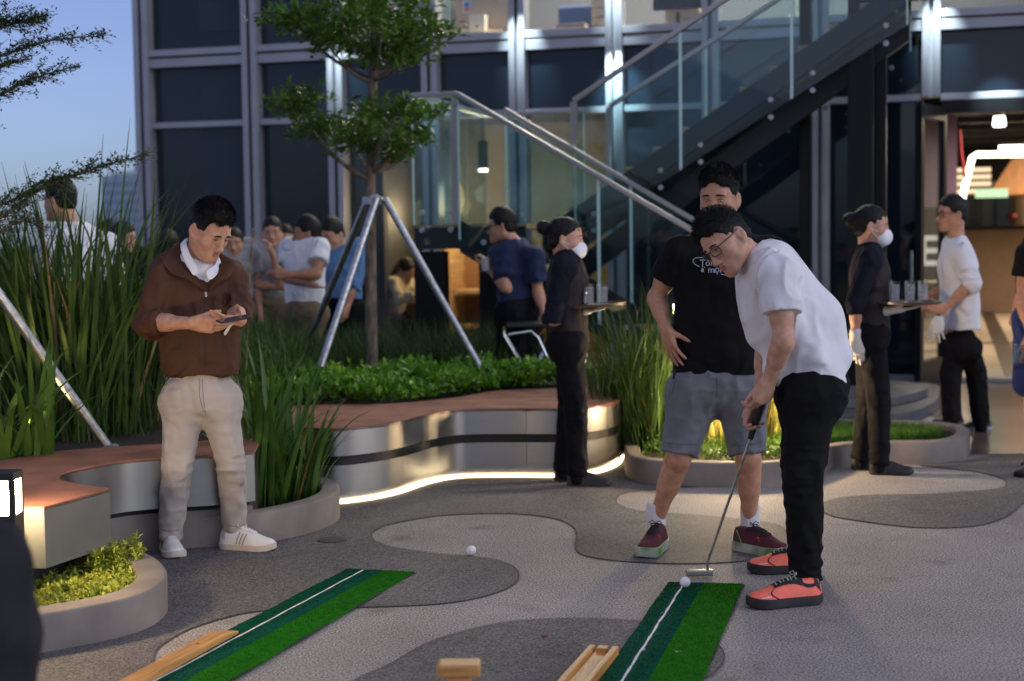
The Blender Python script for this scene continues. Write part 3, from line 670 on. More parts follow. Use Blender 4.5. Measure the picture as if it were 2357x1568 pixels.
xe, ze = xs0 + 12.5 * run, zl + 12.5 * rise
strg(xs0, zl, xe, ze, YC - .02, -.05, .25, .02); strg(xs0, zl, xe, ze, YD + .02, -.05, .30, .02)
mbs = MB(); q = [SW(xs0, YC, zl - .27), SW(xe, YC, ze - .27), SW(xe, YD, ze - .27), SW(xs0, YD, zl - .27)]; q2 = [(a, b, c - .03) for a, b, c in q]
mbs.add(q + q2, [(0, 1, 2, 3), (7, 6, 5, 4), (0, 4, 5, 1), (1, 5, 6, 2), (2, 6, 7, 3), (3, 7, 4, 0)]); mbs.build('soffit', M_BLKM, S)
# second deep beam under the flight
strg(xs0 + .2, zl - .3, xe, ze - .28, (YC + YD) / 2, .0, .22, .12, 'carriage_beam')
# glass and rail of the far flight
def balustrade(x0, z0, x1, z1, y, gl0, parts, rh, name='glass_panel'):
    for k in range(parts):
        a, b = k / parts, (k + 1) / parts; e = .006 / max(.1, abs(x1 - x0)) if parts > 1 else 0
        xa, xb = x0 + (x1 - x0) * (a + e), x0 + (x1 - x0) * (b - e); za, zb2 = z0 + (z1 - z0) * (a + e), z0 + (z1 - z0) * (b - e)
        mb = MB(); vs = [SW(xa, y, za + gl0), SW(xb, y, zb2 + gl0), SW(xb, y, zb2 + rh), SW(xa, y, za + rh)]; vs += [(v[0], v[1] + .014, v[2]) for v in vs]
        mb.add(vs, [(0, 1, 2, 3), (7, 6, 5, 4), (0, 4, 5, 1), (1, 5, 6, 2), (2, 6, 7, 3), (3, 7, 4, 0)]); mb.build(name, M_RGLASS, S)
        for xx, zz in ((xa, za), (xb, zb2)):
            MB().box(SW(xx, y + .007, zz + (gl0 + rh) / 2), (.010, .018, rh - gl0 - .004)).build('edge_glint', M_GEDGE, S)
        for t in (.18, .82):
            for dz in (-.02, -.16):
                xx, zz = xa + (xb - xa) * t, za + (zb2 - za) * t + dz + gl0 + .12
                MB().lathe(SW(xx, y - .012, zz), [(.022, 0), (.022, .02), (.012, .03), (.012, .06)], 12, axis=[[1, 0, 0], [0, 0, 1], [0, -1, 0]]).build('standoff', M_GALV, S, smooth=True)
    th = math.atan2(z1 - z0, x1 - x0)
    L2 = math.hypot(x1 - x0, z1 - z0); c = SW((x0 + x1) / 2, y + .007, (z0 + z1) / 2 + rh + .02)
    MB().box(c, (L2, .06, .04), M=Euler((0, -th, 0)).to_matrix()).build('handrail', M_RAIL, S, bevel=.006)
for (pa, pb, yy) in (((1320, 238), (1690, -10), YC - .05), ((1402, 250), (1812, -10), YD + .05)):
    qa, qb = FL(*pa, yy), FL(*pb, yy); sl_ = (qb[1] - qa[1]) / (qb[0] - qa[0])
    balustrade(qa[0], qa[1] - RH, xe, qa[1] - RH + sl_ * (xe - qa[0]), yy, -.12, 3, RH)
    MB().box(SW(qa[0], yy, qa[1] - .16), (.05, .05, .34)).build('newel', M_RAIL, S)
# half landing
MB().box(SW((xl0 + xl1) / 2, (YA + YD) / 2, zl - .02), (xl1 - xl0, YD - YA, .04)).build('landing_board', M_TREAD, S)
zbm = FL(1060, 567, YA)[1]
MB().box(SW((xl0 + xl1) / 2, YA - .01, (zl + zbm) / 2 - .02), (xl1 - xl0, .02, zl - zbm)).build('landing_beam', M_STRG, S, bevel=.003)
MB().box(SW(xl0 + .01, (YA + YD) / 2, (zl + zbm) / 2 - .02), (.02, YD - YA - .04, zl - zbm)).build('landing_beam', M_STRG, S)
for (xa, ya) in ((xl0 + .1, YA + .1), (xl0 + .1, YD - .1), (xl1 - .2, YD - .1)):
    MB().box(SW(xa, ya, (zbm - .03) / 2), (.26, .1, zbm - .05)).build('landing_post', M_BLKM, S)
for px in (982,):
    for py in (528, 556):
        q = FL(px, py, YA - .03); MB().lathe(SW(q[0], YA - .02, q[1]), [(.03, 0), (.03, .015), (.012, .02)], 14, axis=[[1, 0, 0], [0, 0, 1], [0, -1, 0]]).build('bolt', M_GALV, S, smooth=True)
balustrade(xl0, zl, xl1 - .55, zl, YA - .03, -.0, 1, RH)
balustrade(xl0 + .2, zl, xl1, zl, YD + .03, 0, 1, RH)
c = SW(xl0, (YA + YD) / 2, zl + RH / 2); MB().box(c, (.014, YD - YA, RH)).build('glass_panel', M_RGLASS, S)
MB().box(SW(xl0, (YA + YD) / 2, zl + RH + .02), (.06, YD - YA, .04)).build('handrail', M_RAIL, S, bevel=.006)
# near flight going down to the right
xd0 = xl1 - .55
nd = 8; rd = zl / (nd + 1)
pA, pB = FL(1200, 247, YA), FL(1600, 478, YA); slope = (pA[1] - pB[1]) / (pB[0] - pA[0]); rn = rd / slope
for k in range(1, nd + 1):
    x, z = xd0 + (k - 1) * rn, zl - k * rd
    MB().box(SW(x + rn / 2, (YA + YB_) / 2, z - .02), (rn + .03, YB_ - YA - .05, .042)).build('tread', M_TREAD, S, bevel=.004)
    MB().box(SW(x + .006, (YA + YB_) / 2, z + rd / 2 - .02), (.012, YB_ - YA - .06, rd - .045)).build('riser', M_STRG, S)
xf, zf = xd0 + nd * rn, zl - nd * rd
strg(xd0, zl, xf, zf, YA - .0, .04, .22, .02); strg(xd0, zl, xf, zf, YB_, .04, .22, .02)
balustrade(xd0, zl, xf, zf, YA - .04, -.12, 2, RH); balustrade(xd0 + .1, zl - .05, xf, zf, YB_ + .03, -.12, 2, RH)
for x_, z_ in ((xd0 - .02, zl), ):
    MB().box(SW(x_, YA - .04, z_ + RH / 2), (.04, .05, RH)).build('newel', M_RAIL, S)
# steel columns carrying the flight
for px0, px1, yl in ((1952, 2010, YC + .2), (2012, 2040, YC + .5), (1842, 1868, YD)):
    a, b = FL(px0, 500, yl)[0], FL(px1, 500, yl)[0]
    o = MB(FW((a + b) / 2, yl, 0)).box(FW((a + b) / 2, yl, 2.05), (b - a, .18, 4.1), rz=TH).build('steel_column', M_BLKM, None, bevel=.005)
    tag(o, {1952: 'broad black steel column under the stair beside the masked waitress', 2012: 'slim black steel column behind the broad one under the stair', 1842: 'narrow dark column left of the grey mullion under the stair'}[px0], 'column', 'steel columns under the stair')
# unseen cool lamps added to make the glare patches on the mullions
for px, py, e in ((1200, 105, 14), (1421, 190, 30), (1421, -10, 22), (785, 170, 10), (2160, 75, 14), (2300, 222, 14)):
    x, z = FL(px, py, -.12); l = lamp('glare_spot', 'SPOT', tuple(FW(x - .03, -.55, z + .55)), e * 12, (.75, .95, 1), .02, spot=44, blend=1.0); aim(l, FW(x, -.1, z))
# ================================================================== FAR TOWERS
M_TW1 = mat('hazy_tower_glass', (.20, .26, .36), .5, spec=.4); M_TW2 = mat('hazy_tower_wall', (.34, .38, .45), .8)  # distance haze is mixed into these tower colours
def tower(px0, px1, pyt, Y, m, label, cols, floors, zb=-60):
    a, b = P(px0, pyt, Y), P(px1, pyt, Y); w = b[0] - a[0]; zt_ = a[2]
    r = empty('tower_block', (a[0] + w / 2, Y, zb), label, 'tower')
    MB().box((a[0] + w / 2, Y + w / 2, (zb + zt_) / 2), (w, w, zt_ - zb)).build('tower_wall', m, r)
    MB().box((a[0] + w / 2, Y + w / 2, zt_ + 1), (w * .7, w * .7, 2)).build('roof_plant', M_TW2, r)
    g = mat('hazy_tower_window', (.15, .21, .31), .4, spec=.5)  # window tone paled for the haze as well
    me = None
    for c in range(cols):
        x = a[0] + w * (c + .5) / cols
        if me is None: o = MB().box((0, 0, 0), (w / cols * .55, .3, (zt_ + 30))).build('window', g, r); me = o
        else: o = me.copy(); C.objects.link(o)
        o.location = (x, Y - .1, (zt_ - 30) / 2); o.parent = r; o.matrix_parent_inverse = r.matrix_basis.inverted()
    for k in range(floors):
        zz = zt_ - (k + .5) * 3.6
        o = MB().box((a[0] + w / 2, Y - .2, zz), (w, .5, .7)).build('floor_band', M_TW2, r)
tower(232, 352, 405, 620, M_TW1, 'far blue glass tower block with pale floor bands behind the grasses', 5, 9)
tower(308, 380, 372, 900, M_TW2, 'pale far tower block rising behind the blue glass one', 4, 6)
# ================================================================== VEGETATION
rng = np.random.default_rng(11)
def leaf_mat(name, a, b, rough=.5, transl=.25, scale=6):
    return mat(name, a, rough, col2=b, vscale=scale, transl=transl, spec=.35, detail=2)
M_GRASS = leaf_mat('deep_green_blade', (.020, .056, .011), (.085, .155, .028), scale=5)
M_IRIS = leaf_mat('iris_blade', (.045, .10, .016), (.09, .19, .03), .42, scale=7)
M_DRY = leaf_mat('dry_blade', (.20, .11, .035), (.33, .24, .10), .7)
M_FOL = leaf_mat('tree_leaf', (.042, .11, .016), (.13, .25, .04), .4, scale=10, transl=.4)
M_SHRUB = leaf_mat('shrub_leaf', (.06, .19, .012), (.20, .40, .03), .4, scale=12)
M_SEDUM = leaf_mat('sedum_leaf', (.28, .38, .04), (.46, .47, .08), .5, scale=14)
M_FINE = leaf_mat('fine_grass', (.020, .046, .012), (.05, .10, .024), .6, scale=8)
M_LAWN = leaf_mat('short_grass', (.06, .15, .015), (.11, .24, .03), .5, scale=10)
M_STRAW = leaf_mat('straw_grass', (.16, .19, .03), (.36, .30, .08), .6, scale=9)
M_BARK = mat('grey_bark', (.15, .115, .085), .9, var=.5, vscale=28, bump=.6, bscale=55, stretch=(1, 1, .35))

def blade_arrays(base, az, L, wd, lean, curve, seg=6, twist=0.0, fold=.25):
    """one strap leaf: rises along a lean that grows towards the tip"""
    d = np.array([math.cos(az), math.sin(az), 0.0]); s = np.array([-math.sin(az + twist), math.cos(az + twist), 0.0])
    p = np.array(base, float); vs = []; fs = []
    for i in range(seg + 1):
        t = i / seg; a = lean + curve * t * t
        w = wd * (1 - t ** 2.2) * (.75 + .5 * t if t < .4 else .95) + .0006
        nrm = d * math.cos(a) * -1 + np.array([0, 0, 1]) * math.sin(a)
        vs += [p + s * w, p - nrm * fold * w * .8 * 0 + (d * math.cos(a) - np.array([0, 0, 1]) * math.sin(a)) * fold * w, p - s * w]
        p = p + (d * math.sin(a) + np.array([0, 0, 1]) * math.cos(a)) * (L / seg)
    for i in range(seg):
        b = i * 3; fs += [(b, b + 3, b + 4, b + 1), (b + 1, b + 4, b + 5, b + 2)]
    return np.array(vs), np.array(fs)
def blades_mesh(name, specs, seg=4):
    V, Fc, n = [], [], 0
    for sp in specs:
        v, f = blade_arrays(*sp, seg=seg); V.append(v); Fc.append(f + n); n += len(v)
    return npmesh(name, np.concatenate(V), np.concatenate(Fc))
def inside(p, poly):
    x, y = p; c = False; n = len(poly); j = n - 1
    for i in range(n):
        xi, yi = poly[i][0], poly[i][1]; xj, yj = poly[j][0], poly[j][1]
        if (yi > y) != (yj > y) and x < (xj - xi) * (y - yi) / (yj - yi) + xi: c = not c
        j = i
    return c
def scatter(poly, n, margin=None):
    a = np.array([p[:2] for p in poly]); lo, hi = a.min(0), a.max(0); out = []
    while len(out) < n:
        q = lo + (hi - lo) * rng.random(2)
        if inside(q, poly): out.append(q)
    return np.array(out)
# ---- strap-leaved plants: each leaf its own object, a few shared shapes
def strap_plant(name, label, loc, leaves, m, group, variants=6, Lr=(.4, .8), wd=.016, lean=(.05, .5), curve=(.2, 1.4), spread=.12, dry=.0, cat='plant', seed=3, seg=7):
    r = np.random.default_rng(seed); root = empty(name, loc, label, cat, group)
    meshes = []
    for k in range(variants):
        L = Lr[0] + (Lr[1] - Lr[0]) * (k + .5) / variants
        v, f = blade_arrays((0, 0, 0), 0, L, wd * (.75 + .5 * r.random()), lean[0] + (lean[1] - lean[0]) * r.random(), curve[0] + (curve[1] - curve[0]) * r.random(), seg=seg)
        me = npmesh('leaf', v, f); me.materials.append(M_DRY if (k == 0 and dry) else m); me.polygons.foreach_set('use_smooth', np.ones(len(me.polygons), bool)); meshes.append(me)
    for i in range(leaves):
        k = 0 if (dry and r.random() < dry) else int(r.integers(1 if dry else 0, variants))
        o = bpy.data.objects.new('leaf', meshes[k]); C.objects.link(o); o.parent = root
        a = r.random() * 6.283; q = spread * math.sqrt(r.random())
        o.location = (q * math.cos(a), q * math.sin(a), 0); o.rotation_euler = (r.normal(0, .06), r.normal(0, .06), a + r.normal(0, .8))
        s_ = .8 + .4 * r.random(); o.scale = (s_, s_, s_)
    return root
# iris right of the man in the brown jacket
IRG = 'iris clumps along the planters'
for k, (px, py, nl, Lr, sd, lab) in enumerate((
        (592, 1165, 30, (.62, .92), 1, 'tall iris clump against the trousers of the man in the brown jacket'),
        (650, 1155, 34, (.42, .78), 2, 'dense iris clump in the middle of the kerbed planter'),
        (700, 1140, 26, (.34, .56), 3, 'low arching iris clump spilling over the planter kerb by the lit bench'),
        (620, 1120, 26, (.5, .8), 4, 'iris clump at the rear of the kerbed planter against the steel bench'))):
    g = G(px, py, .1); strap_plant('iris_plant', lab, (g[0], g[1], .09), nl, M_IRIS, IRG, Lr=Lr, wd=.018, lean=(.04, .5), curve=(.15, 1.5), spread=.1, dry=.05, seed=20 + sd)
for k, (px, py, nl, Lr, sd, lab) in enumerate((
        (15, 1062, 24, (.42, .62), 5, 'lamplit yellow-green iris clump at the picture edge behind the bollard'),
        (85, 1055, 24, (.36, .6), 6, 'lamplit iris clump in front of the slanting steel pole'),
        (-70, 1062, 14, (.4, .6), 7, 'iris clump partly out of view at the edge of the left bed'))):
    g = G(px, py, .41); strap_plant('iris_plant', lab, (g[0], g[1], .41), nl, M_IRIS, IRG, Lr=Lr, wd=.019, lean=(.05, .85), curve=(.1, 1.5), spread=.09, seed=40 + sd)
# small uplight hidden among those leaves
g = G(60, 1058, .41); r = empty('spike_light', (g[0], g[1] + .12, .41), 'small black uplight half hidden among the lamplit iris leaves', 'garden light'); q = np.array([g[0], g[1] + .12, .41])
MB().lathe(q, [(.012, 0), (.012, .05), (.032, .06), (.035, .12), (.03, .12)], 14).build('housing', mat('uplight_black', (.02, .02, .02), .5), r, smooth=True)
MB().lathe(q + np.array([0, 0, .118]), [(.029, 0), (.029, .003)], 14).build('lens', emit('uplight_glow', (1, .72, .36), 30), r)
l = lamp('spike_lamp', 'SPOT', tuple(q + np.array([0, 0, .13])), 30, (1, .70, .32), .03, spot=130, blend=.8); aim(l, q + np.array([.05, -.06, 1]))
# tall lemongrass clumps of the left bed
TG = 'tall grass clumps in the left bed'
LG = ((140, 7.75, 90, (.9, 1.3), 'dark grass clump rising in front of the white shirt at the planter edge'), (70, 8.2, 110, (.9, 1.35), 'tall dark grass clump under the sloping branches'), (180, 8.3, 120, (1.0, 1.5), 'tallest dark grass clump in front of the man turned away in white'),
      (270, 8.0, 100, (.8, 1.3), 'dark grass clump left of the man in the brown jacket'), (345, 8.6, 90, (.6, 1.05), 'shorter grass clump behind the brown jacket elbow'),
      (-40, 8.6, 70, (.9, 1.3), 'grass clump at the picture edge behind the steel pole'), (420, 8.9, 60, (.5, .85), 'low grass clump behind the man with the phone'))
for k, (px, Y, nl, Lr, lab) in enumerate(LG):
    p = P(px, 1000, Y); strap_plant('tall_grass', lab, (p[0], p[1], .41), nl, M_GRASS, TG, variants=9, Lr=Lr, wd=.0125, lean=(.02, .42), curve=(.05, 1.3), spread=.2, dry=.10, cat='grass clump', seed=60 + k, seg=8)
    sp = [(np.array([p[0] + rng.normal(0, .16), p[1] + rng.normal(0, .16), .41]), rng.random() * 6.28, Lr[0] * (.4 + .8 * rng.random()), .004, rng.random() * .5, rng.random() * 1.6) for _ in range(150)]
    tag(link('undergrowth', blades_mesh('undergrowth', sp), M_FINE if k % 2 else M_GRASS), kind='stuff')
# one seed head rising behind the jacket
sp0, sp1 = P(575, 640, 8.3), P(582, 535, 8.3)
sh = empty('seed_stalk', (sp0[0], 8.3, .41), 'pale feathery grass seed head behind the jacket shoulder', 'seed head')
MB().tube([(sp0[0] - .05, 8.3, .41), sp0, (sp0 + sp1) / 2 + np.array([.003, 0, 0]), sp1], [.003, .0025, .002, .001], 5).build('stalk', M_DRY, sh)
bl = [(sp0 + (sp1 - sp0) * t + 0, rng.random() * 6.28, .03, .0022, .25, .2) for t in np.linspace(.35, 1, 60)]
link('seed_head', blades_mesh('seed_head', bl, 2), M_DRY, sh)
# dark fine grasses of the centre bed and the group's foreground
def fine_grass(name, pts, n, L, wd, m, z, lean=.7, curve=1.4, per=1):
    q = scatter(pts, n); sp = [(np.array([a[0], a[1], z]), rng.random() * 6.28, L * (.55 + .6 * rng.random()), wd, rng.random() * lean, rng.random() * curve) for a in q]
    return tag(link(name, blades_mesh(name, sp, 3), m), kind='stuff')
cb = [P(560, 900, 10.3)[:2], P(880, 900, 10.7)[:2], P(1160, 900, 10.6)[:2], P(1280, 900, 10.9)[:2], P(1180, 900, 12.1)[:2], P(560, 900, 12.1)[:2]]
fine_grass('fine_grass', cb, 3600, .42, .0042, M_FINE, .39)
cb2 = [P(560, 900, 9.2)[:2], P(700, 900, 9.7)[:2], P(700, 900, 12)[:2], P(400, 900, 12)[:2]]
fine_grass('fine_grass', cb2, 1500, .5, .0045, M_GRASS, .39)
# bright low shrub edge of the centre bench
hed = [np.array(p) for p in bk[::-1]]
hed_poly = [p + np.array([0, .04]) for p in hed] + [G(1300, 880, .42)[:2] + np.array([.02, .15]), G(1150, 870, .42)[:2], G(960, 880, .42)[:2], G(800, 882, .42)[:2], G(640, 880, .42)[:2]]
def leaves_mesh(name, pos, up, L, W, r, droop=.5):
    n = len(pos); az = r.random(n) * 6.283; el = np.clip(r.normal(up, .45, n), -.6, 1.5)
    d = np.stack([np.cos(az) * np.cos(el), np.sin(az) * np.cos(el), np.sin(el)], 1); s = np.stack([-np.sin(az), np.cos(az), r.normal(0, .35, n)], 1)
    s /= np.linalg.norm(s, axis=1)[:, None]; nn = np.cross(d, s)
    l = (L * (.65 + .7 * r.random(n)))[:, None]; w = (W * (.65 + .7 * r.random(n)))[:, None]
    v = np.stack([pos, pos + d * l * .5 + s * w + nn * l * .06, pos + d * l - nn * l * .1, pos + d * l * .5 - s * w + nn * l * .06, pos + d * l * .52 - nn * l * .02], 1).reshape(-1, 3)
    b = np.arange(n)[:, None] * 5
    f3 = np.concatenate([b + np.array([0, 1, 4]), b + np.array([1, 2, 4]), b + np.array([2, 3, 4]), b + np.array([3, 0, 4])], 0)
    return npmesh(name, v, None, f3)
q = scatter(hed_poly, 900); clump = []
for a in q:
    hgt = .05 + .11 * rng.random() + .05 * math.sin(a[0] * 7) * math.cos(a[1] * 5)
    k = 9; clump.append(np.stack([a[0] + rng.normal(0, .02, k), a[1] + rng.normal(0, .02, k), .41 + np.abs(hgt) * rng.random(k) ** .6], 1))
tag(link('low_shrub_cover', leaves_mesh('low_shrub_cover', np.concatenate(clump), .75, .058, .015, rng), M_SHRUB), kind='stuff')
# clipped hedge far left at the terrace edge
hp = np.stack([-7.6 + 4.6 * rng.random(9000), 15.6 + .9 * rng.random(9000), 1.34 * rng.random(9000) ** .6], 1)
hd = empty('clipped_hedge', (-5.3, 16, 0), 'dark clipped hedge at the terrace edge behind the tall grasses', 'hedge')
link('hedge_leaves', leaves_mesh('hedge_leaves', hp, .5, .09, .03, rng), M_FOL, hd)
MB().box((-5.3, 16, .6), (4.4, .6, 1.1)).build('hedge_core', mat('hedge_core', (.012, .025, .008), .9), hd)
# sedum in the round planter: upright feathery sprigs
def sprigs(name, poly, n, h, m, z, lw=(.018, .0028), per=26, hv=None):
    q = scatter(poly, n); P_ = []
    for a in q:
        hh = h * (.5 + .7 * rng.random()) * (hv(a) if hv else 1)
        t = np.sort(rng.random(per)) ** .8; lx, ly = rng.normal(0, .14, 2)
        P_.append(np.stack([a[0] + lx * hh * t + rng.normal(0, .003, per), a[1] + ly * hh * t + rng.normal(0, .003, per), z + hh * t], 1))
    return tag(link(name, leaves_mesh(name, np.concatenate(P_), .55, lw[0], lw[1], rng), m), kind='stuff')
sed = [p for p in SEDUM_IN]
sprigs('feathery_groundcover', sed, 1100, .062, M_SEDUM, .07, (.026, .0050), 22)
tallp = [G(200, 1335, .1)[:2], G(330, 1310, .1)[:2], G(320, 1290, .1)[:2], G(210, 1300, .1)[:2]]
sprigs('feathery_groundcover', tallp, 130, .12, M_SEDUM, .07, (.028, .005), 30)
# right planter: short bright cover at the front, straw and green grasses behind
ri = [p for p in RIGHT_IN]
front_r = [G(1478, 1052, .1)[:2], G(1560, 1062, .1)[:2], G(1690, 1068, .1)[:2], G(1800, 1060, .1)[:2], G(1870, 1040, .1)[:2], G(1800, 1010, .1)[:2], G(1500, 1015, .1)[:2]]
sprigs('bright_groundcover', front_r, 650, .09, M_LAWN, .1, (.024, .0045), 14)
strip_r = [G(1880, 1028, .1)[:2], G(1970, 1018, .1)[:2], G(2100, 1018, .1)[:2], G(2165, 1012, .1)[:2], G(2175, 1003, .1)[:2], G(2080, 992, .1)[:2], G(1900, 990, .1)[:2]]
fine_grass('short_lawn', strip_r, 5200, .075, .004, M_LAWN, .1, .6, .8)
RG = 'grass clumps in the winding planter'
for k, (px, Y, nl, Lr, m, lab) in enumerate(((1440, 9.45, 80, (.6, .95), M_GRASS, 'dark grass clump at the end of the wavy bench'), (1500, 9.3, 90, (.6, 1.0), M_GRASS, 'grass clump between the bench end and the man in the black t-shirt'),
        (1548, 9.5, 80, (.6, .95), M_GRASS, 'grass clump touching the black t-shirt sleeve side'), (1625, 9.35, 70, (.4, .62), M_STRAW, 'straw-coloured grass clump lit from below between the bare legs'),
        (1745, 9.4, 80, (.45, .75), M_STRAW, 'lamplit grass clump behind the putter grip'), (1690, 9.7, 60, (.5, .8), M_STRAW, 'lamplit grass clump at the back of the winding planter'))):
    p = P(px, 1040, Y); strap_plant('grass_clump', lab, (p[0], p[1], .1), nl, m, RG, variants=7, Lr=Lr, wd=.006, lean=(.02, .4), curve=(.2, 1.6), spread=.14, dry=.06, cat='grass clump', seed=90 + k, seg=6)
    sp = [(np.array([p[0] + rng.normal(0, .13), p[1] + rng.normal(0, .1), .1]), rng.random() * 6.28, Lr[1] * (.4 + .55 * rng.random()), .0032, rng.random() * .4, rng.random() * 1.8) for _ in range(260)]
    tag(link('undergrowth', blades_mesh('undergrowth', sp), m), kind='stuff')
for px, py0, py1 in ((1440, 640, 700), (1455, 690, 760), (1572, 690, 820), (1476, 760, 830)):
    pass
# ---- small tiered tree in the centre bed
TY = 10.5
tb0 = G(857, 884, .4); TYc = tb0[1]
tree = empty('tiered_tree', (tb0[0], tb0[1], .4), 'slender tree with two flat tiers of small leaves held by a steel tripod', 'tree')
def TP(px, py, dy=0): return P(px, py, TYc + dy)
tr = [TP(857, 884), TP(854, 700), TP(853, 560), TP(852, 440), TP(856, 330), TP(858, 200), TP(862, 100), TP(862, -60), TP(860, -260)]
MB().tube(catmull(tr, 4), list(np.linspace(.043, .026, len(catmull(tr, 4)))), 12).build('trunk', M_BARK, tree, smooth=True)
brs = []
def limb(a, b, r0, r1, sag=.05):
    a, b = np.array(a), np.array(b); m_ = (a + b) / 2 - np.array([0, 0, sag]); pts = catmull([a, m_, b], 4)
    MB().tube(pts, list(np.linspace(r0, r1, len(pts))), 8).build('limb', M_BARK, tree, smooth=True); return pts
tips = []
for (px0, py0, px1, py1, dy) in ((850, 415, 720, 300, -.2), (850, 415, 660, 255, .25), (856, 400, 930, 285, -.3), (858, 395, 1010, 260, .1), (855, 380, 880, 290, -.6), (853, 400, 800, 290, .6), (856, 395, 950, 340, .3),
                                 (858, 190, 760, 110, -.2), (860, 185, 680, 60, .2), (860, 185, 950, 110, -.3), (862, 170, 1010, 80, .2), (860, 160, 880, 60, -.6), (860, 160, 830, 60, .6), (861, 150, 900, 30, .3), (861, 140, 780, 40, -.4)):
    pts = limb(TP(px0, py0), TP(px1, py1, dy), .018, .006); tips.append(pts)
cl = []
def pad(px, py, rx, rz, ry, n, dy=0):
    c = TP(px, py, dy); s_ = TYc / FPX
    for _ in range(int(n * .62)):
        a = rng.normal(0, 1, 3); a /= np.linalg.norm(a); a *= rng.random() ** .45
        base = c + np.array([a[0] * rx * s_, a[1] * ry, a[2] * rz * s_ + .25 * rz * s_ * (rng.random() - .5)])
        k = 8; cl.append(base + rng.normal(0, .032, (k, 3)) * np.array([1.3, 1.3, .8]))
for args in ((690, 232, 62, 26, .35, 46, -.1), (735, 285, 60, 30, .4, 44, 0), (660, 248, 42, 16, .2, 24, 0), (790, 330, 48, 22, .35, 26, -.2), (900, 262, 90, 26, .5, 70, -.1), (975, 262, 58, 16, .3, 34, .1), (870, 310, 90, 34, .5, 74, -.3), (900, 355, 60, 22, .35, 36, 0), (960, 310, 40, 20, .3, 22, -.2), (840, 285, 60, 24, .4, 34, .3), (700, 315, 44, 12, .2, 14, 0),
             (700, 40, 70, 22, .4, 56, -.1), (650, 55, 50, 18, .25, 26, 0), (760, 90, 72, 42, .5, 76, .1), (850, 70, 100, 60, .6, 120, -.3), (940, 95, 80, 44, .5, 84, 0), (990, 70, 58, 20, .3, 34, .1), (880, 130, 90, 26, .45, 66, .1), (800, 20, 90, 40, .5, 70, 0), (920, 25, 80, 40, .5, 66, 0), (860, -60, 120, 50, .6, 90, 0), (945, 140, 40, 20, .3, 20, -.2)):
    pad(*args)
link('crown', leaves_mesh('crown', np.concatenate(cl), .35, .072, .0175, rng), M_FOL, tree)
# tripod stake
tp = empty('tree_tripod', (tb0[0], tb0[1], .4), 'galvanised steel tripod clamped round the slender tree trunk', 'tree support')
col = TP(856, 462)
MB().lathe(col - np.array([0, 0, .03]), [(.062, 0), (.066, .004), (.066, .056), (.062, .06)], 20).build('collar', M_GALV, tp, smooth=True)
for (a, b, lab) in ((TP(868, 452, -.09), P(738, 845, 10.05), None), (TP(842, 470, .05), P(705, 800, 11.4), None), (TP(886, 458, -.05), P(1116, 865, 10.35), None)):
    MB().tube([a, b], .025, 14).build('leg', M_GALV, tp, smooth=True)
    MB().box((a + col + np.array([0, 0, .02])) / 2, (.05, .09, .03)).build('clamp', M_GALV, tp, bevel=.004)
    MB().lathe(a + np.array([.0, -.04, .0]), [(.016, 0), (.016, .02), (.008, .026), (.008, .05)], 8, axis=[[1, 0, 0], [0, 0, 1], [0, -1, 0]]).build('bolt', M_GALV, tp)
# ---- tree at the left edge: trunk out of frame, branches reaching in; its steel pole
tl = empty('small_leaved_tree', (P(-420, 900, 7.6)[0], 7.6, .41), 'tree whose thin small-leaved branches reach into the sky at the picture edge', 'tree')
def LP(px, py, dy=0): return P(px, py, 7.6 + dy)
MB().tube(catmull([(LP(-420, 900)[0], 7.6, .41), LP(-415, 500), LP(-410, 100), LP(-400, -350)], 5), .05, 10).build('trunk', M_BARK, tl, smooth=True)
lv = []
def branch(px, r0, sub=5, dens=1.0, seed=0):
    r = np.random.default_rng(seed); pts = catmull([LP(*q) for q in px], 8); n = len(pts)
    MB().tube(pts, list(np.linspace(r0, .0015, n)), 6).build('branch', M_BARK, tl, smooth=True)
    tw = MB()
    for i in range(3, n - 1):
        for s_ in range(2):
            t = pts[min(i + 1, n - 1)] - pts[i]; t /= np.linalg.norm(t)
            d = t * .8 + r.normal(0, .32, 3) * np.array([.3, 1, 1]); d /= np.linalg.norm(d); L = (.10 + .22 * r.random()) * (1 - .75 * i / n)
            e = pts[i] + d * L; tw.tube([pts[i], (pts[i] + e) / 2 + np.array([0, 0, .008]), e], [.0022, .0016, .001], 4, cap=False)
            k = max(3, int(46 * L * 4 * dens)); tt = r.random((k, 1)); lv.append(pts[i] + (e - pts[i]) * tt + r.normal(0, .010, (k, 3)))
        k = int(4 * dens); lv.append(pts[i] + r.normal(0, .016, (k, 3)))
    tw.build('twigs', M_BARK, tl)
branch([(-410, 250), (-150, 190), (0, 130), (110, 95), (236, 82)], .014, seed=1)
branch([(-410, 200), (-200, 110), (-40, 75), (40, 52), (100, 38)], .012, seed=2)
branch([(-410, 350), (-120, 280), (0, 218), (80, 180), (176, 152)], .014, seed=3)
branch([(-410, 300), (-100, 180), (-10, 155), (48, 142)], .008, seed=4, dens=.6)
branch([(-410, 260), (-100, 30), (0, 45), (88, 52)], .008, seed=14, dens=.8)
branch([(-410, 640), (-150, 555), (0, 500), (100, 432), (180, 402), (250, 378), (336, 358)], .014, seed=5, dens=.75)
branch([(-410, 620), (-140, 540), (-10, 478), (60, 450), (130, 418)], .010, seed=6, dens=.9)
branch([(-410, 660), (-160, 600), (-20, 545), (50, 510), (96, 525)], .008, seed=7, dens=.5)
link('leaves', leaves_mesh('leaves', np.concatenate(lv), .35, .023, .0055, rng), leaf_mat('branch_leaf', (.03, .06, .018), (.07, .12, .03), .45, scale=12), tl)
a, b = P(-150, 470, 7.0), P(253, 1036, 7.35)
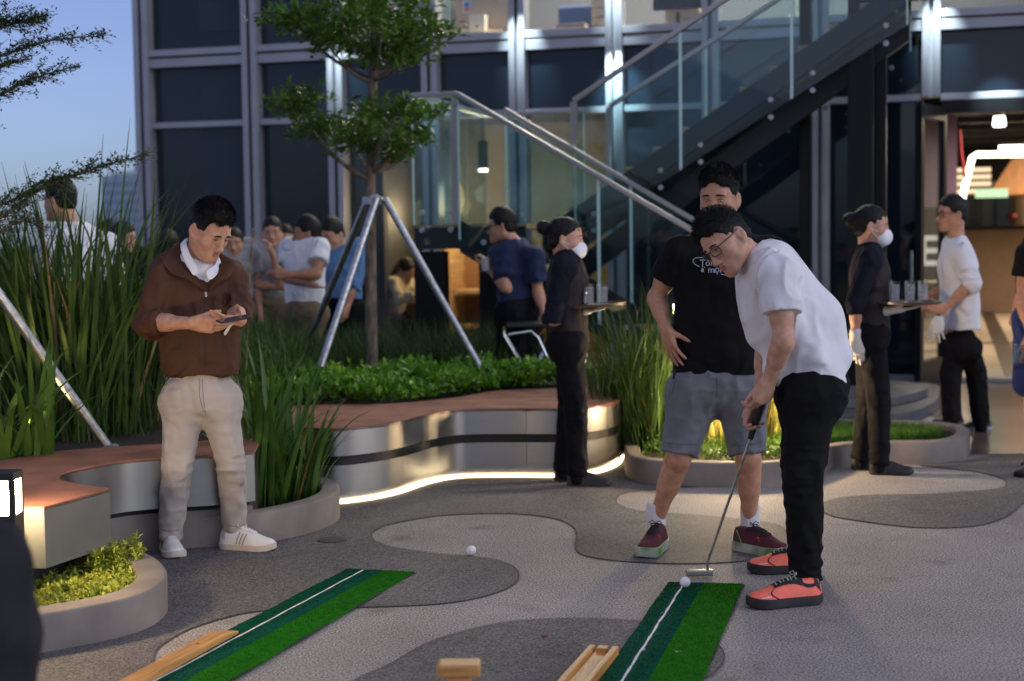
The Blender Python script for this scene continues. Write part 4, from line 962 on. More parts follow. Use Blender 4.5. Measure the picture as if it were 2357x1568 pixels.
po = empty('steel_pole', (b[0], b[1], .42), 'slanting galvanised support pole lit warmly from below at the left bed', 'tree support')
MB().tube([a, b], .024, 14).build('pole', M_GALV, po, smooth=True)
MB().lathe((b[0], b[1], .41), [(.045, 0), (.045, .012), (.03, .02)], 14).build('foot_plate', M_GALV, po)
# ================================================================== PROPS
M_BOLL = mat('bollard_black', (.02, .02, .022), .45, .2)
def bollard(loc, h, w, label, strength, rot=.78, head=.15):
    r = empty('bollard_light', loc, label, 'bollard light', 'square bollard lights', rz=rot); LOCAL.add(r.name)
    zh = h - head
    MB().box((0, 0, zh / 2), (w, w, zh)).build('post', M_BOLL, r, bevel=.003)
    MB().box((0, 0, h - .014), (w, w, .028)).build('cap', M_BOLL, r, bevel=.003)
    for sx in (-1, 1):
        for sy in (-1, 1): MB().box((sx * (w / 2 - .01), sy * (w / 2 - .01), zh + head / 2 - .014), (.02, .02, head - .029)).build('corner_bar', M_BOLL, r)
    MB().box((0, 0, zh + head / 2 - .014), (w - .03, w - .03, head - .034)).build('diffuser', emit('lamp_diffuser', (1.0, .70, .38), strength), r)
    return r
g = P(8, 1100, 5.36); bollard((g[0], 5.36, .07), .60 - .07, .105, 'lit black bollard lamp in the round planter beside the cut end of the bench', 520, 0.0)
g = P(1706, 1000, 9.0); bollard((g[0], 9.0, .1), .46, .10, 'lit black bollard lamp among the grasses behind the golfers', 1100, head=.16)
# low uplight inside the grasses between the legs
# ---- putting mats
M_MATD = mat('dark_green_turf', (.003, .07, .036), .95, var=.22, vscale=40, bump=.35, bscale=420, spec=.05)
M_MATM = mat('mid_green_turf', (.004, .08, .05), .95, var=.2, vscale=40, bump=.35, bscale=420, spec=.05)
M_MATL = mat('bright_green_turf', (.015, .145, .006), .95, var=.2, vscale=40, bump=.35, bscale=420, spec=.05)
M_EDGE = mat('black_rubber', (.012, .012, .012), .8)
M_LINE = mat('white_line', (.72, .74, .72), .9, var=.08, vscale=60)
M_PINE = mat('varnished_pine', (.55, .27, .075), .4, var=.3, vscale=5, stretch=(1, 14, 14), bump=.05, coat=.3)
def putting_mat(label, tl, tr, bl, br, us, line, zt=.011, scuffs=()):
    """corner points on the floor: far left/right, near left/right; us = stripe boundary and line as fractions"""
    tl, tr, bl, br = (np.array(p[:2]) for p in (tl, tr, bl, br))
    c = (tl + tr) / 2; r = empty('putting_mat', (c[0], c[1], 0), label, 'putting mat', 'green putting mats')
    n = 14
    def pt(u, v, z): q = (tl + (tr - tl) * u) * (1 - v) + (bl + (br - bl) * u) * v; return (q[0], q[1], z)
    wob = lambda v, k: .0035 * math.sin(v * 23 + k * 2.1) + .002 * math.sin(v * 61 + k)
    def strip(name, u0, u1, m, z, sk, ra=0, rb=0):
        mb = MB(); a = [pt(u0 + (wob(i / n, sk) * 3 if ra else 0), i / n, z) for i in range(n + 1)]; b = [pt(u1 + (wob(i / n, sk + 1) * 3 if rb else 0), i / n, z) for i in range(n + 1)]
        lo = [(p[0], p[1], .0065) for p in a]; lo2 = [(p[0], p[1], .0065) for p in b]
        mb.wall(a, b); mb.wall(lo, a); mb.wall(b, lo2); mb.wall([a[0], b[0]], [lo[0], lo2[0]]); mb.build(name, m, r)
    e = .012
    strip('rubber_backing', 0, 1, M_EDGE, zt - .003, 0, 1, 1)
    strip('dark_stripe', e * .3, us[0] - .002, M_MATD, zt, 3, 1); strip('middle_stripe', us[0], us[1] - .002, M_MATM, zt + .0002, 3)
    strip('bright_stripe', us[1], 1 - e, M_MATL, zt, 5, 0, 1)
    mb = MB(); a, b = [], []
    for i in range(41):
        v = i / 40; w = .013 + .004 * math.sin(i * 2.3); o = .006 * math.sin(i * 1.1) * math.sin(i * .37)
        a.append(pt(line + o - w, .01 + v * .985, zt + .0032)); b.append(pt(line + o + w, .01 + v * .985, zt + .0032))
    mb.wall(a, b); mb.build('white_line', M_LINE, r)
    # short pile standing on each stripe
    g = np.random.default_rng(5)
    for nm, u0, u1, m_, k in (('dark_pile', .004, us[0], M_MATD, 9000), ('middle_pile', us[0], us[1], M_MATM, 2500), ('bright_pile', us[1], 1 - e * .5, M_MATL, 11000)):
        uu = u0 + (u1 - u0) * g.random(k); vv = g.random(k) ** 1.3
        ok = np.abs(uu - line) > .055; uu, vv = uu[ok], vv[ok]
        q = (tl + (tr - tl) * uu[:, None]) * (1 - vv[:, None]) + (bl + (br - bl) * uu[:, None]) * vv[:, None]
        pp = np.concatenate([q, np.full((len(q), 1), zt - .001)], 1)
        tag(link(nm, leaves_mesh(nm, pp, 1.1, .0042, .0012, g), m_, r), kind='stuff')
    for u, v, s_ in scuffs:
        mb = MB()
        for _ in range(7):
            c = np.array(pt(u + g.normal(0, .02), v + g.normal(0, .003), zt + .0055)); w_ = s_ * (.3 + .7 * g.random()); a0 = g.random() * 3
            mb.add([c + w_ * (.5 + .5 * g.random()) * np.array([math.cos(a0 + t), math.sin(a0 + t) * .6, 0]) for t in np.linspace(0, 6.283, 8)[:-1]], [tuple(range(7))])
        tag(mb.build('scuff_marks', M_LINE, r), kind='stuff')
    return r
def ext(a, b, k): a, b = np.array(a), np.array(b); return a + (b - a) * k
tl, tr = G(1538, 1346), G(1713, 1350)
bl, br = ext(tl, G(1384, 1568), 1.5), ext(tr, G(1620, 1568), 1.5)
putting_mat('green putting mat with the golf ball at its far end and the putter above it', tl, tr, bl, br, (.40, .47), .225, scuffs=((.62, .52, .007), (.25, .51, .006), (.20, .26, .004)))
# the white scuffs on the mat
for px, py, s_ in ((1521, 1513, .012), (1568, 1515, .014), (1330 + 190, 1432, .006)):
    pass
tl2, tr2 = G(798, 1315), G(955, 1322)
bl2, br2 = ext(tl2, G(311, 1568), 1.35), ext(tr2, G(542, 1568), 1.35)
putting_mat('green putting mat running away to the left below the man with the phone', tl2, tr2, bl2, br2, (.40, .54), .275)
# ---- wooden rails and the near wooden block
def rail(label, a, b, w, h, groove=False, side=1):
    a, b = np.array(a[:2]), np.array(b[:2]); d = (b - a); L = np.linalg.norm(d); d /= L; ang = math.atan2(d[1], d[0])
    r = empty('wooden_rail', (*a, 0), label, 'wooden rail', 'pine rails beside the mats', rz=ang); LOCAL.add(r.name)
    if not groove:
        mb = MB(); prof = [(0, 0), (0, h), (w, h), (w, 0)]
        vs = [(0, y, z * (.55 if z else 1)) for y, z in prof] + [(.10, y, z) for y, z in prof] + [(L, y, z) for y, z in prof]
        mb.add(vs, [(3, 2, 1, 0), (8, 9, 10, 11)] + [(k * 4 + i, k * 4 + (i + 1) % 4, (k + 1) * 4 + (i + 1) % 4, (k + 1) * 4 + i) for k in range(2) for i in range(4)])
        mb.build('rail_body', M_PINE, r, bevel=.004)
        MB().lathe((L * .3, w * .5, h - .001), [(.008, 0), (.008, .0015)], 10).build('knot', mat('pine_knot', (.12, .045, .015), .5), r)
    else:
        MB().box((L / 2, w / 2, .012), (L, w, .02)).build('rail_base', M_PINE, r, bevel=.002)
        MB().box((L / 2, .012, h / 2), (L, .022, h)).build('rail_lip', M_PINE, r, bevel=.004); MB().box((L / 2, w - .012, h / 2), (L, .022, h)).build('rail_lip', M_PINE, r, bevel=.004)
        MB().box((.022, w / 2, h / 2 + .001), (.04, w - .02 if w > 0 else w + .02, h)).build('rail_stop', M_PINE, r, bevel=.004)
    return r
rail('long pine rail lying beside the left putting mat', G(512, 1462), ext(G(512, 1462), G(292, 1582), 1.25), .065, .035)
rail('grooved pine rail touching the putting mat of the man with the putter', G(1409, 1512), ext(G(1409, 1512), G(1345, 1590), 1.6), -.055, .038, True)
c = P(1057, 1560, 4.05); bk_ = empty('wooden_block', (c[0], c[1], 0), 'blurred wooden post with a flat block on top near the camera', 'wooden post')
zt1, zt0 = P(1057, 1523, 4.05)[2], P(1057, 1552, 4.05)[2]
MB().box((c[0], 4.05, (zt1 + zt0) / 2), (.117, .08, zt1 - zt0)).build('top_block', M_PINE, bk_, bevel=.008)
MB().box((c[0], 4.05, zt0 / 2), (.065, .06, zt0 - .002)).build('upright', M_PINE, bk_, bevel=.006)
# ---- golf balls
M_BALL = mat('ball_white', (.78, .78, .80), .3, spec=.5, coat=.3)
def golf_ball(p, label):
    bm = bmesh.new(); bmesh.ops.create_icosphere(bm, subdivisions=5, radius=.02135)
    # dimples on a spiral lattice
    N_ = 300; k = np.arange(N_) + .5; ph = np.arccos(1 - 2 * k / N_); th = math.pi * (1 + 5 ** .5) * k
    dirs = np.stack([np.cos(th) * np.sin(ph), np.sin(th) * np.sin(ph), np.cos(ph)], 1)
    co = np.array([v.co for v in bm.verts]); un = co / np.linalg.norm(co, axis=1)[:, None]
    ang = np.arccos(np.clip((un @ dirs.T).max(1), -1, 1)); dep = .00045 * np.clip(1 - (ang / .085) ** 2, 0, 1)
    for v, u, d in zip(bm.verts, un, dep): v.co = Vector(u * (.02135 - d))
    me = bpy.data.meshes.new('golf_ball'); bm.to_mesh(me); bm.free()
    o = link('golf_ball', me, M_BALL, None, True); o.location = (p[0], p[1], .02135 + p[2]); tag(o, label, 'golf ball', 'golf balls')
    return o
golf_ball(G(1577, 1352, .013), 'white golf ball at the end of the white line on the mat')
b2 = golf_ball(G(1085, 1278, .0), 'white golf ball with a thin dark line lying alone on the pale paving')
mk = MB()
for i in range(8):
    a0, a1 = -.55 + i * .1, -.55 + (i + 1) * .1
    def bp_(a, o): return (.0214 * math.sin(-.25 + o), -.0214 * math.cos(a) * math.cos(-.25 + o), .0214 * math.sin(a + .45) * math.cos(-.25 + o))
    q = [np.array(bp_(a, o)) for a, o in ((a0, -.03), (a1, -.03), (a1, .03), (a0, .03))]; q = [v / np.linalg.norm(v) * .0215 for v in q]
    mk.add(q, [(0, 1, 2, 3)])
mk_o = mk.build('ball_mark', mat('ball_mark', (.03, .035, .09), .5)); mk_o.parent = b2
# small red petal, dry floor debris, drain spot
tag(MB(G(1253, 1464, .006)).box(G(1253, 1464, .012), (.016, .012, .008), rz=.5).build('fallen_petal', mat('dark_red_petal', (.12, .012, .012), .6), bevel=.003), 'dark red petal lying on the round dark paving', 'petal')
dr = G(765, 1243, .005); tag(MB(dr).lathe(dr, [(.07, 0), (.07, .003), (.055, .0035)], 24).build('floor_drain', mat('drain_dark', (.03, .03, .03), .6)), 'small dark round floor plate beside the iris planter', 'drain')
# ---- putter
ga, gb = P(1752, 930, 5.93), P(1727, 1010, 5.97); he = G(1612, 1322, .02)
sa = gb; sb = P(1629, 1292, 6.14); hz = G(1629, 1318, .018)
pt_ = empty('putter', (he[0], he[1], 0), 'golf putter with black grip and steel shaft held above the mat', 'putter')
MB().tube([ga + (ga - gb) * .5, ga, gb], [.015, .0145, .0115], 12).build('grip', M_EDGE, pt_, smooth=True)
MB().tube([sa, sb], [.0062, .0056], 10).build('shaft', M_GALV, pt_, smooth=True)
hc = np.array([hz[0] - .028, hz[1], .018])
MB().tube([sb, sb * .6 + (hc + np.array([.024, 0, .02])) * .4, hc + np.array([.028, 0, .012])], [.008, .006, .0055], 10).build('hosel', M_GALV, pt_, smooth=True)
MB().box(hc + np.array([-.005, 0, 0]), (.112, .03, .026)).build('putter_head', mat('satin_steel', (.38, .38, .38), .35, .9), pt_, bevel=.008, seg=3)
# ---- folding stool behind the masked waitress
SY = 10.6
fs = empty('folding_stool', (P(1215, 830, SY)[0], SY, 0), 'folding stool with black seat and shiny crossed legs behind the masked waitress', 'stool')
a, b = P(1165, 748, SY), P(1275, 745, SY)
MB().box((a + b) / 2, (b[0] - a[0], .32, .03)).build('seat', M_BOLL, fs, bevel=.01)
M_CHR = mat('chrome', (.75, .75, .76), .12, 1.0)
for dy in (-.13, .13):
    t0, t1 = P(1160, 770, SY), P(1222, 875, SY); k = (t1 - t0); e = t0 + k * ((t0[2] - .01) / (t0[2] - t1[2]))
    MB().tube([t0 + np.array([0, dy, .05]), t0 + np.array([0, dy, 0]), e + np.array([0, dy, 0])], .012, 8).build('leg', M_CHR, fs, smooth=True)
    t0 = P(1170, 768, SY); pts = [t0, P(1222, 760, SY), P(1238, 775, SY), P(1290, 890, SY)]; e = pts[2] + (pts[3] - pts[2]) * ((pts[2][2] - .01) / (pts[2][2] - pts[3][2]))
    MB().tube([p + np.array([0, dy, 0]) for p in (t0, pts[1], pts[2], e)], .012, 8).build('leg', M_CHR, fs, smooth=True)
    t0, t1 = P(1266, 782, SY), P(1222, 870, SY); e = t0 + (t1 - t0) * ((t0[2] - .01) / (t0[2] - t1[2]))
    MB().tube([t0 + np.array([0, dy * .8, 0]), e + np.array([0, dy * .8, 0])], .012, 8).build('leg', M_CHR, fs, smooth=True)
# ---- trays and glasses
M_TRAY = mat('tray_brown', (.12, .085, .06), .4, .1); M_GLS = glass('drinking_glass', (.93, .94, .95), 1.5)
M_WATER = mat('pale_drink', (.75, .77, .80), .3)
_t = M_WATER.node_tree.nodes.new('ShaderNodeBsdfTransparent'); _m = M_WATER.node_tree.nodes.new('ShaderNodeMixShader'); _m.inputs[0].default_value = .72
M_WATER.node_tree.links.new(M_WATER.node_tree.nodes['Principled BSDF'].outputs[0], _m.inputs[1]); M_WATER.node_tree.links.new(_t.outputs[0], _m.inputs[2]); M_WATER.node_tree.links.new(_m.outputs[0], M_WATER.node_tree.nodes['Material Output'].inputs[0])
def tray(c, r0, label, tilt=(0, 0)):
    o = MB(c).lathe(c, [(r0 * .9, 0), (r0, .004), (r0 + .006, .018), (r0 + .002, .018), (r0 * .96, .006), (r0 * .2, .005)], 32).build('serving_tray', M_TRAY, smooth=True)
    o.rotation_euler = (tilt[0], tilt[1], 0); return tag(o, label, 'tray', 'round serving trays')
def tumbler(p, h, r0, label, group):
    r = empty('drinking_glass', p, label, 'glass', group); p = np.array(p)
    MB().lathe(p, [(r0 * .86, 0), (r0 * .9, .008), (r0, h), (r0 - .0025, h), (r0 * .9 - .003, .014), (.004, .013)], 20).build('glass_wall', M_GLS, r, smooth=True)
    MB().lathe(p + np.array([0, 0, .0145]), [(r0 * .82, 0), (r0 * .90, h * .72), (.003, h * .72)], 20).build('drink', M_WATER, r, smooth=True)
    return r
# ================================================================== BODY BUILDER: smooth-blended solids meshed as one surface
def vnoise(p, seed=0):
    """value noise, p (n,3) -> (n,) in -1..1"""
    i = np.floor(p).astype(np.int64); f = (p - i).astype(np.float32); f = f * f * (3 - 2 * f)
    def h(x, y, z):
        n = (x * 374761393 + y * 668265263 + z * 2147483647 + seed * 974711) & 0xffffffff
        n = ((n ^ (n >> 13)) * 1274126177) & 0xffffffff; n ^= n >> 16
        return (n & 0xffff).astype(np.float32) / 32767.5 - 1
    x, y, z = i[:, 0], i[:, 1], i[:, 2]; r = 0
    for a in (0, 1):
        for b in (0, 1):
            for c in (0, 1):
                w = (f[:, 0] if a else 1 - f[:, 0]) * (f[:, 1] if b else 1 - f[:, 1]) * (f[:, 2] if c else 1 - f[:, 2])
                r = r + w * h(x + a, y + b, z + c)
    return r
class Solid:
    def __init__(s, lo, hi, h):
        s.h = h; s.lo = np.array(lo, float) - 3 * h; n = np.ceil((np.array(hi) + 3 * h - s.lo) / h).astype(int) + 1
        s.n = n; s.v = np.full(n, .2, np.float32)
        s.ax = [(s.lo[k] + np.arange(n[k]) * h).astype(np.float32) for k in range(3)]
    def _win(s, blo, bhi):
        a = np.clip(np.floor((np.array(blo) - s.lo) / s.h).astype(int), 0, s.n); b = np.clip(np.ceil((np.array(bhi) - s.lo) / s.h).astype(int) + 1, 0, s.n)
        if (b <= a).any(): return None
        sl = tuple(slice(a[k], b[k]) for k in range(3))
        g = [s.ax[k][sl[k]] for k in range(3)]
        return sl, g[0][:, None, None], g[1][None, :, None], g[2][None, None, :]
    def _mix(s, sl, d, k, op):
        c = s.v[sl]
        if op == 'add':
            if k > 0: h = np.maximum(k - np.abs(c - d), 0) / k; s.v[sl] = np.minimum(c, d) - h * h * k * .25
            else: s.v[sl] = np.minimum(c, d)
        elif op == 'sub':
            if k > 0: h = np.maximum(k - np.abs(c + d), 0) / k; s.v[sl] = np.maximum(c, -d) + h * h * k * .25
            else: s.v[sl] = np.maximum(c, -d)
    def cone(s, a, b, ra, rb=None, k=.02, n=None, fl=1.0, op='add', ca=False, cb=False, dim=0.0):
        """tapered capsule a->b; n/fl flattens it along n; ca/cb cut its ends flat"""
        a = np.array(a, float); b = np.array(b, float); rb = ra if rb is None else rb
        m = max(ra, rb) * max(1, fl) + k + 3 * s.h
        w = s._win(np.minimum(a, b) - m, np.maximum(a, b) + m)
        if w is None: return s
        sl, X, Y, Z = w; X = X - np.float32(a[0]); Y = Y - np.float32(a[1]); Z = Z - np.float32(a[2]); ab = b - a
        tA = None
        if ca or cb:
            L = np.linalg.norm(ab); u = ab / L; along = X * np.float32(u[0]) + Y * np.float32(u[1]) + Z * np.float32(u[2])
        if n is not None and fl != 1.0:
            n = np.array(n, float); n = n / np.linalg.norm(n); q = (X * np.float32(n[0]) + Y * np.float32(n[1]) + Z * np.float32(n[2])) * np.float32(1 / fl - 1)
            X = X + q * np.float32(n[0]); Y = Y + q * np.float32(n[1]); Z = Z + q * np.float32(n[2])
            ab = ab + n * (ab @ n) * (1 / fl - 1)
        L2 = float(ab @ ab) + 1e-12
        t = np.clip((X * np.float32(ab[0]) + Y * np.float32(ab[1]) + Z * np.float32(ab[2])) / np.float32(L2), 0, 1)
        d = np.sqrt((X - t * np.float32(ab[0])) ** 2 + (Y - t * np.float32(ab[1])) ** 2 + (Z - t * np.float32(ab[2])) ** 2) - (np.float32(ra) + np.float32(rb - ra) * t)
        if fl < 1: d = d * np.float32(.5 + .5 * fl)
        if ca: d = np.maximum(d, -along)
        if cb: d = np.maximum(d, along - np.float32(L))
        s._mix(sl, d, k, op); return s
    def ell(s, c, r, R=None, k=.02, op='add'):
        c = np.array(c, float); r = np.array(r, float); R = np.eye(3) if R is None else np.array(R)
        m = max(r) + k + 3 * s.h; w = s._win(c - m, c + m)
        if w is None: return s
        sl, X, Y, Z = w; X = X - np.float32(c[0]); Y = Y - np.float32(c[1]); Z = Z - np.float32(c[2])
        q = 0; q2 = 0
        for j in range(3):
            e = X * np.float32(R[0, j]) + Y * np.float32(R[1, j]) + Z * np.float32(R[2, j])
            q = q + (e / np.float32(r[j])) ** 2; q2 = q2 + (e / np.float32(r[j] ** 2)) ** 2
        q = np.sqrt(q); d = q * (q - 1) / (np.sqrt(q2) + 1e-9)
        s._mix(sl, d, k, op); return s
    def cut(s, p, n, c=None, r=None, soft=0.0):
        """remove what lies beyond the plane (p, n), within r of c when given"""
        p = np.array(p, float); n = np.array(n, float); n = n / np.linalg.norm(n)
        if c is None: w = s._win(s.lo, s.lo + s.n * s.h)
        else: w = s._win(np.array(c) - r, np.array(c) + r)
        sl, X, Y, Z = w
        d = (X - np.float32(p[0])) * np.float32(n[0]) + (Y - np.float32(p[1])) * np.float32(n[1]) + (Z - np.float32(p[2])) * np.float32(n[2])
        s.v[sl] = np.maximum(s.v[sl], np.minimum(d, .1)); return s
    def _near(s, w=.03):
        idx = np.flatnonzero(np.abs(s.v.ravel()) < w); i = np.unravel_index(idx, s.v.shape)
        return idx, np.stack([s.ax[k][i[k]] for k in range(3)], 1)
    def rough(s, amp, scale, seed=0, stretch=(1, 1, 1), ridge=False, c=None, r=None, R=None):
        idx, p = s._near()
        if c is not None:
            wt = np.clip(1.2 - np.linalg.norm(p - np.array(c, np.float32), axis=1) / r, 0, 1)
        else: wt = 1
        q = p if R is None else p @ np.array(R, np.float32)
        q = q / np.float32(scale) * np.array(stretch, np.float32)
        n = vnoise(q, seed)
        if ridge: n = .55 - 1.6 * (1 - np.abs(n)) ** 3
        s.v.ravel()[idx] += (amp * n * wt).astype(np.float32); return s
    def mesh(s, name, smooth=1):
        v = s.v; sg = v < 0; nx, ny, nz = v.shape
        cnt = np.zeros((nx - 1, ny - 1, nz - 1), np.uint8)
        for a in (0, 1):
            for b in (0, 1):
                for c in (0, 1): cnt += sg[a:nx - 1 + a, b:ny - 1 + b, c:nz - 1 + c]
        act = np.flatnonzero(((cnt > 0) & (cnt < 8)).ravel())
        if len(act) == 0: return npmesh(name, np.zeros((0, 3)))
        i, j, k = np.unravel_index(act, cnt.shape)
        co = {}
        for a in (0, 1):
            for b in (0, 1):
                for c in (0, 1): co[(a, b, c)] = v[i + a, j + b, k + c]
        P_ = np.zeros((len(act), 3)); N_ = np.zeros(len(act))
        ks = list(co)
        for q in range(8):
            for w in range(q + 1, 8):
                A, Bq = ks[q], ks[w]
                if sum(abs(A[t] - Bq[t]) for t in range(3)) != 1: continue
                va, vb = co[A], co[Bq]; m = (va < 0) != (vb < 0); t = np.where(m, va / np.where(m, va - vb, 1), 0)
                for ax in range(3): P_[:, ax] += np.where(m, A[ax] + t * (Bq[ax] - A[ax]), 0)
                N_ += m
        P_ /= N_[:, None]
        V = s.lo + (P_ + np.stack([i, j, k], 1)) * s.h
        ids = np.full(cnt.shape, -1, np.int32); ids.ravel()[act] = np.arange(len(act), dtype=np.int32)
        F_ = []
        e = np.argwhere(sg[:-1, 1:-1, 1:-1] != sg[1:, 1:-1, 1:-1]); x, y, z = e[:, 0], e[:, 1] + 1, e[:, 2] + 1
        q = np.stack([ids[x, y - 1, z - 1], ids[x, y, z - 1], ids[x, y, z], ids[x, y - 1, z]], 1); fl = ~sg[x, y, z]; q[fl] = q[fl][:, ::-1]; F_.append(q)
        e = np.argwhere(sg[1:-1, :-1, 1:-1] != sg[1:-1, 1:, 1:-1]); x, y, z = e[:, 0] + 1, e[:, 1], e[:, 2] + 1
        q = np.stack([ids[x - 1, y, z - 1], ids[x - 1, y, z], ids[x, y, z], ids[x, y, z - 1]], 1); fl = ~sg[x, y, z]; q[fl] = q[fl][:, ::-1]; F_.append(q)
        e = np.argwhere(sg[1:-1, 1:-1, :-1] != sg[1:-1, 1:-1, 1:]); x, y, z = e[:, 0] + 1, e[:, 1] + 1, e[:, 2]
        q = np.stack([ids[x - 1, y - 1, z], ids[x, y - 1, z], ids[x, y, z], ids[x - 1, y, z]], 1); fl = ~sg[x, y, z]; q[fl] = q[fl][:, ::-1]; F_.append(q)
        Fq = np.concatenate(F_)
        for _ in range(smooth):
            acc = np.zeros_like(V); c_ = np.zeros(len(V))
            for a in range(4):
                b = (a + 1) % 4; np.add.at(acc, Fq[:, a], V[Fq[:, b]]); np.add.at(c_, Fq[:, a], 1); np.add.at(acc, Fq[:, b], V[Fq[:, a]]); np.add.at(c_, Fq[:, b], 1)
            V = V * .5 + .5 * acc / np.maximum(c_, 1)[:, None]
        return npmesh(name, V, Fq)
    def build(s, name, m, parent, smooth=1):
        return link(name, s.mesh(name, smooth), m, parent, True)

def unit(v): v = np.array(v, float); return v / (np.linalg.norm(v) + 1e-12)
def headframe(f, u):
    f = unit(f); u = np.array(u, float); u = unit(u - f * (u @ f)); return np.stack([np.cross(f, u), f, u], 1)   # columns: own right, forward, up
class Head:
    def __init__(s, o, f, u, sc=1.0): s.o = np.array(o, float); s.B = headframe(f, u); s.s = sc
    def w(s, p): return s.o + s.B @ (np.array(p, float) * s.s)
    def d(s, v): return s.B @ np.array(v, float)
def add_head(S, H, neck, female=False, rn=.054, mouth_open=0):
    s = H.s; W_ = H.w; B_ = H.B
    def E(c, r, k=.02, op='add', R=None): S.ell(W_(c), np.array(r) * s, B_ if R is None else B_ @ R, k * s, op)
    def Cn(a, b, ra, rb=None, k=.012, op='add'): S.cone(W_(a), W_(b), ra * s, None if rb is None else rb * s, k * s, op=op)
    E((0, -.002, .036), (.074, .095, .086)); E((0, .028, -.012), (.066, .064, .092), .03)
    j = .9 if female else 1.0
    for x in (-1, 1):
        Cn((x * .050 * j, .006, -.052), (x * .020, .070, -.102), .023 * j, .017, .03)
        E((x * .040, .058, -.034), (.024, .022, .024), .025)
        E((x * .030, .0855, .0195), (.022, .009, .0075), .014)                      # brow
        E((x * .031, .098, -.003), (.0165, .014, .0115), .012, 'sub')               # socket
        E((x * .031, .0795, -.002), (.0145, .012, .0105), .006)                     # lid over the eyeball
        E((x * .0125, .1025, -.043), (.0085, .0095, .0075), .006)                   # wing of the nose
        Rr = np.array(Euler((0, 0, x * .42)).to_matrix())
        E((x * .0785, -.008, -.010), (.0085, .019, .033), .006, 'add', Rr)
        E((x * .0755, -.004, -.036), (.0075, .010, .011), .008)
        E((x * .0890, -.003, -.006), (.0075, .011, .019), .006, 'sub', Rr)
    E((0, .079, -.099), (.023, .019, .018), .024)
    E((0, .072, -.066), (.032, .024, .027), .02)
    Cn((0, .088, .010), (0, .1105, -.036), .0085, .0115, .012); E((0, .113, -.040), (.0115, .0105, .0095), .008)
    Cn((-.019, .0905, -.0655), (.019, .0905, -.0655), .0055, .0055, .006); Cn((-.016, .0905, -.0765), (.016, .0905, -.0765), .0068, .0068, .006)
    E((0, .103, -.0712), (.024, .008, .0018), .003, 'sub')
    S.cone(W_((0, -.022, -.045)), np.array(neck), rn * s * .98, rn * 1.06, .035)
def face_parts(H, par, M, closed=.5, glasses=None, brow=True, h=.002, gaze=(0, 0), body=None):
    """eyes, lids, brows and lips as own small meshes"""
    W_ = H.w; s = H.s; bv = None
    if body is not None:
        me = body.data; n = len(me.vertices); co = np.zeros(n * 3, np.float32); me.vertices.foreach_get('co', co); co = co.reshape(-1, 3)
        near = np.linalg.norm(co - H.o, axis=1) < .2; ls = [tuple(p.vertices) for p in me.polygons]; ls = [f for f in ls if near[f[0]]]
        bv = BVHTree.FromPolygons([tuple(c) for c in co], ls)
    def on(x, z, lift):                    # a point on the face, seen straight from the front
        if bv is not None:
            hit = bv.ray_cast(Vector(W_((x, .2, z))), Vector(-H.B[:, 1]), .3)
            if hit[0] is not None: return np.array(hit[0]) + H.B[:, 1] * lift
        return W_((x, .095 - 7 * x * x + lift, z))
    for x in (-1, 1):
        c = W_((x * .031, .0815, -.002))
        S = Solid(c - .02, c + .02, .0012); S.ell(c, np.array((.0118, .0105, .0026 + .0032 * (1 - closed))) * s, H.B, .0); e = S.build('eye', M['eyewhite'], par, 0)
        c2 = W_((x * .031 + gaze[0], .0868, -.0025 + gaze[1])); S = Solid(c2 - .012, c2 + .012, .001); S.ell(c2, np.array((.0052, .0056, .0022 + .003 * (1 - closed))) * s, H.B, 0); link('iris', S.mesh('iris', 0), M['iris'], e, True)
        mb = MB(); pts = [on(x * .031 + t * .0145, .0035 * (1 - closed * .9) + .0014 * (1 - t * t) - .0018, .0012) for t in np.linspace(-1, 1, 9)]
        mb.tube(pts, [.0005, .0012, .0017, .0018, .0018, .0018, .0017, .0012, .0005], 6); link('lash_line', mb.mesh('lash_line'), M['hair'], e, True)
        if brow:
            a = [on(x * (.013 + .036 * t), .0195 + .008 * t - .011 * t * t, .0004) for t in np.linspace(0, 1, 9)]
            mb = MB(); mb.tube(a, [.0022, .0036, .0042, .0042, .0038, .0034, .0028, .002, .0008], 6); mb.build('eyebrow', M['hair'], par, True)
    a = [on(t * .0215, -.0672 - .0022 * t * t + .0010 * math.cos(t * 6), -.0004) for t in np.linspace(-1, 1, 11)]
    b = [on(t * .019, -.0768 + .003 * t * t, -.0006) for t in np.linspace(-1, 1, 11)]
    wd = [.0008, .002, .003, .0036, .0039, .0037, .0039, .0036, .003, .002, .0008]
    mb = MB(); mb.tube(a, [w * .9 for w in wd], 8); mb.tube(b, [w * 1.15 for w in wd], 8); mb.build('lips', M['lips'], par, True)
    if glasses: add_glasses(H, par, glasses)
def add_glasses(H, par, m):
    W_ = H.w; g = MB(H.o * 0)
    lens = MB()
    for x in (-1, 1):
        loop = []
        for a in np.linspace(0, 2 * math.pi, 25)[:-1]:
            ca, sa = math.cos(a), math.sin(a); px = .025 * abs(ca) ** .55 * np.sign(ca); pz = .0165 * abs(sa) ** .6 * np.sign(sa)
            loop.append(W_((x * .0335 + px, .1065 - 2.2 * (x * .0335 + px) ** 2 * 1.6, -.004 + pz)))
        g.tube(loop + [loop[0], loop[1]], .0019, 6, cap=False); lens.add(loop, [tuple(range(24))])
        g.tube([W_((x * .060, .0985, .004)), W_((x * .0715, .086, .006)), W_((x * .081, .03, .006)), W_((x * .083, -.012, .012)), W_((x * .081, -.022, .002))], .0022, 6)
    g.tube([W_((-.010, .107, .004)), W_((0, .110, .007)), W_((.010, .107, .004))], .0019, 6)
    f_ = g.build('glasses', m, par, True); link('lens', lens.mesh('lens'), M_LENS, f_)
M_LENS = glass('spectacle_lens', (.90, .93, .93), 1.25)
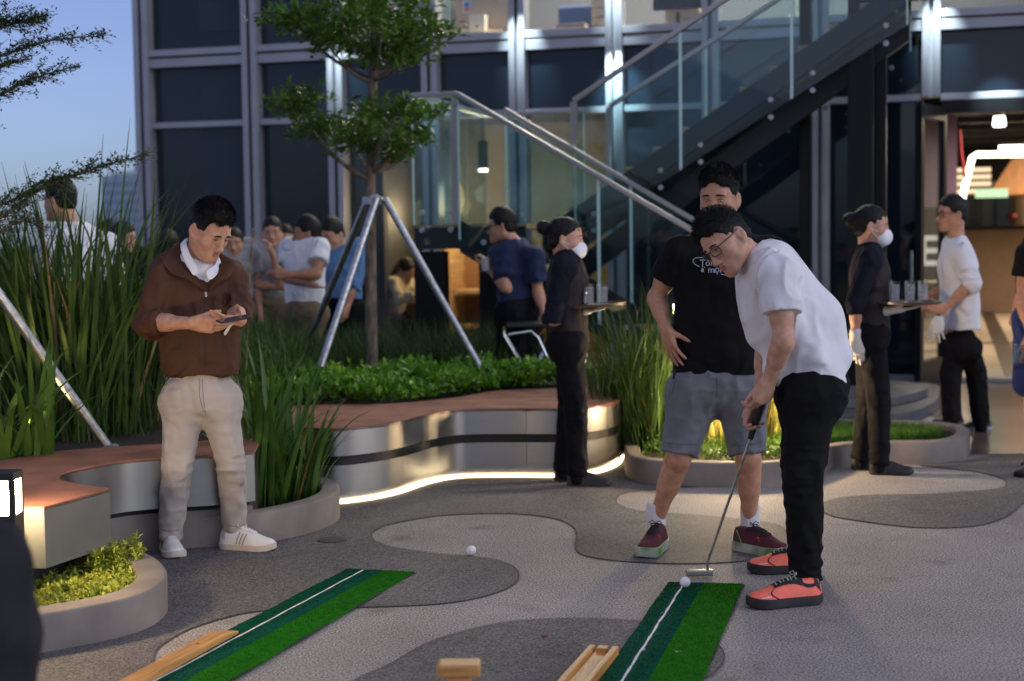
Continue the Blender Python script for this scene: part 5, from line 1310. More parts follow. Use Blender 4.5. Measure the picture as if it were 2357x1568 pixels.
def hair_short(H, par, m, h=.004, top=.018, seed=1, front=.082, spike=.0016, side=.004, recede=0.0, fringe=0.0, name='hair', strands=0):
    W_ = H.w; s = H.s; B_ = H.B; S = Solid(H.o - .165 * s, H.o + .165 * s, h)
    def E(c, r, k=.015, op='add'): S.ell(W_(c), np.array(r) * s, B_, k * s, op)
    E((0, -.004, .037), (.0745 + side, .096 + side, .0865 + side)); E((0, .006, .058), (.070, .088, .070 + top), .03)
    E((0, -.040, -.016), (.065, .057, .046), .02)
    if fringe: E((0, .064, .062), (.06, .034, .036), .02)
    # face opening, temples, neck line
    E((0, .118, -.018), (.070, .066, front + .012), .008, 'sub')
    for x in (-1, 1):
        E((x * .058, .10, .02 + recede), (.03, .05, .045 + recede), .012, 'sub')
        E((x * .083, .040, -.045), (.030, .052, .055), .008, 'sub'); E((x * .086, -.006, -.028), (.028, .026, .042), .006, 'sub')
    S.cut(W_((0, -.06, -.060)), H.d((0, .25, -1)))
    S.rough(spike, .011, seed, (1, 1, 1)); S.rough(spike * .7, .005, seed + 5)
    o = S.build(name, m, par, 1)
    if strands: hair_strands(o, H, m, strands, seed)
    return o
def hair_strands(o, H, m, n, seed):
    me = o.data; k = len(me.vertices); co = np.zeros(k * 3, np.float32); me.vertices.foreach_get('co', co); co = co.reshape(-1, 3); nr = np.zeros(k * 3, np.float32); me.vertex_normals.foreach_get('vector', nr); nr = nr.reshape(-1, 3)
    r = np.random.default_rng(seed); i = r.integers(0, k, n); p = co[i]; nn = nr[i]
    loc = (p - H.o) @ H.B / H.s; keep = ((nn * (p - H.o)).sum(1) > .02); p, nn, loc = p[keep], nn[keep], loc[keep]; n = len(p)
    topw = np.clip((loc[:, 2] - .03) / .07, 0, 1)[:, None]
    flow = (H.B @ np.array([.25, .9, .25])) * topw + (H.B @ np.array([0, -.45, -.9])) * (1 - topw)
    d = nn * (.45 + .35 * topw) + flow * .6 + r.normal(0, .22, (n, 3)); d /= np.linalg.norm(d, axis=1)[:, None]
    L = (.007 + .016 * topw) * (.6 + .8 * r.random((n, 1))); s = np.cross(d, nn + r.normal(0, .3, (n, 3))); s /= np.linalg.norm(s, axis=1)[:, None]; w = .0008
    b = p - nn * .002; v = np.stack([b - s * w, b + s * w, b + d * L * .6 + s * w * .7 - nn * L * .05, b + d * L - nn * L * .25, b + d * L * .6 - s * w * .7 - nn * L * .05], 1).reshape(-1, 3)
    q = np.arange(n)[:, None] * 5; me2 = npmesh('hair_strands', v, q + np.array([0, 1, 2, 4]), q + np.array([4, 2, 3]))
    tag(link('hair_strands', me2, m, o), kind='stuff')
def add_hand(S, wr, d, n, t, curls=((.25, .3, .2),) * 4, spread=.0, sc=1.0, thumb=(.5, .35, .2), thick=1.0):
    """palm and five fingers: d = along the hand, n = palm side, t = towards the thumb"""
    d = unit(d); n = unit(np.array(n) - d * (np.array(n) @ d)); t = unit(np.array(t) - d * (np.array(t) @ d) - n * (np.array(t) @ n)); wr = np.array(wr, float)
    offs = (.029, .010, -.010, -.028); base = (.088, .092, .087, .078); segs = ((.042, .026, .020), (.046, .030, .021), (.042, .028, .021), (.033, .021, .018)); rr = (.0088, .0090, .0085, .0075)
    for q in range(4):
        kn = wr + (d * base[q] + t * offs[q]) * sc
        S.cone(wr + t * offs[q] * .55 * sc, kn, .0165 * sc * thick, .0115 * sc * thick, .014)
        S.cone(wr + (d * .03 + t * offs[q] * .9) * sc, kn, .0150 * sc * thick, .0112 * sc * thick, .012)
        p = kn; a = 0; cu = curls[q] if q < len(curls) else curls[-1]; sp = spread * offs[q] / .03
        for j in range(3):
            a += cu[j]; dr = unit((d * math.cos(a) + n * math.sin(a)) + t * sp * math.cos(a)); e = p + dr * segs[q][j] * sc
            S.cone(p, e, rr[q] * (1 - .08 * j) * sc * thick, rr[q] * (.94 - .1 * j) * sc * thick, .003); p = e
    p = wr + (d * .022 + t * .020 + n * .006) * sc; a0, a1, a2 = thumb
    dr = unit(d * math.cos(a0) + t * math.sin(a0) + n * .35); e = p + dr * .046 * sc; S.cone(p, e, .0165 * sc * thick, .0118 * sc * thick, .012)
    dr2 = unit(dr + d * a1 - t * .0 + n * .1); f_ = e + dr2 * .034 * sc; S.cone(e, f_, .0112 * sc * thick, .0098 * sc * thick, .004)
    dr3 = unit(dr2 + d * a2); S.cone(f_, f_ + dr3 * .026 * sc, .0098 * sc * thick, .0075 * sc * thick, .003)

# ---------------------------------------------------------------- shoes
def shoe(par, heel, toe, mats, L=.285, ankle=.09, wide=1.0, z0=0.0, style=None, sole_h=.026, flip=1):
    """sneaker: sole, upper, laces; heel and toe are points on the floor"""
    heel = np.array([heel[0], heel[1], z0]); d = np.array([toe[0] - heel[0], toe[1] - heel[1], 0.0]); d = unit(d); s = np.array([-d[1], d[0], 0]) * flip; up = np.array([0, 0, 1.0])
    T = np.array([0, .04, .12, .25, .4, .55, .68, .80, .90, .96, 1.0]); Wd = np.array([.014, .026, .034, .0355, .0365, .040, .0465, .0475, .042, .032, .010]) * wide
    cl = np.array([0, 0, 0, 0, .001, .002, .004, .005, .004, .003, .002])
    Hh = np.array([.055, .076, .083, .080, .086, .078, .064, .052, .044, .036, .020]) * ankle / .09
    def at(x, y, z): return heel + d * (x * L) + s * y + up * z
    def wid(t): return np.interp(t, T, Wd)
    def spring(t): return .010 * max(0, (t - .72) / .28) ** 2 + .004 * max(0, (.06 - t) / .06)
    tt = np.concatenate([np.linspace(0, .06, 4), np.linspace(.1, .9, 17), np.linspace(.925, 1, 6)])
    root = par
    mb = MB(); ns = len(tt); V = []; na = 15
    def upper(t, a):                       # a 0..pi across
        w = wid(t) - .0015; hh = np.interp(t, T, Hh) - sole_h * .4; ca, sa = math.cos(a), math.sin(a)
        ex = .62; y = w * np.sign(ca) * abs(ca) ** ex; z = hh * sa ** .8 if sa > 0 else 0
        y *= (1 - .30 * (z / hh) ** 1.5)
        return at(t, y + np.interp(t, T, cl), sole_h * .55 + spring(t) + z)
    for t in tt:
        for q in range(na): V.append(upper(t, math.pi * q / (na - 1)))
    fs = [(i * na + q, (i + 1) * na + q, (i + 1) * na + q + 1, i * na + q + 1) for i in range(ns - 1) for q in range(na - 1)]
    mb.add(V, fs + [tuple(range(na)), tuple((ns - 1) * na + q for q in range(na))[::-1]])
    up_o = mb.build('shoe', mats['upper'], root, True)
    # sole as a rim with a rounded edge
    out = [(t, 1) for t in tt] + [(t, -1) for t in tt[::-1]]
    rings = []
    for off, z in ((-.004, .0), (.002, .004), (.0035, sole_h * .5), (.002, sole_h), (-.004, sole_h + .001)):
        rings.append([at(min(1, max(0, t)) + (off / L if t > .97 else (-off / L if t < .03 else 0)), sd * (wid(t) + off) + np.interp(t, T, cl), z + spring(t)) for t, sd in out])
    n = len(out); mb = MB(); vs = [p for r in rings for p in r]
    mb.add(vs, [(j * n + i, j * n + (i + 1) % n, (j + 1) * n + (i + 1) % n, (j + 1) * n + i) for j in range(len(rings) - 1) for i in range(n)] + [tuple(range(n))[::-1], tuple((len(rings) - 1) * n + i for i in range(n))])
    mb.build('sole', mats['sole'], up_o, True)
    def surf(t, y, lift=.0015):            # point on the upper at height angle y
        p = upper(t, y); q = upper(min(1, t + .01), y); r = upper(t, y + .02); nn = np.cross(r - p, q - p); nn = unit(nn)
        if nn @ (p - at(t, 0, .03)) < 0: nn = -nn
        return p + nn * lift
    def patch(name, m, f0, f1, lift=.0014, nseg=8, side=0):
        """strip between two curves f0(u), f1(u) -> (t, a)"""
        mb = MB(); us = np.linspace(0, 1, nseg); w = max(abs(f0(u)[1] - f1(u)[1]) for u in us); nr = max(2, int(w / .16) + 1)
        rows = [[surf(f0(u)[0] * (1 - k) + f1(u)[0] * k, f0(u)[1] * (1 - k) + f1(u)[1] * k, lift) for u in us] for k in np.linspace(0, 1, nr)]
        vs = [p for r_ in rows for p in r_]; mb.add(vs, [(i * nseg + j, i * nseg + j + 1, (i + 1) * nseg + j + 1, (i + 1) * nseg + j) for i in range(nr - 1) for j in range(nseg - 1)])
        return mb.build(name, m, up_o, True)
    tw = mats.get('tw', .42)
    if mats.get('tongue'): patch('tongue', mats['tongue'], lambda u: (.27 + .40 * u, math.pi / 2 - tw * (1 - .35 * u)), lambda u: (.27 + .40 * u, math.pi / 2 + tw * (1 - .35 * u)), .0025, 12)
    if mats.get('lace'):
        mb = MB()
        for q in range(6):
            t = .36 + .052 * q; w = .40 - .02 * q
            mb.tube([surf(t + .012 * (q % 2), math.pi / 2 - w, .003), surf(t + .008, math.pi / 2, .0075), surf(t + .012 * ((q + 1) % 2), math.pi / 2 + w, .003)], .0028, 6)
        c = surf(.35, math.pi / 2, .012)
        for sg in (-1, 1):
            mb.tube([c, c + s * sg * .016 + up * .012 + d * .004, c + s * sg * .030 + up * .004 + d * .012, c + s * sg * .018 + d * .012, c + d * .004], .0022, 6)
            mb.tube([c, c + s * sg * .020 + d * .022 - up * .004, surf(.48, math.pi / 2 + sg * .75, .004)], .0020, 6)
        mb.build('laces', mats['lace'], up_o, True)
    return up_o, surf, patch, at
# ================================================================== PEOPLE
def skin_mat(name, col):
    return mat(name, col, .5, var=.17, vscale=34, bump=.16, bscale=420, spec=.38, sss=.08, detail=8)
SK1 = skin_mat('skin_tan', (.46, .235, .145)); SK2 = skin_mat('skin_warm', (.50, .275, .185)); SK3 = skin_mat('skin_brown', (.36, .175, .105))
M_HAIR = mat('black_hair', (.006, .0055, .0055), .5, spec=.22, var=.5, vscale=60, bump=.5, bscale=240, stretch=(1, 1, .35))
FACE = dict(eyewhite=mat('eye_white', (.5, .46, .44), .3), iris=mat('iris_dark', (.012, .008, .006), .15), hair=M_HAIR, lips=mat('lips', (.34, .12, .095), .42))
M_FRAME = mat('spectacle_frame', (.008, .009, .012), .3)
def cloth(name, col, rough=.85, var=.10, bump=.12, bscale=420, sheen=None, vscale=9, fold=.85):
    sheen = (.0 if max(col) < .05 else .12) if sheen is None else sheen
    m = mat(name, col, rough, var=var, vscale=vscale, bump=bump, bscale=bscale, sheen=sheen, spec=.12 if max(col) < .05 else .25)
    nt = m.node_tree; N = nt.nodes; L = nt.links; old = N['Bump'] if 'Bump' in N else None      # crumpled folds below the size of the modelled ones
    g = N.new('ShaderNodeTexCoord'); mp = N.new('ShaderNodeMapping'); mp.inputs['Scale'].default_value = (1.0, 1.0, .75); mp.inputs['Rotation'].default_value = (.4, .5, .3)
    n = N.new('ShaderNodeTexNoise'); n.noise_type = 'RIDGED_MULTIFRACTAL'; n.inputs['Scale'].default_value = 9; n.inputs['Detail'].default_value = 3; n.inputs['Distortion'].default_value = .6
    bp = N.new('ShaderNodeBump'); bp.inputs['Strength'].default_value = fold; bp.inputs['Distance'].default_value = .045
    L.new(g.outputs['Object'], mp.inputs['Vector']); L.new(mp.outputs['Vector'], n.inputs['Vector']); L.new(n.outputs['Fac'], bp.inputs['Height'])
    if old: L.new(old.outputs['Normal'], bp.inputs['Normal'])
    L.new(bp.outputs['Normal'], N['Principled BSDF'].inputs['Normal'])
    return m
def lerp(a, b, t): return np.array(a) * (1 - t) + np.array(b) * t
def person(label, J, H=None, skin=SK1, top=None, bottom=None, hands=None, h=.009, base=None, female=False, face=None, hair=None, shoes=None, group='people on the roof terrace', hc=None, name='person', legs=True):
    J = {k: np.array(v, float) for k, v in J.items()}
    bf = unit(J['bf']); hip, neck = J['hip'], J['neck']
    if base is None: base = ((J['anL'] + J['anR']) / 2 * np.array([1, 1, 0]))
    root = empty(name, tuple(base), label, 'person', group)
    pts = np.array([v for k, v in J.items() if k != 'bf'] + ([H.o + .15, H.o - .15] if H else []))
    m = .24
    # -- body
    S = Solid(pts.min(0) - m, pts.max(0) + m, h)
    if H: add_head(S, H, lerp(neck, hip, .06), female)
    ar = .9 if female else 1.0
    for sd in 'LR':
        sh, el, wr = J['sh' + sd], J['el' + sd], J['wr' + sd]
        S.cone(lerp(neck, hip, .1), sh, .05, .046, .03); S.cone(sh, el, .047 * ar, .038 * ar, .02); S.cone(lerp(sh, el, .35), lerp(sh, el, .65), .047 * ar, .045 * ar, .02)
        S.cone(el, wr, .038 * ar, .026 * ar, .018); S.cone(lerp(el, wr, .12), lerp(el, wr, .45), .042 * ar, .036 * ar, .02)
        hd = (hands or {}).get(sd)
        if hd: add_hand(S, wr, **hd)
    S.cone(lerp(neck, hip, .08), hip, .07, .09, .03)
    if legs:
        bare = bottom and bottom.get('end', 2) < 1.5
        for sd in 'LR':
            hp, kn, an = J['hip' + sd], J['kn' + sd], J['an' + sd]
            if bare:
                S.cone(hp, kn, .078, .054, .03); S.cone(kn, an, .050, .034, .02); S.cone(lerp(kn, an, .12) - bf * .012, lerp(kn, an, .45) - bf * .010, .054, .046, .03); S.ell(kn + bf * .018, (.04, .04, .048), None, .03)
                S.cone(an, an - np.array([0, 0, .05]), .034, .036, .02)
            else:
                S.cone(hp, kn, .045, .034, .02); S.cone(kn, an, .034, .033, .02); S.cone(an, an - np.array([0, 0, .04]), .036, .036, .02)
    body = S.build('body', skin, root)
    if H and face is not None: face_parts(H, root, FACE, body=body, **face)
    if H and hair is not None: (hc or hair_short)(H, root, M_HAIR, **hair)
    # -- garment on the legs
    if bottom:
        b = dict(rH=.115, rT=.098, rK=.075, rA=.062, end=2.0, amp=.006, fl=.80, waist=None); b.update(bottom); b_h = b.get('h', h)
        pp = np.array([J[k] for k in ('hip', 'hipL', 'hipR', 'knL', 'knR', 'anL', 'anR')]); S = Solid(pp.min(0) - .24, pp.max(0) + .24, b_h)
        wt = b['waist'] if b['waist'] is not None else lerp(hip, neck, .16)
        S.cone(hip, wt, b['rH'] * 1.28, b['rH'] * 1.22, .03, bf, b['fl'] * .85, cb=True)
        for sd in 'LR':
            hp, kn, an = J['hip' + sd], J['kn' + sd], J['an' + sd]
            S.cone(hip, hp, b['rH'], b['rH'], .04); S.cone(hp - bf * .035, hp, b['rT'], b['rT'], .05)
            e = b['end']
            if e <= 1: S.cone(hp, lerp(hp, kn, e), b['rT'], b['rK'], .035, cb=True)
            else:
                S.cone(hp, kn, b['rT'], b['rK'], .035); ee = lerp(kn, an, e - 1); S.cone(kn, ee, b['rK'], b['rA'], .006, cb=True)
        a = b['amp']; S.rough(a * .7, .075, 3, (1.0, 1.0, 1.3), True); S.rough(a * .8, .13, 9, (1, 1, .45)); S.rough(a * .22, .03, 12, (.8, .8, 1.6))
        for sd in 'LR':
            S.rough(a * 1.3, .05, 21, (.45, .45, 1.5), True, J['kn' + sd], .13); S.rough(a * 1.1, .05, 25, (.4, .4, 1.5), True, J['hip' + sd], .12)
            if b['end'] > 1.5: S.rough(a * 1.2, .042, 23, (.4, .4, 1.7), True, J['an' + sd], .13)
        if b.get('extra'): b['extra'](S)
        b_o = S.build(b.get('name', 'trousers'), b['mat'], root)
        if b.get('post'): b['post'](b_o, root)
    # -- garments on the trunk
    for tp_ in ([top] if isinstance(top, dict) else (top or [])):
        t = dict(w=(.185, .175, .18), fl=.64, rS=.066, sl=(.075, .080), slf=.55, amp=.006, neckr=.062, tr=.055, core=True, drop=.03); t.update(tp_); t_h = t.get('h', h)
        pp = np.array([J[k] for k in ('neck', 'hip', 'shL', 'shR', 'elL', 'elR', 'wrL', 'wrR')]); S = Solid(pp.min(0) - .23, pp.max(0) + .23, t_h)
        hem = np.array(t['hem']) if 'hem' in t else lerp(hip, neck, -.05)
        dn = unit(hem - neck) if 'hemn' not in t else unit(t['hemn'])
        cp, wp = lerp(neck, hem, .30), lerp(neck, hem, .68)
        fl = t['fl']; w = t['w']; bfo = bf - dn * (bf @ dn)
        k = .04
        S.cone(lerp(neck, hem, .16), cp, w[0] * .74, w[0], k, bfo, fl); S.cone(cp, wp, w[0], w[1], k, bfo, fl); S.cone(wp, hem + dn * .03, w[1], w[2], k, bfo, fl)
        for sd in 'LR':
            sh, el, wr = J['sh' + sd], J['el' + sd], J['wr' + sd]
            S.cone(lerp(neck, hem, .07), sh, t['tr'], t['rS'] * .92, .03); S.cone(sh, lerp(sh, lerp(neck, hem, .25), .5), t['rS'], t['rS'] * 1.15, .04)
            f = t['slf']
            if f > 0:
                r0, r1 = t['sl']; ks = .022
                if f <= 1: S.cone(sh, lerp(sh, el, f), r0, r1, ks, cb=True)
                else:
                    rm = t.get('rE', (r0 + r1) / 2); S.cone(sh, el, r0, rm, ks); S.cone(el, lerp(el, wr, f - 1), rm, r1, .008, cb=True)
        S.cut(hem, dn, hem, .42)
        S.ell(neck + unit(neck - hip) * .035, (t['neckr'] * 1.04,) * 3, None, .008, 'sub')
        a = t['amp']; S.rough(a * .8, .085, 31, (1.2, 1.2, .55), True); S.rough(a * .8, .15, 35, (1, 1, .5)); S.rough(a * .2, .03, 37)
        for sd in 'LR':
            if t['slf'] > 1: S.rough(a * 1.6, .052, 41, (.6, .6, 1.4), True, J['el' + sd], .13)
            S.rough(a * 1.1, .06, 43, (1.3, 1.3, .7), True, lerp(J['sh' + sd], hem, .12), .12)
        S.rough(a * 1.1, .065, 47, (.6, .6, 1.3), True, lerp(hem, neck, .14), .17)
        if t.get('extra'): t['extra'](S)
        o = S.build(t.get('name', 'shirt'), t['mat'], root)
        if t.get('post'): t['post'](o, root)
    if shoes:
        for (a, b_, mats, kw) in shoes: shoe(root, a, b_, mats, **kw)
    return root
def put_on(o, pts_fn, name, m, parent, direction, lift=.002):
    """lay flat pieces (list of (verts, faces) in space) onto the surface of o along a direction"""
    dg = bpy.context.evaluated_depsgraph_get() if False else None
    me = o.data; bv = BVHTree.FromPolygons([v.co.copy() for v in me.vertices], [tuple(p.vertices) for p in me.polygons])
    vs, fs = pts_fn; out = []
    d = Vector(direction).normalized()
    for p in vs:
        d = (Vector(p) - Vector((0, 0, EYE))).normalized()
        hit = bv.ray_cast(Vector(p) - d * .3, d, 1.2)
        out.append(tuple((hit[0] - d * lift)) if hit[0] is not None else tuple(p))
    me2 = bpy.data.meshes.new(name); me2.from_pydata(out, [], fs); me2.validate(); me2.update()
    return link(name, me2, m, parent)
def text_pieces(s, size, origin, right, up):
    cu = bpy.data.curves.new('t', 'FONT'); cu.body = s; cu.size = size; cu.resolution_u = 3
    ob = bpy.data.objects.new('t', cu); me = bpy.data.meshes.new_from_object(ob)
    bm = bmesh.new(); bm.from_mesh(me); bmesh.ops.triangulate(bm, faces=bm.faces)
    bmesh.ops.subdivide_edges(bm, edges=[e for e in bm.edges if e.calc_length() > size * .25], cuts=1)
    vs = [np.array(origin) + np.array(right) * v.co.x + np.array(up) * v.co.y for v in bm.verts]; fs = [tuple(v.index for v in f.verts) for f in bm.faces]
    bm.free(); bpy.data.objects.remove(ob); bpy.data.curves.remove(cu); bpy.data.meshes.remove(me)
    return vs, fs

# ---------------------------------------------------------------- man in the brown jacket with a phone
Y = 6.8
M_JACK = cloth('brown_windbreaker', (.064, .026, .013), .72, .12, .05, 500, .0, fold=.6)
M_CHINO = cloth('beige_chino', (.40, .355, .315), .85, .06)
M_POLO = cloth('white_polo', (.72, .72, .74), .85, .03)
JB = dict(bf=(.25, -.97, 0), neck=P(452, 612, Y + .03), shR=P(377, 632, Y - .03), shL=P(532, 642, Y + .06), elR=P(344, 742, Y - .08), wrR=P(446, 744, Y - .27), elL=P(541, 718, Y + .03), wrL=P(553, 738, Y - .22),
          hip=P(461, 905, Y + .02), hipR=P(421, 925, Y), hipL=P(503, 925, Y + .03), knR=P(407, 1082, Y - .04), knL=P(532, 1072, Y - .0), anR=P(391, 1246, Y + .02), anL=P(540, 1232, Y + .12))
HB = Head(P(481, 527, Y - .03), (.66, -.52, -.54), (.42, -.30, .85), 1.03)
sR0, sR1 = G(383, 1262), G(412, 1301); sL0, sL1 = G(509, 1263), G(640, 1270)
WS = dict(upper=mat('white_leather', (.70, .69, .66), .5, var=.05, vscale=30), sole=mat('cream_rubber', (.58, .50, .42), .6, var=.05), lace=mat('white_lace', (.72, .71, .68), .8), tongue=mat('white_tongue', (.66, .66, .64), .7))
def jacket_extra(S):
    n, hp = JB['neck'], JB['hip']; bf = unit(JB['bf']); rt = np.array([.97, .25, 0])
    # blouson fullness above the hem, hood folded on the shoulders, open V at the neck
    S.cone(P(415, 832, Y - .02), P(508, 832, Y + .02), .066, .066, .06)
    S.cone(P(385, 600, Y - .02), P(445, 585, Y + .16), .036, .05, .03); S.cone(P(530, 615, Y + .02), P(470, 585, Y + .17), .03, .05, .03)
    S.cone(P(383, 604, Y - .02), P(436, 630, Y - .085), .026, .016, .03); S.cone(P(436, 630, Y - .085), P(470, 668, Y - .105), .015, .007, .015)
    S.cone(P(533, 622, Y), P(506, 640, Y - .06), .024, .014, .03); S.cone(P(506, 640, Y - .06), P(479, 668, Y - .10), .013, .007, .015)
    S.cone(P(463, 596, Y - .09), P(475, 664, Y - .10), .070, .012, .004, op='sub'); S.cone(P(455, 570, Y - .04), P(461, 612, Y - .10), .072, .064, .01, op='sub')
def sheet(name, rows, m, par, thick=.003):
    mb = MB(); n = len(rows[0]); vs = [p for r in rows for p in r]
    mb.add(vs, [(i * n + j, i * n + j + 1, (i + 1) * n + j + 1, (i + 1) * n + j) for i in range(len(rows) - 1) for j in range(n - 1)])
    o = mb.build(name, m, par, True)
    md = o.modifiers.new('thick', 'SOLIDIFY'); md.thickness = thick; md.offset = 0
    ms_ = o.modifiers.new('sub', 'SUBSURF'); ms_.levels = 2; ms_.render_levels = 2
    return o
def drape(o, rows, Yd, lifts, name, m, root, thick=.004):
    me = o.data; bv = BVHTree.FromPolygons([v.co.copy() for v in me.vertices], [tuple(p.vertices) for p in me.polygons]); out = []
    for row, lf in zip(rows, lifts):
        r_ = []
        for q, (px, py) in enumerate(row):
            p = Vector(P(px, py, Yd - .3)); d = (p - Vector((0, 0, EYE))).normalized(); hit = bv.ray_cast(p, d, 1.0)
            l = lf if np.isscalar(lf) else lf[q]
            r_.append(np.array(hit[0] - d * l) if hit[0] is not None else P(px, py, Yd + .02))
        out.append(r_)
    return sheet(name, out, m, root, thick)
def seams(o, root, lines, Yd, m, w=.0013):
    vs, fs = [], []
    for pix in lines:
        pts = catmull([P(px, py, Yd - .3) for px, py in pix], 6)
        for i, p in enumerate(pts):
            t = pts[min(i + 1, len(pts) - 1)] - pts[max(i - 1, 0)]; nn = unit(np.array([-t[2], 0, t[0]])) * w; vs += [p + nn, p - nn]
            if i: b = len(vs) - 4; fs.append((b, b + 2, b + 3, b + 1))
    o2 = put_on(o, (vs, fs), 'seam', m, root, (0, 1, 0), .0012); o2['kind'] = 'stuff'; return o2
def between(a, b, n): return [[tuple(np.array(p) * (1 - t) + np.array(q) * t) for p, q in zip(a, b)] for t in np.linspace(0, 1, n)]
def jacket_post(o, root):
    ia, oa = [(421, 553), (426, 574), (440, 606), (455, 632), (474, 665)], [(366, 586), (374, 606), (396, 637), (424, 636), (471, 671)]
    drape(o, between(oa, ia, 5), Y, (.016, .018, .014, .010, .006), 'storm_collar', M_JACK, root)
    ib, ob = [(503, 604), (500, 622), (490, 644), (479, 665)], [(543, 610), (534, 634), (511, 652), (483, 672)]
    drape(o, between(ib, ob, 5), Y, (.006, .010, .013, .015, .014), 'storm_collar', M_JACK, root)
    z0, z1 = P(474, 660, Y - .3), P(473, 862, Y - .3)
    vs, fs = [], []
    for i in range(22):
        p = lerp(z0, z1, i / 21); vs += [p + np.array([-.0032, 0, 0]), p + np.array([.0032, 0, 0])]
        if i: b = 2 * i - 2; fs.append((b, b + 2, b + 3, b + 1))
    zp = put_on(o, (vs, fs), 'zip', mat('zip_tape', (.03, .015, .01), .5), root, (0, 1, 0), .0022)
    q = P(474, 678, Y - .19); MB().box(q, (.009, .006, .022)).build('zip_pull', M_GALV, zp, bevel=.002)
    # slanted pocket seam
    a, b = P(408, 812, Y - .3), P(412, 766, Y - .3); vs, fs = [], []
    for i in range(10):
        p = lerp(a, b, i / 9); vs += [p + np.array([-.002, 0, 0]), p + np.array([.002, 0, 0])]
        if i: k = 2 * i - 2; fs.append((k, k + 2, k + 3, k + 1))
    put_on(o, (vs, fs), 'pocket_seam', mat('seam_dark', (.03, .012, .007), .7), root, (0, 1, 0), .0015)
pB = person('man in a brown windbreaker and beige trousers looking down at his phone', JB, HB, SK2,
    top=[dict(name='polo_shirt', mat=M_POLO, w=(.166, .160, .15), fl=.60, rS=.055, slf=0, hem=P(462, 800, Y), hemn=(0, 0, -1), amp=.001, neckr=.050, h=.006), dict(name='jacket', mat=M_JACK, w=(.170, .164, .152), fl=.66, rS=.062, sl=(.076, .058), rE=.072, slf=1.30, hem=P(462, 858, Y), hemn=(0, 0, -1), amp=.010, neckr=.058, h=.0065, extra=jacket_extra, post=jacket_post)],
    bottom=dict(mat=M_CHINO, rH=.100, rT=.087, rK=.067, rA=.052, amp=.0055, h=.0065, fl=.86, end=1.95, post=lambda o, root: seams(o, root, [[(466, 872), (468, 915), (474, 958)], [(459, 872), (460, 915), (470, 950)], [(384, 868), (379, 890), (371, 905)], [(545, 866), (551, 888), (556, 900)], [(368, 1218), (392, 1223), (414, 1220)], [(519, 1208), (545, 1212), (566, 1206)]], Y, mat('chino_seam', (.20, .165, .13), .9))),
    hands=dict(R=dict(d=(.93, -.25, -.10), n=(.15, .85, .45), t=(.05, -.25, .95), curls=((.15, .25, .2), (.2, .3, .25), (.3, .35, .25), (.4, .4, .3)), thumb=(.45, .5, .3), sc=.98),
               L=dict(d=(-.55, -.72, .12), n=(-.15, .15, .97), t=(.75, -.6, .1), curls=((.10, .25, .3), (.1, .25, .3), (.12, .3, .3), (.15, .35, .3)), thumb=(.8, .1, .1), sc=.95)),
    face=dict(closed=.72), hair=dict(top=.018, recede=.016, front=.090, seed=3, strands=9000), h=.0048,
    shoes=None)
for (a, b, L_, side) in ((sR0, sR1, .285, 1), (sL0, sL1, .27, -1)):
    up_o, surf, patch, at = shoe(pB, a, b, WS, L=L_, ankle=.10, wide=1.08, sole_h=.03)
    ms = mat('tan_stripe', (.36, .29, .19), .5); st_ = -1
    for k in range(3):
        t0 = .40 + k * .062
        for sgn in (0, 1):
            f = (lambda a_: a_) if sgn == 0 else (lambda a_: math.pi - a_)
            patch('side_stripe', ms, lambda u, t0=t0, f=f: (t0 - .06 * (1 - u) * 1.0, f(.12 + .78 * u)), lambda u, t0=t0, f=f: (t0 + .026 - .06 * (1 - u), f(.12 + .78 * u)), .0014)
    hm = mat('grey_heel_tab', (.5, .47, .48), .7)
    patch('heel_tab', hm, lambda u: (.05, .5 + (math.pi - 1.0) * u), lambda u: (.13, .35 + (math.pi - .7) * u), .0013, 14)
# polo collar: two folded flaps and placket inside the open jacket
sheet('polo_collar', [[P(436, 550, Y + .06), P(429, 545, Y + .02), P(428, 554, Y - .03), P(434, 578, Y - .065), P(448, 606, Y - .085), P(461, 625, Y - .092)],
                      [P(428, 566, Y + .06), P(416, 556, Y + .01), P(413, 568, Y - .045), P(422, 598, Y - .085), P(438, 626, Y - .10), P(447, 640, Y - .105)]], M_POLO, pB)
sheet('polo_collar', [[P(494, 598, Y + .0), P(499, 605, Y - .03), P(492, 611, Y - .065), P(481, 617, Y - .085), P(472, 625, Y - .092)],
                      [P(503, 608, Y + .0), P(505, 624, Y - .04), P(497, 638, Y - .075), P(487, 645, Y - .098), P(478, 646, Y - .105)]], M_POLO, pB)
# phone and paper slip in his hands
ph = empty('smartphone', tuple(P(535, 738, Y - .38)), 'dark smartphone held flat in both hands by the man in brown', 'phone')
c = P(537, 735, Y - .37); Rph = np.array(Euler((.10, -.14, .5)).to_matrix())
MB().box(c, (.135, .068, .0085), M=Rph).build('phone_case', mat('phone_dark', (.015, .016, .022), .25), ph, bevel=.0035, seg=3)
MB().box(c + Rph @ np.array([0, 0, .0046]), (.128, .062, .0008), M=Rph).build('phone_screen', mat('phone_screen', (.06, .055, .075), .06), ph)
ps = sheet('paper_slip', [[P(513, 771, Y - .395), P(519, 758, Y - .40), P(532, 743, Y - .40), P(548, 746, Y - .40), P(561, 751, Y - .395)],
                          [P(519, 775, Y - .38), P(527, 761, Y - .385), P(536, 745, Y - .385), P(550, 748, Y - .385), P(563, 752, Y - .38)]], mat('paper_white', (.66, .60, .55), .8), None, .0006)
tag(ps, 'small folded white paper slip held under the phone', 'paper')

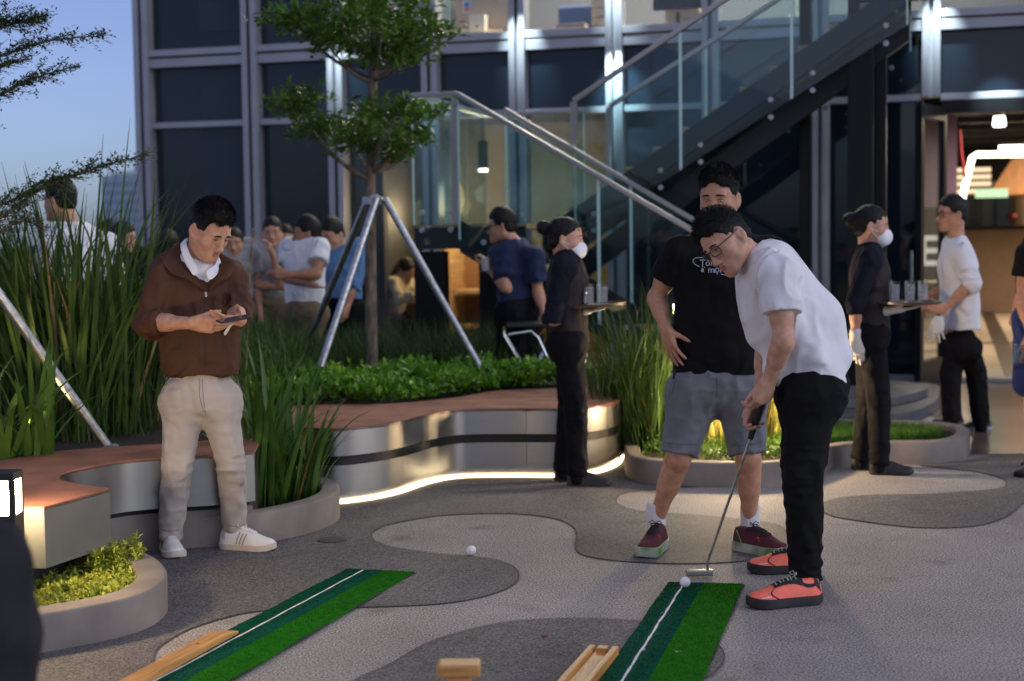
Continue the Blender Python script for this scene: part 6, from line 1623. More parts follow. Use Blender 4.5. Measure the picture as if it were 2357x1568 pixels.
# ---------------------------------------------------------------- man in the black t-shirt
Y = 6.8
M_BTEE = cloth('black_cotton', (.0085, .0085, .0095), .9, .1, .1)
M_GSHORT = cloth('grey_jersey', (.15, .158, .182), .9, .12, .15, 500)
JK = dict(bf=(-.18, -.98, 0), neck=P(1661, 533, Y + .03), shR=P(1562, 583, Y + .0), shL=P(1772, 585, Y + .05), elR=P(1511, 684, Y + .10), wrR=P(1532, 757, Y - .0), elL=P(1846, 640, Y + .16), wrL=P(1780, 745, Y + .05),
          hip=P(1652, 880, Y), hipR=P(1596, 905, Y), hipL=P(1707, 905, Y + .01), knR=P(1562, 1052, Y - .05), knL=P(1722, 1052, Y - .05), anR=P(1509, 1200, Y + .03), anL=P(1727, 1212, Y + .0))
HK = Head(P(1655.7, 456, Y - .05), (-.40, -.90, -.12), (-.05, -.10, .99), 1.05)
def tee_print(o, root):
    m = mat('print_grey', (.42, .43, .45), .7); mb_ = mat('print_blue', (.16, .26, .55), .6)
    rt = np.array([.985, -.15, 0.0]); up = np.array([0, 0, 1.0]); org = P(1611, 612, Y - .3)
    put_on(o, text_pieces('T\u00f4i \u1edf', .038, org, rt, up), 'chest_print', m, root, (0, 1, 0), .0022)
    put_on(o, text_pieces('\u1edf m\u1ecdi v\u1ea5n \u0111\u1ee5', .038, P(1611, 628, Y - .3), rt, up), 'chest_print', m, root, (0, 1, 0), .0022)
    c = P(1645, 624, Y - .3); k = 14; vs = [c] + [c + rt * .008 * math.cos(i / k * 6.2832) + up * .008 * math.sin(i / k * 6.2832) for i in range(k)]
    put_on(o, (vs, [(0, i + 1, (i + 1) % k + 1) for i in range(k)]), 'chest_print', mb_, root, (0, 1, 0), .0032)
    def stroke(pix, w=.0016):
        vs, fs = [], []; pts = catmull([P(px, py, Y - .3) for px, py in pix], 6)
        for i, p in enumerate(pts):
            t = pts[min(i + 1, len(pts) - 1)] - pts[max(i - 1, 0)]; nn = unit(np.array([-t[2], 0, t[0]])) * w; vs += [p + nn, p - nn]
            if i: b = 2 * i - 2; fs.append((b, b + 2, b + 3, b + 1))
        put_on(o, (vs, fs), 'chest_print', m, root, (0, 1, 0), .0022)
    stroke([(1617, 593), (1602, 594), (1595, 600), (1599, 608), (1610, 614)]); stroke([(1659, 631), (1676, 635), (1694, 637), (1712, 638)])
def shorts_post(o, root):
    seams(o, root, [[(1650, 868), (1650, 915)], [(1554, 872), (1548, 905)], [(1745, 868), (1752, 900)], [(1526, 1018), (1565, 1023), (1604, 1024)], [(1684, 1024), (1720, 1025), (1757, 1018)]], Y, mat('shorts_seam', (.06, .063, .075), .9))
    q = [(1551, 848), (1549, 870)]
    for x0, x1, y0, y1, nm in ((1552, 1547, 850, 872, 'side_tab'),):
        vs = [P(x0, y0, Y - .3), P(x0 + 6, y0, Y - .3), P(x1 + 6, y1, Y - .3), P(x1, y1, Y - .3)]; put_on(o, (vs, [(0, 1, 2, 3)]), nm, mat('dark_tab', (.03, .03, .06), .7), root, (0, 1, 0), .002)
MR = dict(tw=.75, upper=mat('burgundy_knit', (.055, .006, .014), .8, col2=(.10, .012, .024), vscale=130, bump=.3, bscale=500), sole=mat('pale_midsole', (.42, .43, .42), .6, col2=(.10, .22, .05), vscale=16), lace=mat('dark_red_lace', (.02, .006, .008), .8), tongue=mat('black_knit', (.012, .011, .012), .85))
pK = person('tall man in a black t-shirt and grey shorts standing with a hand on his hip', JK, HK, SK1,
    top=dict(name='t_shirt', mat=M_BTEE, w=(.200, .190, .196), fl=.62, rS=.068, sl=(.078, .076), slf=.58, hem=P(1651, 860, Y), hemn=(0, 0, -1), amp=.006, h=.0065, post=tee_print),
    bottom=dict(name='shorts', mat=M_GSHORT, rH=.120, rT=.106, rK=.086, end=.96, amp=.006, h=.0065, post=shorts_post),
    hands=dict(R=dict(d=(.22, -.35, -.90), n=(.80, .5, .1), t=(.85, -.45, .1), curls=((.15, .2, .15), (.1, .2, .15), (.1, .2, .15), (.15, .2, .15)), spread=.30, thumb=(.75, .1, .1), sc=.98),
               L=dict(d=(-.5, -.3, -.7), n=(-.7, .5, .2), t=(-.4, -.8, .2))),
    face=dict(closed=.35, gaze=(.0, -.001)), hair=dict(top=.016, front=.092, seed=5, strands=9000), h=.0048)
for a, b, sdx in ((G(1527, 1258), G(1474, 1290), 0), (G(1692, 1264), G(1812, 1288), 1)):
    up_o, surf, patch, at = shoe(pK, a, b, MR, L=.30, ankle=.115, sole_h=.043, wide=1.12)
    for sg in (0, 1):
        f = (lambda a_: a_) if sg == 0 else (lambda a_: math.pi - a_)
        patch('heel_counter', mat('green_heel', (.10, .42, .05), .5), lambda u, f=f: (.02, f(.06 + .8 * u)), lambda u, f=f: (.27 - .16 * u, f(.06 + .8 * u)), .0018, 8)
    for sg in (0, 1):
        f = (lambda a_: a_) if sg == 0 else (lambda a_: math.pi - a_)
        patch('red_mark', mat('red_flash', (.5, .03, .04), .5), lambda u, f=f: (.48 + .10 * u, f(.35 + .25 * math.sin(u * 3))), lambda u, f=f: (.49 + .10 * u, f(.48 + .25 * math.sin(u * 3))), .0018)
for an, zt_, nm in ((JK['anR'], .19, 'R'), (JK['anL'], .185, 'L')):
    S = Solid(an - .12, an + .16, .006); S.cone(an - np.array([0, 0, .09]), np.array([an[0], an[1], zt_ + .0]) + (JK['kn' + nm] - an) * .02, .043, .044, .01, cb=True); S.rough(.0015, .01, 7, (1, 1, .2)); S.build('sock', cloth('white_sock', (.62, .62, .66), .9, .04), pK)

# ---------------------------------------------------------------- man in white putting
Y = 6.0
M_WTEE = cloth('white_cotton', (.70, .70, .735), .85, .03, .08)
M_BJEAN = cloth('black_denim', (.0075, .0075, .0085), .85, .15, .15, 600)
JP = dict(bf=(-.86, -.12, -.45), neck=P(1727, 585, Y + .02), shL=P(1790, 632, Y - .19), shR=P(1752, 622, Y + .19), elL=P(1804, 782, Y - .24), wrL=P(1770, 874, Y - .16), elR=P(1766, 775, Y + .10), wrR=P(1748, 915, Y + .0),
          hip=P(1868, 880, Y), hipL=P(1864, 915, Y - .11), hipR=P(1856, 915, Y + .11), knL=P(1848, 1090, Y - .19), knR=P(1842, 1088, Y + .16), anL=P(1853, 1325, Y - .24), anR=P(1850, 1268, Y + .30))
HP = Head(P(1675, 553, Y - .03), (-.70, -.50, -.51), (-.60, .10, .79), 1.03)
def wtee_extra(S):
    # loose back, sagging front, flared hem kicked out behind
    S.cone(P(1782, 612, Y), P(1870, 740, Y), .10, .115, .05); S.cone(P(1870, 740, Y), P(1912, 818, Y), .115, .085, .05)
    S.cone(P(1790, 850, Y - .05), P(1880, 858, Y - .08), .06, .09, .05)
    S.cone(P(1880, 850, Y + .06), P(1930, 822, Y + .06), .09, .05, .05); S.cone(P(1890, 845, Y - .1), P(1938, 822, Y - .08), .07, .035, .05)
    S.cone(P(1728, 660, Y), P(1752, 770, Y), .05, .06, .06)
    S.cut(P(1884, 889, Y), P(1884, 889, Y) - P(1868, 800, Y), P(1880, 900, Y), .35)
    S.cut(P(1951, 838, Y), P(1960, 850, Y) - P(1925, 815, Y), P(1960, 850, Y), .12)
pP = person('man with glasses in a white t-shirt and black jeans bending over his putter', JP, HP, SK2,
    top=dict(name='t_shirt', mat=M_WTEE, w=(.178, .175, .185), fl=.68, rS=.072, sl=(.080, .076), slf=.60, hem=P(1876, 884, Y), hemn=P(1884, 889, Y) - P(1868, 800, Y), amp=.0105, h=.0062, extra=wtee_extra, drop=.0),
    bottom=dict(name='jeans', mat=M_BJEAN, rH=.115, rT=.105, rK=.078, rA=.062, amp=.007, h=.0065, end=2.04, fl=.95, waist=P(1880, 850, Y)),
    hands=dict(L=dict(d=(-.32, .10, -.94), n=(-.55, .82, .1), t=(-.80, -.58, -.1), curls=((.55, .9, .5), (.6, .95, .5), (.65, .95, .5), (.7, .95, .5)), thumb=(.25, .4, .3), sc=1.0),
               R=dict(d=(-.38, -.1, -.90), n=(.35, -.85, .1), t=(-.85, -.35, .1), curls=((.6, .9, .5), (.65, .95, .5), (.7, .95, .5), (.75, .95, .5)), thumb=(.25, .4, .3), sc=1.0)),
    face=dict(closed=.62, glasses=M_FRAME), hair=dict(top=.014, front=.088, seed=8, side=.002, strands=9000), h=.0046)
CO = dict(tw=.85, upper=mat('coral_mesh', (.92, .17, .11), .6, var=.06, vscale=50, bump=.15, bscale=500), sole=mat('black_midsole', (.012, .012, .013), .6), lace=mat('speckled_lace', (.02, .02, .02), .8, col2=(.7, .68, .6), vscale=150), tongue=mat('black_mesh', (.012, .012, .013), .8))
for a, b in ((G(1888, 1388), G(1737, 1399)), (G(1886, 1318), G(1739, 1318))):
    up_o, surf, patch, at = shoe(pP, a, b, CO, L=.295, ankle=.105, sole_h=.037, wide=1.06)
    bk_m = CO['tongue']
    for sg in (0, 1):
        f = (lambda a_: a_) if sg == 0 else (lambda a_: math.pi - a_)
        patch('toe_piping', bk_m, lambda u, f=f: (.60 + .12 * math.sin(u * 3.0), f(.10 + 1.1 * u)), lambda u, f=f: (.618 + .12 * math.sin(u * 3.0), f(.10 + 1.1 * u)), .002, 12)
        patch('collar_piping', bk_m, lambda u, f=f: (.10 + .24 * u, f(.62 + .35 * u - .5 * math.sin(u * 3.1) * .4)), lambda u, f=f: (.10 + .24 * u, f(.82 + .45 * u - .5 * math.sin(u * 3.1) * .4)), .002, 12)
        patch('toe_flash', mat('reflective_white', (.75, .6, .55), .4), lambda u, f=f: (.74 + .12 * u, f(.42)), lambda u, f=f: (.74 + .12 * u, f(.50)), .002)
    patch('heel_wrap', bk_m, lambda u: (.03, .3 + (math.pi - .6) * u), lambda u: (.11, .7 + (math.pi - 1.4) * u), .0018, 14)
# ================================================================== THE OTHERS
def frame_at(X, Y, yaw):
    """own right / forward axes for a body standing at X, Y; yaw 0 faces the camera, 90 faces the picture's right"""
    a = math.radians(yaw); f = np.array([math.sin(a), -math.cos(a), 0]); r = np.array([f[1], -f[0], 0]); return r, f
def stand(px, Y, yaw, ht=1.68, lean=0.0, step=0.0, z0=0.0, **ov):
    base = P(px, 900, Y); r, f = frame_at(base[0], Y, yaw); k = ht / 1.68; o = np.array([base[0], Y, z0])
    def Wd(x, y, z): return o + r * x * k + f * y * k + np.array([0, 0, z * k])
    T = dict(hip=(0, 0, .90), hipR=(.085, 0, .86), hipL=(-.085, 0, .86), knR=(.09, .02 + step * .5, .47), knL=(-.09, .02 - step * .5, .47), anR=(.09, step, .085), anL=(-.09, -step, .085),
             neck=(0, -.01 + lean, 1.405), shR=(.175, -.01 + lean, 1.355), shL=(-.175, -.01 + lean, 1.355), elR=(.215, -.03 + lean * .8, 1.08), elL=(-.215, -.03 + lean * .8, 1.08), wrR=(.22, .06 + lean * .5, .84), wrL=(-.22, .06 + lean * .5, .84))
    T.update(ov); J = {k_: Wd(*v) for k_, v in T.items()}; J['bf'] = f
    return J, Wd, r, f, k
def px_head(px, py, Y, yaw, pitch=0.0, sc=1.0, roll=0.0):
    a = math.radians(yaw); p = math.radians(pitch); f = np.array([math.sin(a) * math.cos(p), -math.cos(a) * math.cos(p), -math.sin(p)]); up = np.array([math.sin(a) * math.sin(p), -math.cos(a) * math.sin(p), math.cos(p)])
    r = np.cross(f, up); up = up + r * math.tan(math.radians(roll)); return Head(P(px, py, Y), f, up, sc)
def down_hand(f, r, side, cu=.35): return dict(d=f * .15 + np.array([0, 0, -1.0]), n=-r * side, t=f, curls=((cu, cu, cu * .8),) * 4, thumb=(.3, .3, .2))
M_NAVY = cloth('navy_cotton', (.012, .020, .060), .85); M_GREY = cloth('grey_marl', (.26, .26, .27), .9); M_DENIM = cloth('chambray_blue', (.10, .21, .40), .85)
M_KHAKI = cloth('khaki_twill', (.16, .115, .07), .9); M_BLKC = cloth('black_trousers', (.008, .008, .010), .9); M_VEST = cloth('charcoal_vest', (.034, .029, .030), .8); M_INK = cloth('ink_shirt', (.010, .011, .020), .85)
M_MASK = mat('white_mask', (.72, .74, .78), .8, var=.03); M_GLOVE = mat('white_glove', (.66, .62, .56), .85, bump=.1, bscale=300); M_FLAT = mat('black_flat_shoe', (.010, .010, .010), .5)
BS = dict(upper=M_FLAT, sole=M_EDGE); GRP = 'people on the roof terrace'
def face_mask(H, par):
    S = Solid(H.o - .15, H.o + .16, .004); s = H.s
    S.ell(H.w((0, .062, -.066)), np.array((.063, .054, .058)) * s, H.B, 0); S.ell(H.w((0, .108, -.060)), np.array((.012, .022, .036)) * s, H.B, .035 * s)
    S.cut(H.w((0, .07, -.012)), H.d((0, -.35, 1))); m_ = S.build('face_mask', M_MASK, par)
    mb = MB()
    for x in (-1, 1):
        for z in (-.03, -.085): mb.tube([H.w((x * .045, .075, z)), H.w((x * .074, .03, (z - .03) / 2)), H.w((x * .083, -.02, -.01))], .0016, 5)
    link('ear_loop', mb.mesh('ear_loop'), M_MASK, m_)
def hair_bun(H, par, m, h=.006, bun=(0, -.135, .055), rb=.044, seed=2, **k):
    S = Solid(H.o - .22, H.o + .2, h); s = H.s
    def E(c, r, kk=.015, op='add'): S.ell(H.w(c), np.array(r) * s, H.B, kk * s, op)
    E((0, -.006, .0375), (.0790, .100, .0905)); E((0, -.044, -.026), (.064, .056, .050), .02); E((0, .120, -.026), (.072, .064, .096), .010, 'sub')
    for x in (-1, 1): E((x * .086, .036, -.05), (.030, .046, .055), .008, 'sub')
    S.cut(H.w((0, -.06, -.072)), H.d((0, .25, -1)))
    E(bun, (rb, rb, rb), .015); S.rough(.003, .012, seed, (1, 1, 1)); S.build('hair', m, par, 0)
def waitress(label, px, Y, yaw, ht, headpx, bunpx, tray_c, feet, gl_side, armhang):
    J, Wd, r, f, k = stand(px, Y, yaw, ht, step=.05)
    nk = J['neck']
    tc = np.array(tray_c); wr = tc - f * .10 - np.array([0, 0, .045])
    J['shL'] = Wd(-.155, -.01, 1.335); J['shR'] = Wd(.155, -.01, 1.335)
    if armhang:
        J['wrL'] = wr - f * .03; J['elL'] = Wd(-.21, .0, 1.06); J['elR'] = Wd(.20, -.10, 1.07); J['wrR'] = Wd(.17, -.10, .86)
    else:
        J['wrR'] = wr - f * .03; J['elR'] = P(1272, 735, Y - .16); J['elL'] = Wd(-.20, -.02, 1.07); J['wrL'] = Wd(-.15, .03, .90)
    H = px_head(*headpx, Y, yaw, 4, .98)
    carry = dict(d=f * .9 + np.array([0, 0, .1]), n=(0, 0, 1), t=r * (.9 if armhang else -.9), curls=((.05, .05, .05),) * 4, spread=.2, sc=.95); hang = dict(down_hand(f, r, 1 if armhang else -1), sc=.95)
    tops = [dict(name='shirt', mat=M_INK, w=(.150, .135, .145), fl=.66, rS=.055, sl=(.060, .042), rE=.055, slf=1.98, hem=lerp(J['hip'], nk, .2), hemn=(0, 0, -1), amp=.004, neckr=.05, tr=.05),
            dict(name='vest', mat=M_VEST, w=(.162, .150, .172), fl=.70, rS=.052, slf=0, hem=lerp(J['hip'], nk, -.06), hemn=(0, 0, -1), amp=.004, neckr=.062, tr=.045)]
    p = person(label, J, H, SK2, top=tops, bottom=dict(mat=M_BLKC, rH=.100, rT=.088, rK=.068, rA=.058, amp=.005, end=2.06),
        hands=dict(zip('LR' if armhang else 'RL', (carry, hang))), h=.0075, female=True, face=dict(closed=.4), hair=dict(bun=(0, bunpx[0], bunpx[1])), hc=hair_bun, group=GRP)
    face_mask(H, p)
    for sd, dd in zip('LR' if armhang else 'RL', (dict(carry, thick=1.16, sc=.98), dict(hang, thick=1.16, sc=.98))):
        S = Solid(J['wr' + sd] - .23, J['wr' + sd] + .23, .006); add_hand(S, J['wr' + sd], **dd); S.cone(J['wr' + sd] - unit(J['wr' + sd] - J['el' + sd]) * .03, J['wr' + sd], .034, .030, .01); S.build('glove', M_GLOVE, p)
    for sd in 'LR': S = Solid(J['an' + sd] - .12, J['an' + sd] + .14, .007); S.cone(J['an' + sd] - np.array([0, 0, .05]), J['an' + sd] + np.array([0, 0, .06]), .043, .042, .01); S.build('sock', M_BLKC, p)
    for sd in 'LR': a = J['an' + sd] - f * .055; shoe(p, a, a + f * .25, BS, L=.25, ankle=.085, wide=1.0, sole_h=.012)
    return p, J, f, r
tc1 = P(1371, 703, 8.55)
waitress('masked waitress in a dark vest with a two-glass tray beside the wavy bench', 1311, 8.62, 82, 1.56, (1300, 549), (-.125, .055), tc1, [(G(1290, 1100), G(1380, 1108)), (G(1285, 1116), G(1372, 1119))], 0, False)
tray(tc1 - np.array([0, 0, .006]), .17, 'round brown tray with two glasses carried by the waitress near the stair', (0, -.05))
for px, dy in ((1354, -.03), (1386, .03)):
    q = P(px, 699 if px < 1370 else 697, 8.55 + dy); tumbler((q[0], q[1], tc1[2] + .003), .118, .035, 'tall clear glass, left of two on the brown tray' if px < 1370 else 'tall clear glass, right of two on the brown tray', 'glasses on the trays')
tc2 = P(2094, 698, 8.75)
waitress('masked waitress with a tray of three glasses standing near the entrance door', 2003, 8.9, 80, 1.58, (2004, 520), (-.125, .03), tc2, [(G(1985, 1082), G(2070, 1090)), (G(1990, 1068), G(2060, 1072))], 1, True)
tray(tc2 - np.array([0, 0, .006]), .175, 'round tray with three glasses carried by the waitress near the door')
for k, px in enumerate((2059, 2094, 2124)):
    q = P(px, 696, 8.75); tumbler((q[0], q[1], tc2[2] + .003), .125, .031, ('narrow water glass next to the waitress, first of three', 'narrow water glass in the middle of three', 'narrow water glass at the outer edge of the tray of three')[k], 'glasses on the trays')
# man in the white long-sleeved top walking out
J, Wd, r, f, k = stand(2216, 10.5, -78, 1.63, step=.20, elR=(.2, -.06, 1.08), wrR=(.18, .18, 1.0), elL=(-.215, -.02, 1.08), wrL=(-.20, .22, .97))
J['shL'] = P(2212, 585, 10.35); J['elL'] = P(2236, 652, 10.3); J['wrL'] = P(2172, 714, 10.3); J['neck'] = P(2200, 545, 10.5)
J['hip'] = P(2207, 780, 10.5); J['hipL'] = P(2220, 802, 10.45); J['hipR'] = P(2202, 802, 10.55); J['anL'] = P(2258, 968, 10.62); J['knL'] = P(2246, 850, 10.6); J['anR'] = P(2192, 962, 10.45); J['knR'] = P(2188, 860, 10.5)
H = px_head(2194, 493, 10.5, -82, 0, 1.0)
p = person('man with glasses in a white long-sleeved top walking out of the lit entrance', J, H, SK1, top=dict(name='sweater', mat=M_WTEE, w=(.165, .160, .168), fl=.72, sl=(.072, .058), rE=.066, slf=1.18, hem=P(2212, 757, 10.5), hemn=(0, 0, -1), amp=.006),
    bottom=dict(mat=M_BLKC, rH=.088, rT=.088, rK=.072, rA=.062, end=2.07), hands=dict(L=dict(d=(-.8, 0, .3), n=(.2, .8, -.3), t=(-.2, 0, 1)), R=down_hand(f, r, 1)), h=.008, face=dict(closed=.3, glasses=M_FRAME), hair=dict(top=.012, seed=11), group=GRP)
for sd in 'LR': S = Solid(J['an' + sd] - .14, J['an' + sd] + .14, .008); S.cone(J['an' + sd] - np.array([0, 0, .06]), J['an' + sd] + np.array([0, 0, .06]), .044, .043, .01); S.build('sock', M_BLKC, p)
shoe(p, G(2215, 972), G(2145, 978), BS, L=.27, ankle=.07); shoe(p, G(2282, 990), G(2205, 992), dict(upper=M_FLAT, sole=mat('grey_sole', (.3, .32, .35), .5)), L=.27, ankle=.075)
S = Solid(P(2150, 800, 10.2), P(2190, 690, 10.4), .007); add_hand(S, P(2160, 735, 10.28), (-.1, 0, -1), (.3, .9, 0), (-.9, .2, 0), curls=((.25, .3, .2),) * 4, spread=.5, thick=1.2, sc=.95)
tag(S.build('white_gloves', mat('glove_white', (.62, .62, .64), .85), None), 'pair of limp white gloves dangling from the walking man in white', 'gloves')
# man in the navy polo, seen from behind with a drink
J, Wd, r, f, k = stand(1200, 10.9, -138, 1.70); J['elL'] = P(1166, 664, 10.75); J['wrL'] = P(1128, 622, 10.9); J['elR'] = P(1238, 672, 10.8); J['wrR'] = P(1253, 722, 10.7); J['shL'] = P(1150, 585, 10.9); J['shR'] = P(1228, 590, 10.8); J['neck'] = P(1182, 556, 10.9)
H = px_head(1158, 521, 10.9, -100, 2, 1.0)
p = person('man in a navy polo shirt and dark shorts turned away with a drink', J, H, SK1, top=dict(name='polo_shirt', mat=M_NAVY, w=(.180, .168, .172), fl=.66, sl=(.078, .082), slf=.72, hem=P(1198, 735, 10.9), hemn=(0, 0, -1), amp=.006), bottom=dict(name='shorts', mat=M_BLKC, rH=.118, rT=.108, rK=.10, end=.95),
    hands=dict(L=dict(d=(-.35, .1, .9), n=(-.8, .4, 0), t=(.5, -.6, .5), curls=((.6, .7, .4),) * 4), R=down_hand(f, r, 1)), h=.009, face=dict(closed=.4, glasses=M_FRAME), hair=dict(top=.022, seed=13), group=GRP)
for a, b in ((G(1190, 1000), G(1165, 990)), (G(1225, 1002), G(1200, 992))): shoe(p, a, b, BS, L=.27)
q = P(1117, 628, 10.82); tumbler((q[0], q[1], q[2]), .12, .033, 'clear glass raised in the hand of the man in the navy polo', 'drinks held by guests')
tag(MB(P(1133, 633, 10.9)).tube([P(1133, 633, 10.9) + .033 * np.array([math.cos(a), math.sin(a), -.35 * math.cos(a)]) for a in np.linspace(0, 6.28, 15)], .006, 6).build('wristwatch', M_EDGE, smooth=True), 'black wristwatch on the forearm of the man in the navy polo', 'watch')
# group at the left of the tree
def guest(label, px, Y, yaw, ht, hp, m_top, m_bot, arms=None, hair=None, skin=SK1, slf=.58, glasses=None, face=True, h=.011, lean=0.0, tw=(.178, .168, .172), hpitch=0, tname='shirt', neck=None):
    J, Wd, r, f, k = stand(px, Y, yaw, ht, lean)
    for kk, v in (arms or {}).items(): J[kk] = np.array(v)
    if neck is not None: J['neck'] = np.array(neck)
    H = px_head(hp[0], hp[1], Y, hp[2], hpitch, hp[3] if len(hp) > 3 else 1.0)
    def hand_for(sd):
        d = unit(J['wr' + sd] - J['el' + sd]); n = -r if sd == 'R' else r
        if abs(d @ n) > .8: n = -f
        t = f if abs(d @ f) < .8 else np.array([0, 0, 1.0]); return dict(d=d, n=n, t=t, curls=((.4, .5, .3),) * 4)
    p = person(label, J, H, skin, top=dict(name=tname, mat=m_top, w=tw, fl=.66, sl=(.072, .068 if slf > 1 else .078), slf=slf, hem=lerp(J['hip'], J['neck'], -.06), hemn=(0, 0, -1), amp=.006), bottom=dict(mat=m_bot, end=1.96),
        hands=dict(L=hand_for('L'), R=hand_for('R')), h=h, face=dict(closed=.4, glasses=glasses) if face else None, hair=hair or dict(top=.018), group=GRP)
    for sd in 'LR': a = J['an' + sd] - f * .06; shoe(p, a, a + f * .28, BS, L=.27)
    return p
guest('man in a grey shirt holding his chin in the group by the facade', 622, 12.6, 12, 1.69, (627, 537, 5), M_GREY, M_KHAKI, dict(elR=P(578, 655, 12.5), wrR=P(655, 662, 12.38), elL=P(648, 652, 12.4), wrL=P(628, 588, 12.36)), slf=.8, hair=dict(top=.016, seed=21))
pW = guest('man in a white t-shirt with folded arms facing away from the tree', 706, 11.5, -40, 1.68, (708, 538, -82), M_WTEE, M_KHAKI, dict(elR=P(662, 640, 11.5), wrR=P(715, 655, 11.25), elL=P(728, 632, 11.25), wrL=P(662, 632, 11.2)), slf=.55, skin=SK3, hair=dict(top=.022, seed=23), tw=(.185, .172, .182), tname='t_shirt')
guest('man in a blue chambray shirt looking down beside the tree tripod', 790, 12.0, -25, 1.68, (768, 540, -40), M_DENIM, M_BLKC, dict(elR=P(757, 650, 12.1), wrR=P(752, 715, 12.05), elL=P(815, 652, 11.9), wrL=P(800, 705, 11.85), neck=P(782, 575, 12.0)), slf=1.25, hair=dict(top=.026, fringe=1, seed=25), hpitch=18)
guest('man half hidden behind the one with a hand at his chin', 664, 13.3, 15, 1.64, (655, 553, 25), M_BLKC, M_BLKC, hair=dict(top=.016, seed=27))
guest('man in a pale shirt half seen behind the head of the phone holder', 540, 12.4, 20, 1.62, (537, 562, 10), M_GREY, M_KHAKI, hair=dict(top=.014, seed=29))
guest('dark-haired guest mostly hidden behind the brown jacket shoulder', 386, 12.2, 160, 1.60, (386, 568, 160), M_BLKC, M_BLKC, hair=dict(top=.02, seed=31), face=False)
guest('tall man in a white shirt turned away behind the tall grass', 190, 9.6, -150, 1.74, (140, 462, -115, 1.08), M_WTEE, M_BLKC, slf=1.5, hair=dict(top=.02, seed=33), face=False, tw=(.2, .19, .2), neck=P(165, 520, 9.6))
guest('man in dark clothes in profile between the grass blades', 288, 12.2, 70, 1.66, (283, 550, 85), M_BLKC, M_BLKC, hair=dict(top=.02, seed=35), slf=.6)
guest('man with his ear turned to the camera behind the tall grass', 248, 12.6, 120, 1.67, (249, 546, 120), M_BLKC, M_BLKC, hair=dict(top=.02, seed=37), face=False)
guest('guest in a blue-grey shirt low behind the grass near the picture edge', 82, 12.8, 20, 1.42, (80, 606, 20), cloth('blue_grey_shirt', (.09, .11, .16), .9), M_BLKC, hair=dict(top=.02, seed=39), slf=1.5)
# seated woman in the cafe
SYw = 16.45
J, Wd, r, f, k = stand(918, SYw, 60, 1.58, hip=(0, -.1, .48), hipR=(.09, -.05, .48), hipL=(-.09, -.05, .48), knR=(.1, .36, .48), knL=(-.1, .36, .48), anR=(.1, .34, .08), anL=(-.1, .34, .08), neck=(0, .05, .98), shR=(.16, .04, .93), shL=(-.16, .04, .93), elR=(.2, .18, .74), elL=(-.2, .18, .74), wrR=(.1, .38, .80), wrL=(-.1, .38, .80))
dz = P(918, 640, SYw)[2] - J['neck'][2]
for kk in J:
    if kk != 'bf' and kk[:2] not in ('an', 'kn'): J[kk] = J[kk] + np.array([0, 0, dz])
H = px_head(934, 622, SYw, 55, 25, 1.0)
def hair_long(H, par, m, h=.008, **k_):
    S = Solid(H.o - .36, H.o + .2, h); s = H.s
    S.ell(H.w((0, -.008, .038)), np.array((.084, .106, .096)) * s, H.B, .01); S.ell(H.w((0, .12, -.02)), np.array((.07, .07, .095)) * s, H.B, .008, 'sub')
    S.cone(H.w((0, -.07, .0)), H.w((0, -.13, -.22)), .07, .045, .03); S.rough(.004, .014, 3, (1, 1, .4)); S.build('hair', m, par, 0)
p = person('woman in a cream top seated at the cafe table behind the glass', J, H, SK1, top=dict(name='blouse', mat=cloth('cream_knit', (.50, .42, .28), .9), w=(.155, .145, .15), fl=.68, sl=(.065, .055), slf=1.7, hem=J['hip'] + np.array([0, 0, .03]), hemn=(0, 0, -1)), bottom=dict(mat=M_BLKC, end=1.9), hands=None, h=.011, female=True, face=dict(closed=.6), hair=dict(), hc=hair_long, group=GRP)
b_ = J['hip']; ch = empty('cafe_stool', (b_[0], b_[1], .02), 'dark stool under the seated woman in the cafe', 'stool')
MB().lathe((b_[0], b_[1], b_[2] - .16), [(.17, 0), (.18, .02), (.17, .04)], 18).build('seat', M_BLKM, ch, smooth=True)
for a in (0.8, 2.4, 3.9, 5.5): MB().tube([(b_[0] + .1 * math.cos(a), b_[1] + .1 * math.sin(a), b_[2] - .16), (b_[0] + .18 * math.cos(a), b_[1] + .18 * math.sin(a), .02)], .014, 6).build('leg', M_BLKM, ch)
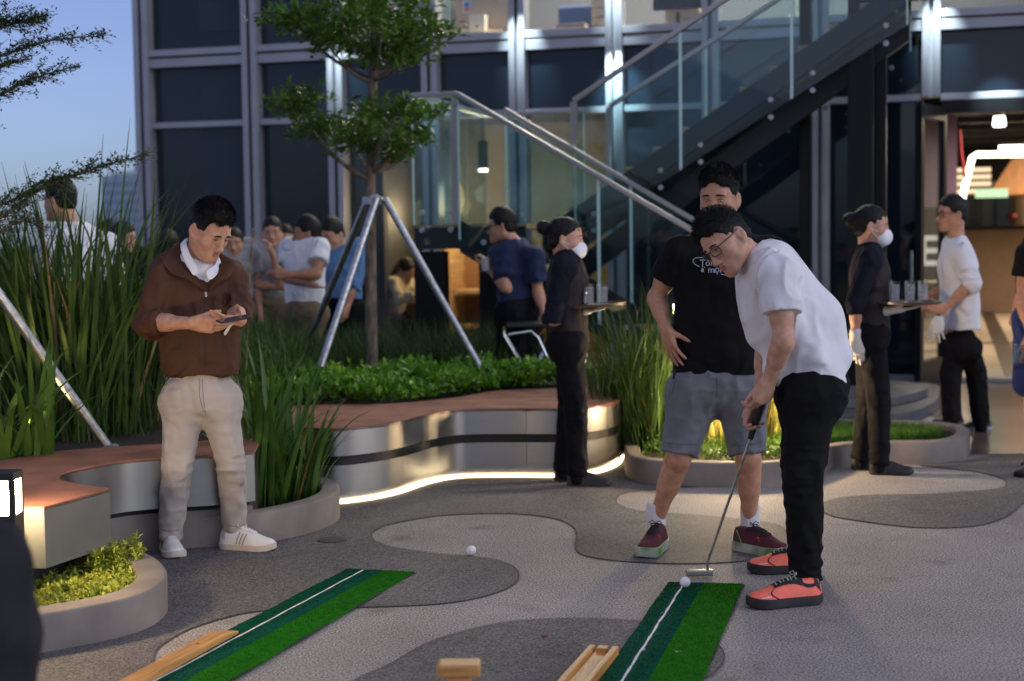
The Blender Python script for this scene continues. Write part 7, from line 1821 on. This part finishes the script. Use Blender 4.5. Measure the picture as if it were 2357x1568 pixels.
# person at the right picture edge with a plastic cup
J, Wd, r, f, k = stand(2400, 9.4, -70, 1.66); J['elL'] = P(2352, 690, 9.3); J['wrL'] = P(2372, 770, 9.2); J['shL'] = P(2368, 585, 9.3); J['shR'] = P(2400, 585, 9.5); J['hip'] = P(2392, 800, 9.4)
H = px_head(2398, 470, 9.4, -70)
p = person('person in a black top and blue shorts cut off by the picture edge', J, H, SK1, top=dict(name='t_shirt', mat=M_BTEE, w=(.18, .17, .17), fl=.7, slf=.5, hem=P(2392, 700, 9.4), hemn=(0, 0, -1)), bottom=dict(name='shorts', mat=cloth('royal_blue', (.010, .022, .12), .85), rH=.13, rT=.12, rK=.11, end=1.1), hands=dict(L=down_hand(f, r, -1)), h=.011, hair=dict(top=.02, seed=41), face=dict(closed=.4), group=GRP)
for a, b in ((G(2395, 1088), G(2345, 1100)), (G(2420, 1070), G(2372, 1078))): shoe(p, a, b, BS, L=.27)
q = P(2347, 835, 9.1); r_ = empty('plastic_cup', tuple(q), 'crumpled clear plastic cup held low at the picture edge', 'cup', 'drinks held by guests')
MB().lathe(q, [(.034, 0), (.04, .03), (.043, .07), (.046, .11), (.043, .11), (.04, .07), (.036, .01)], 16).build('cup_wall', glass('cup_plastic', (.8, .84, .88), 1.5, .12), r_, smooth=True)
# shoulder of somebody close to the camera
cx_, Yn = P(-58, 1400, 2.75), 2.75
S = Solid((cx_[0] - .35, 2.4, -.0), (cx_[0] + .35, 3.1, 1.2), .012)
J, Wd, r, f, k = stand(-150, 2.75, 150, 1.2)
p0, p1, p2 = P(-30, 1310, 2.75), P(-38, 1450, 2.75), P(-60, 1750, 2.75)
nb = empty('person', (p0[0], 2.75, 0), 'blurred dark sleeve and side of someone squatting close to the camera', 'person', GRP)
S.cone(p0, p1, .075, .095, .04); S.cone(p1, p2, .095, .10, .04); S.cone(p0, p0 + np.array([-.16, .05, .02]), .075, .1, .05); S.cone(p0 + np.array([-.16, .05, .0]), p2 + np.array([-.16, .05, 0]), .14, .16, .05)
S.cone(p2, (p2[0], 2.8, .14), .11, .12, .04); S.rough(.008, .08, 5, (1, 1, .6), True); S.build('jacket', cloth('dark_grey_jacket', (.022, .022, .026), .9), nb)
H = Head(p0 + np.array([-.17, .06, .32]), (.4, .9, -.2), (0, 0, 1), 1.0); S = Solid(H.o - .2, H.o + .2, .01); add_head(S, H, p0 + np.array([-.16, .05, .04])); S.build('body', SK1, nb); hair_short(H, nb, M_HAIR, h=.008)
for dx in (-.16, 0): shoe(nb, (p2[0] + dx, 2.7), (p2[0] + dx + .02, 2.98), BS, L=.27)
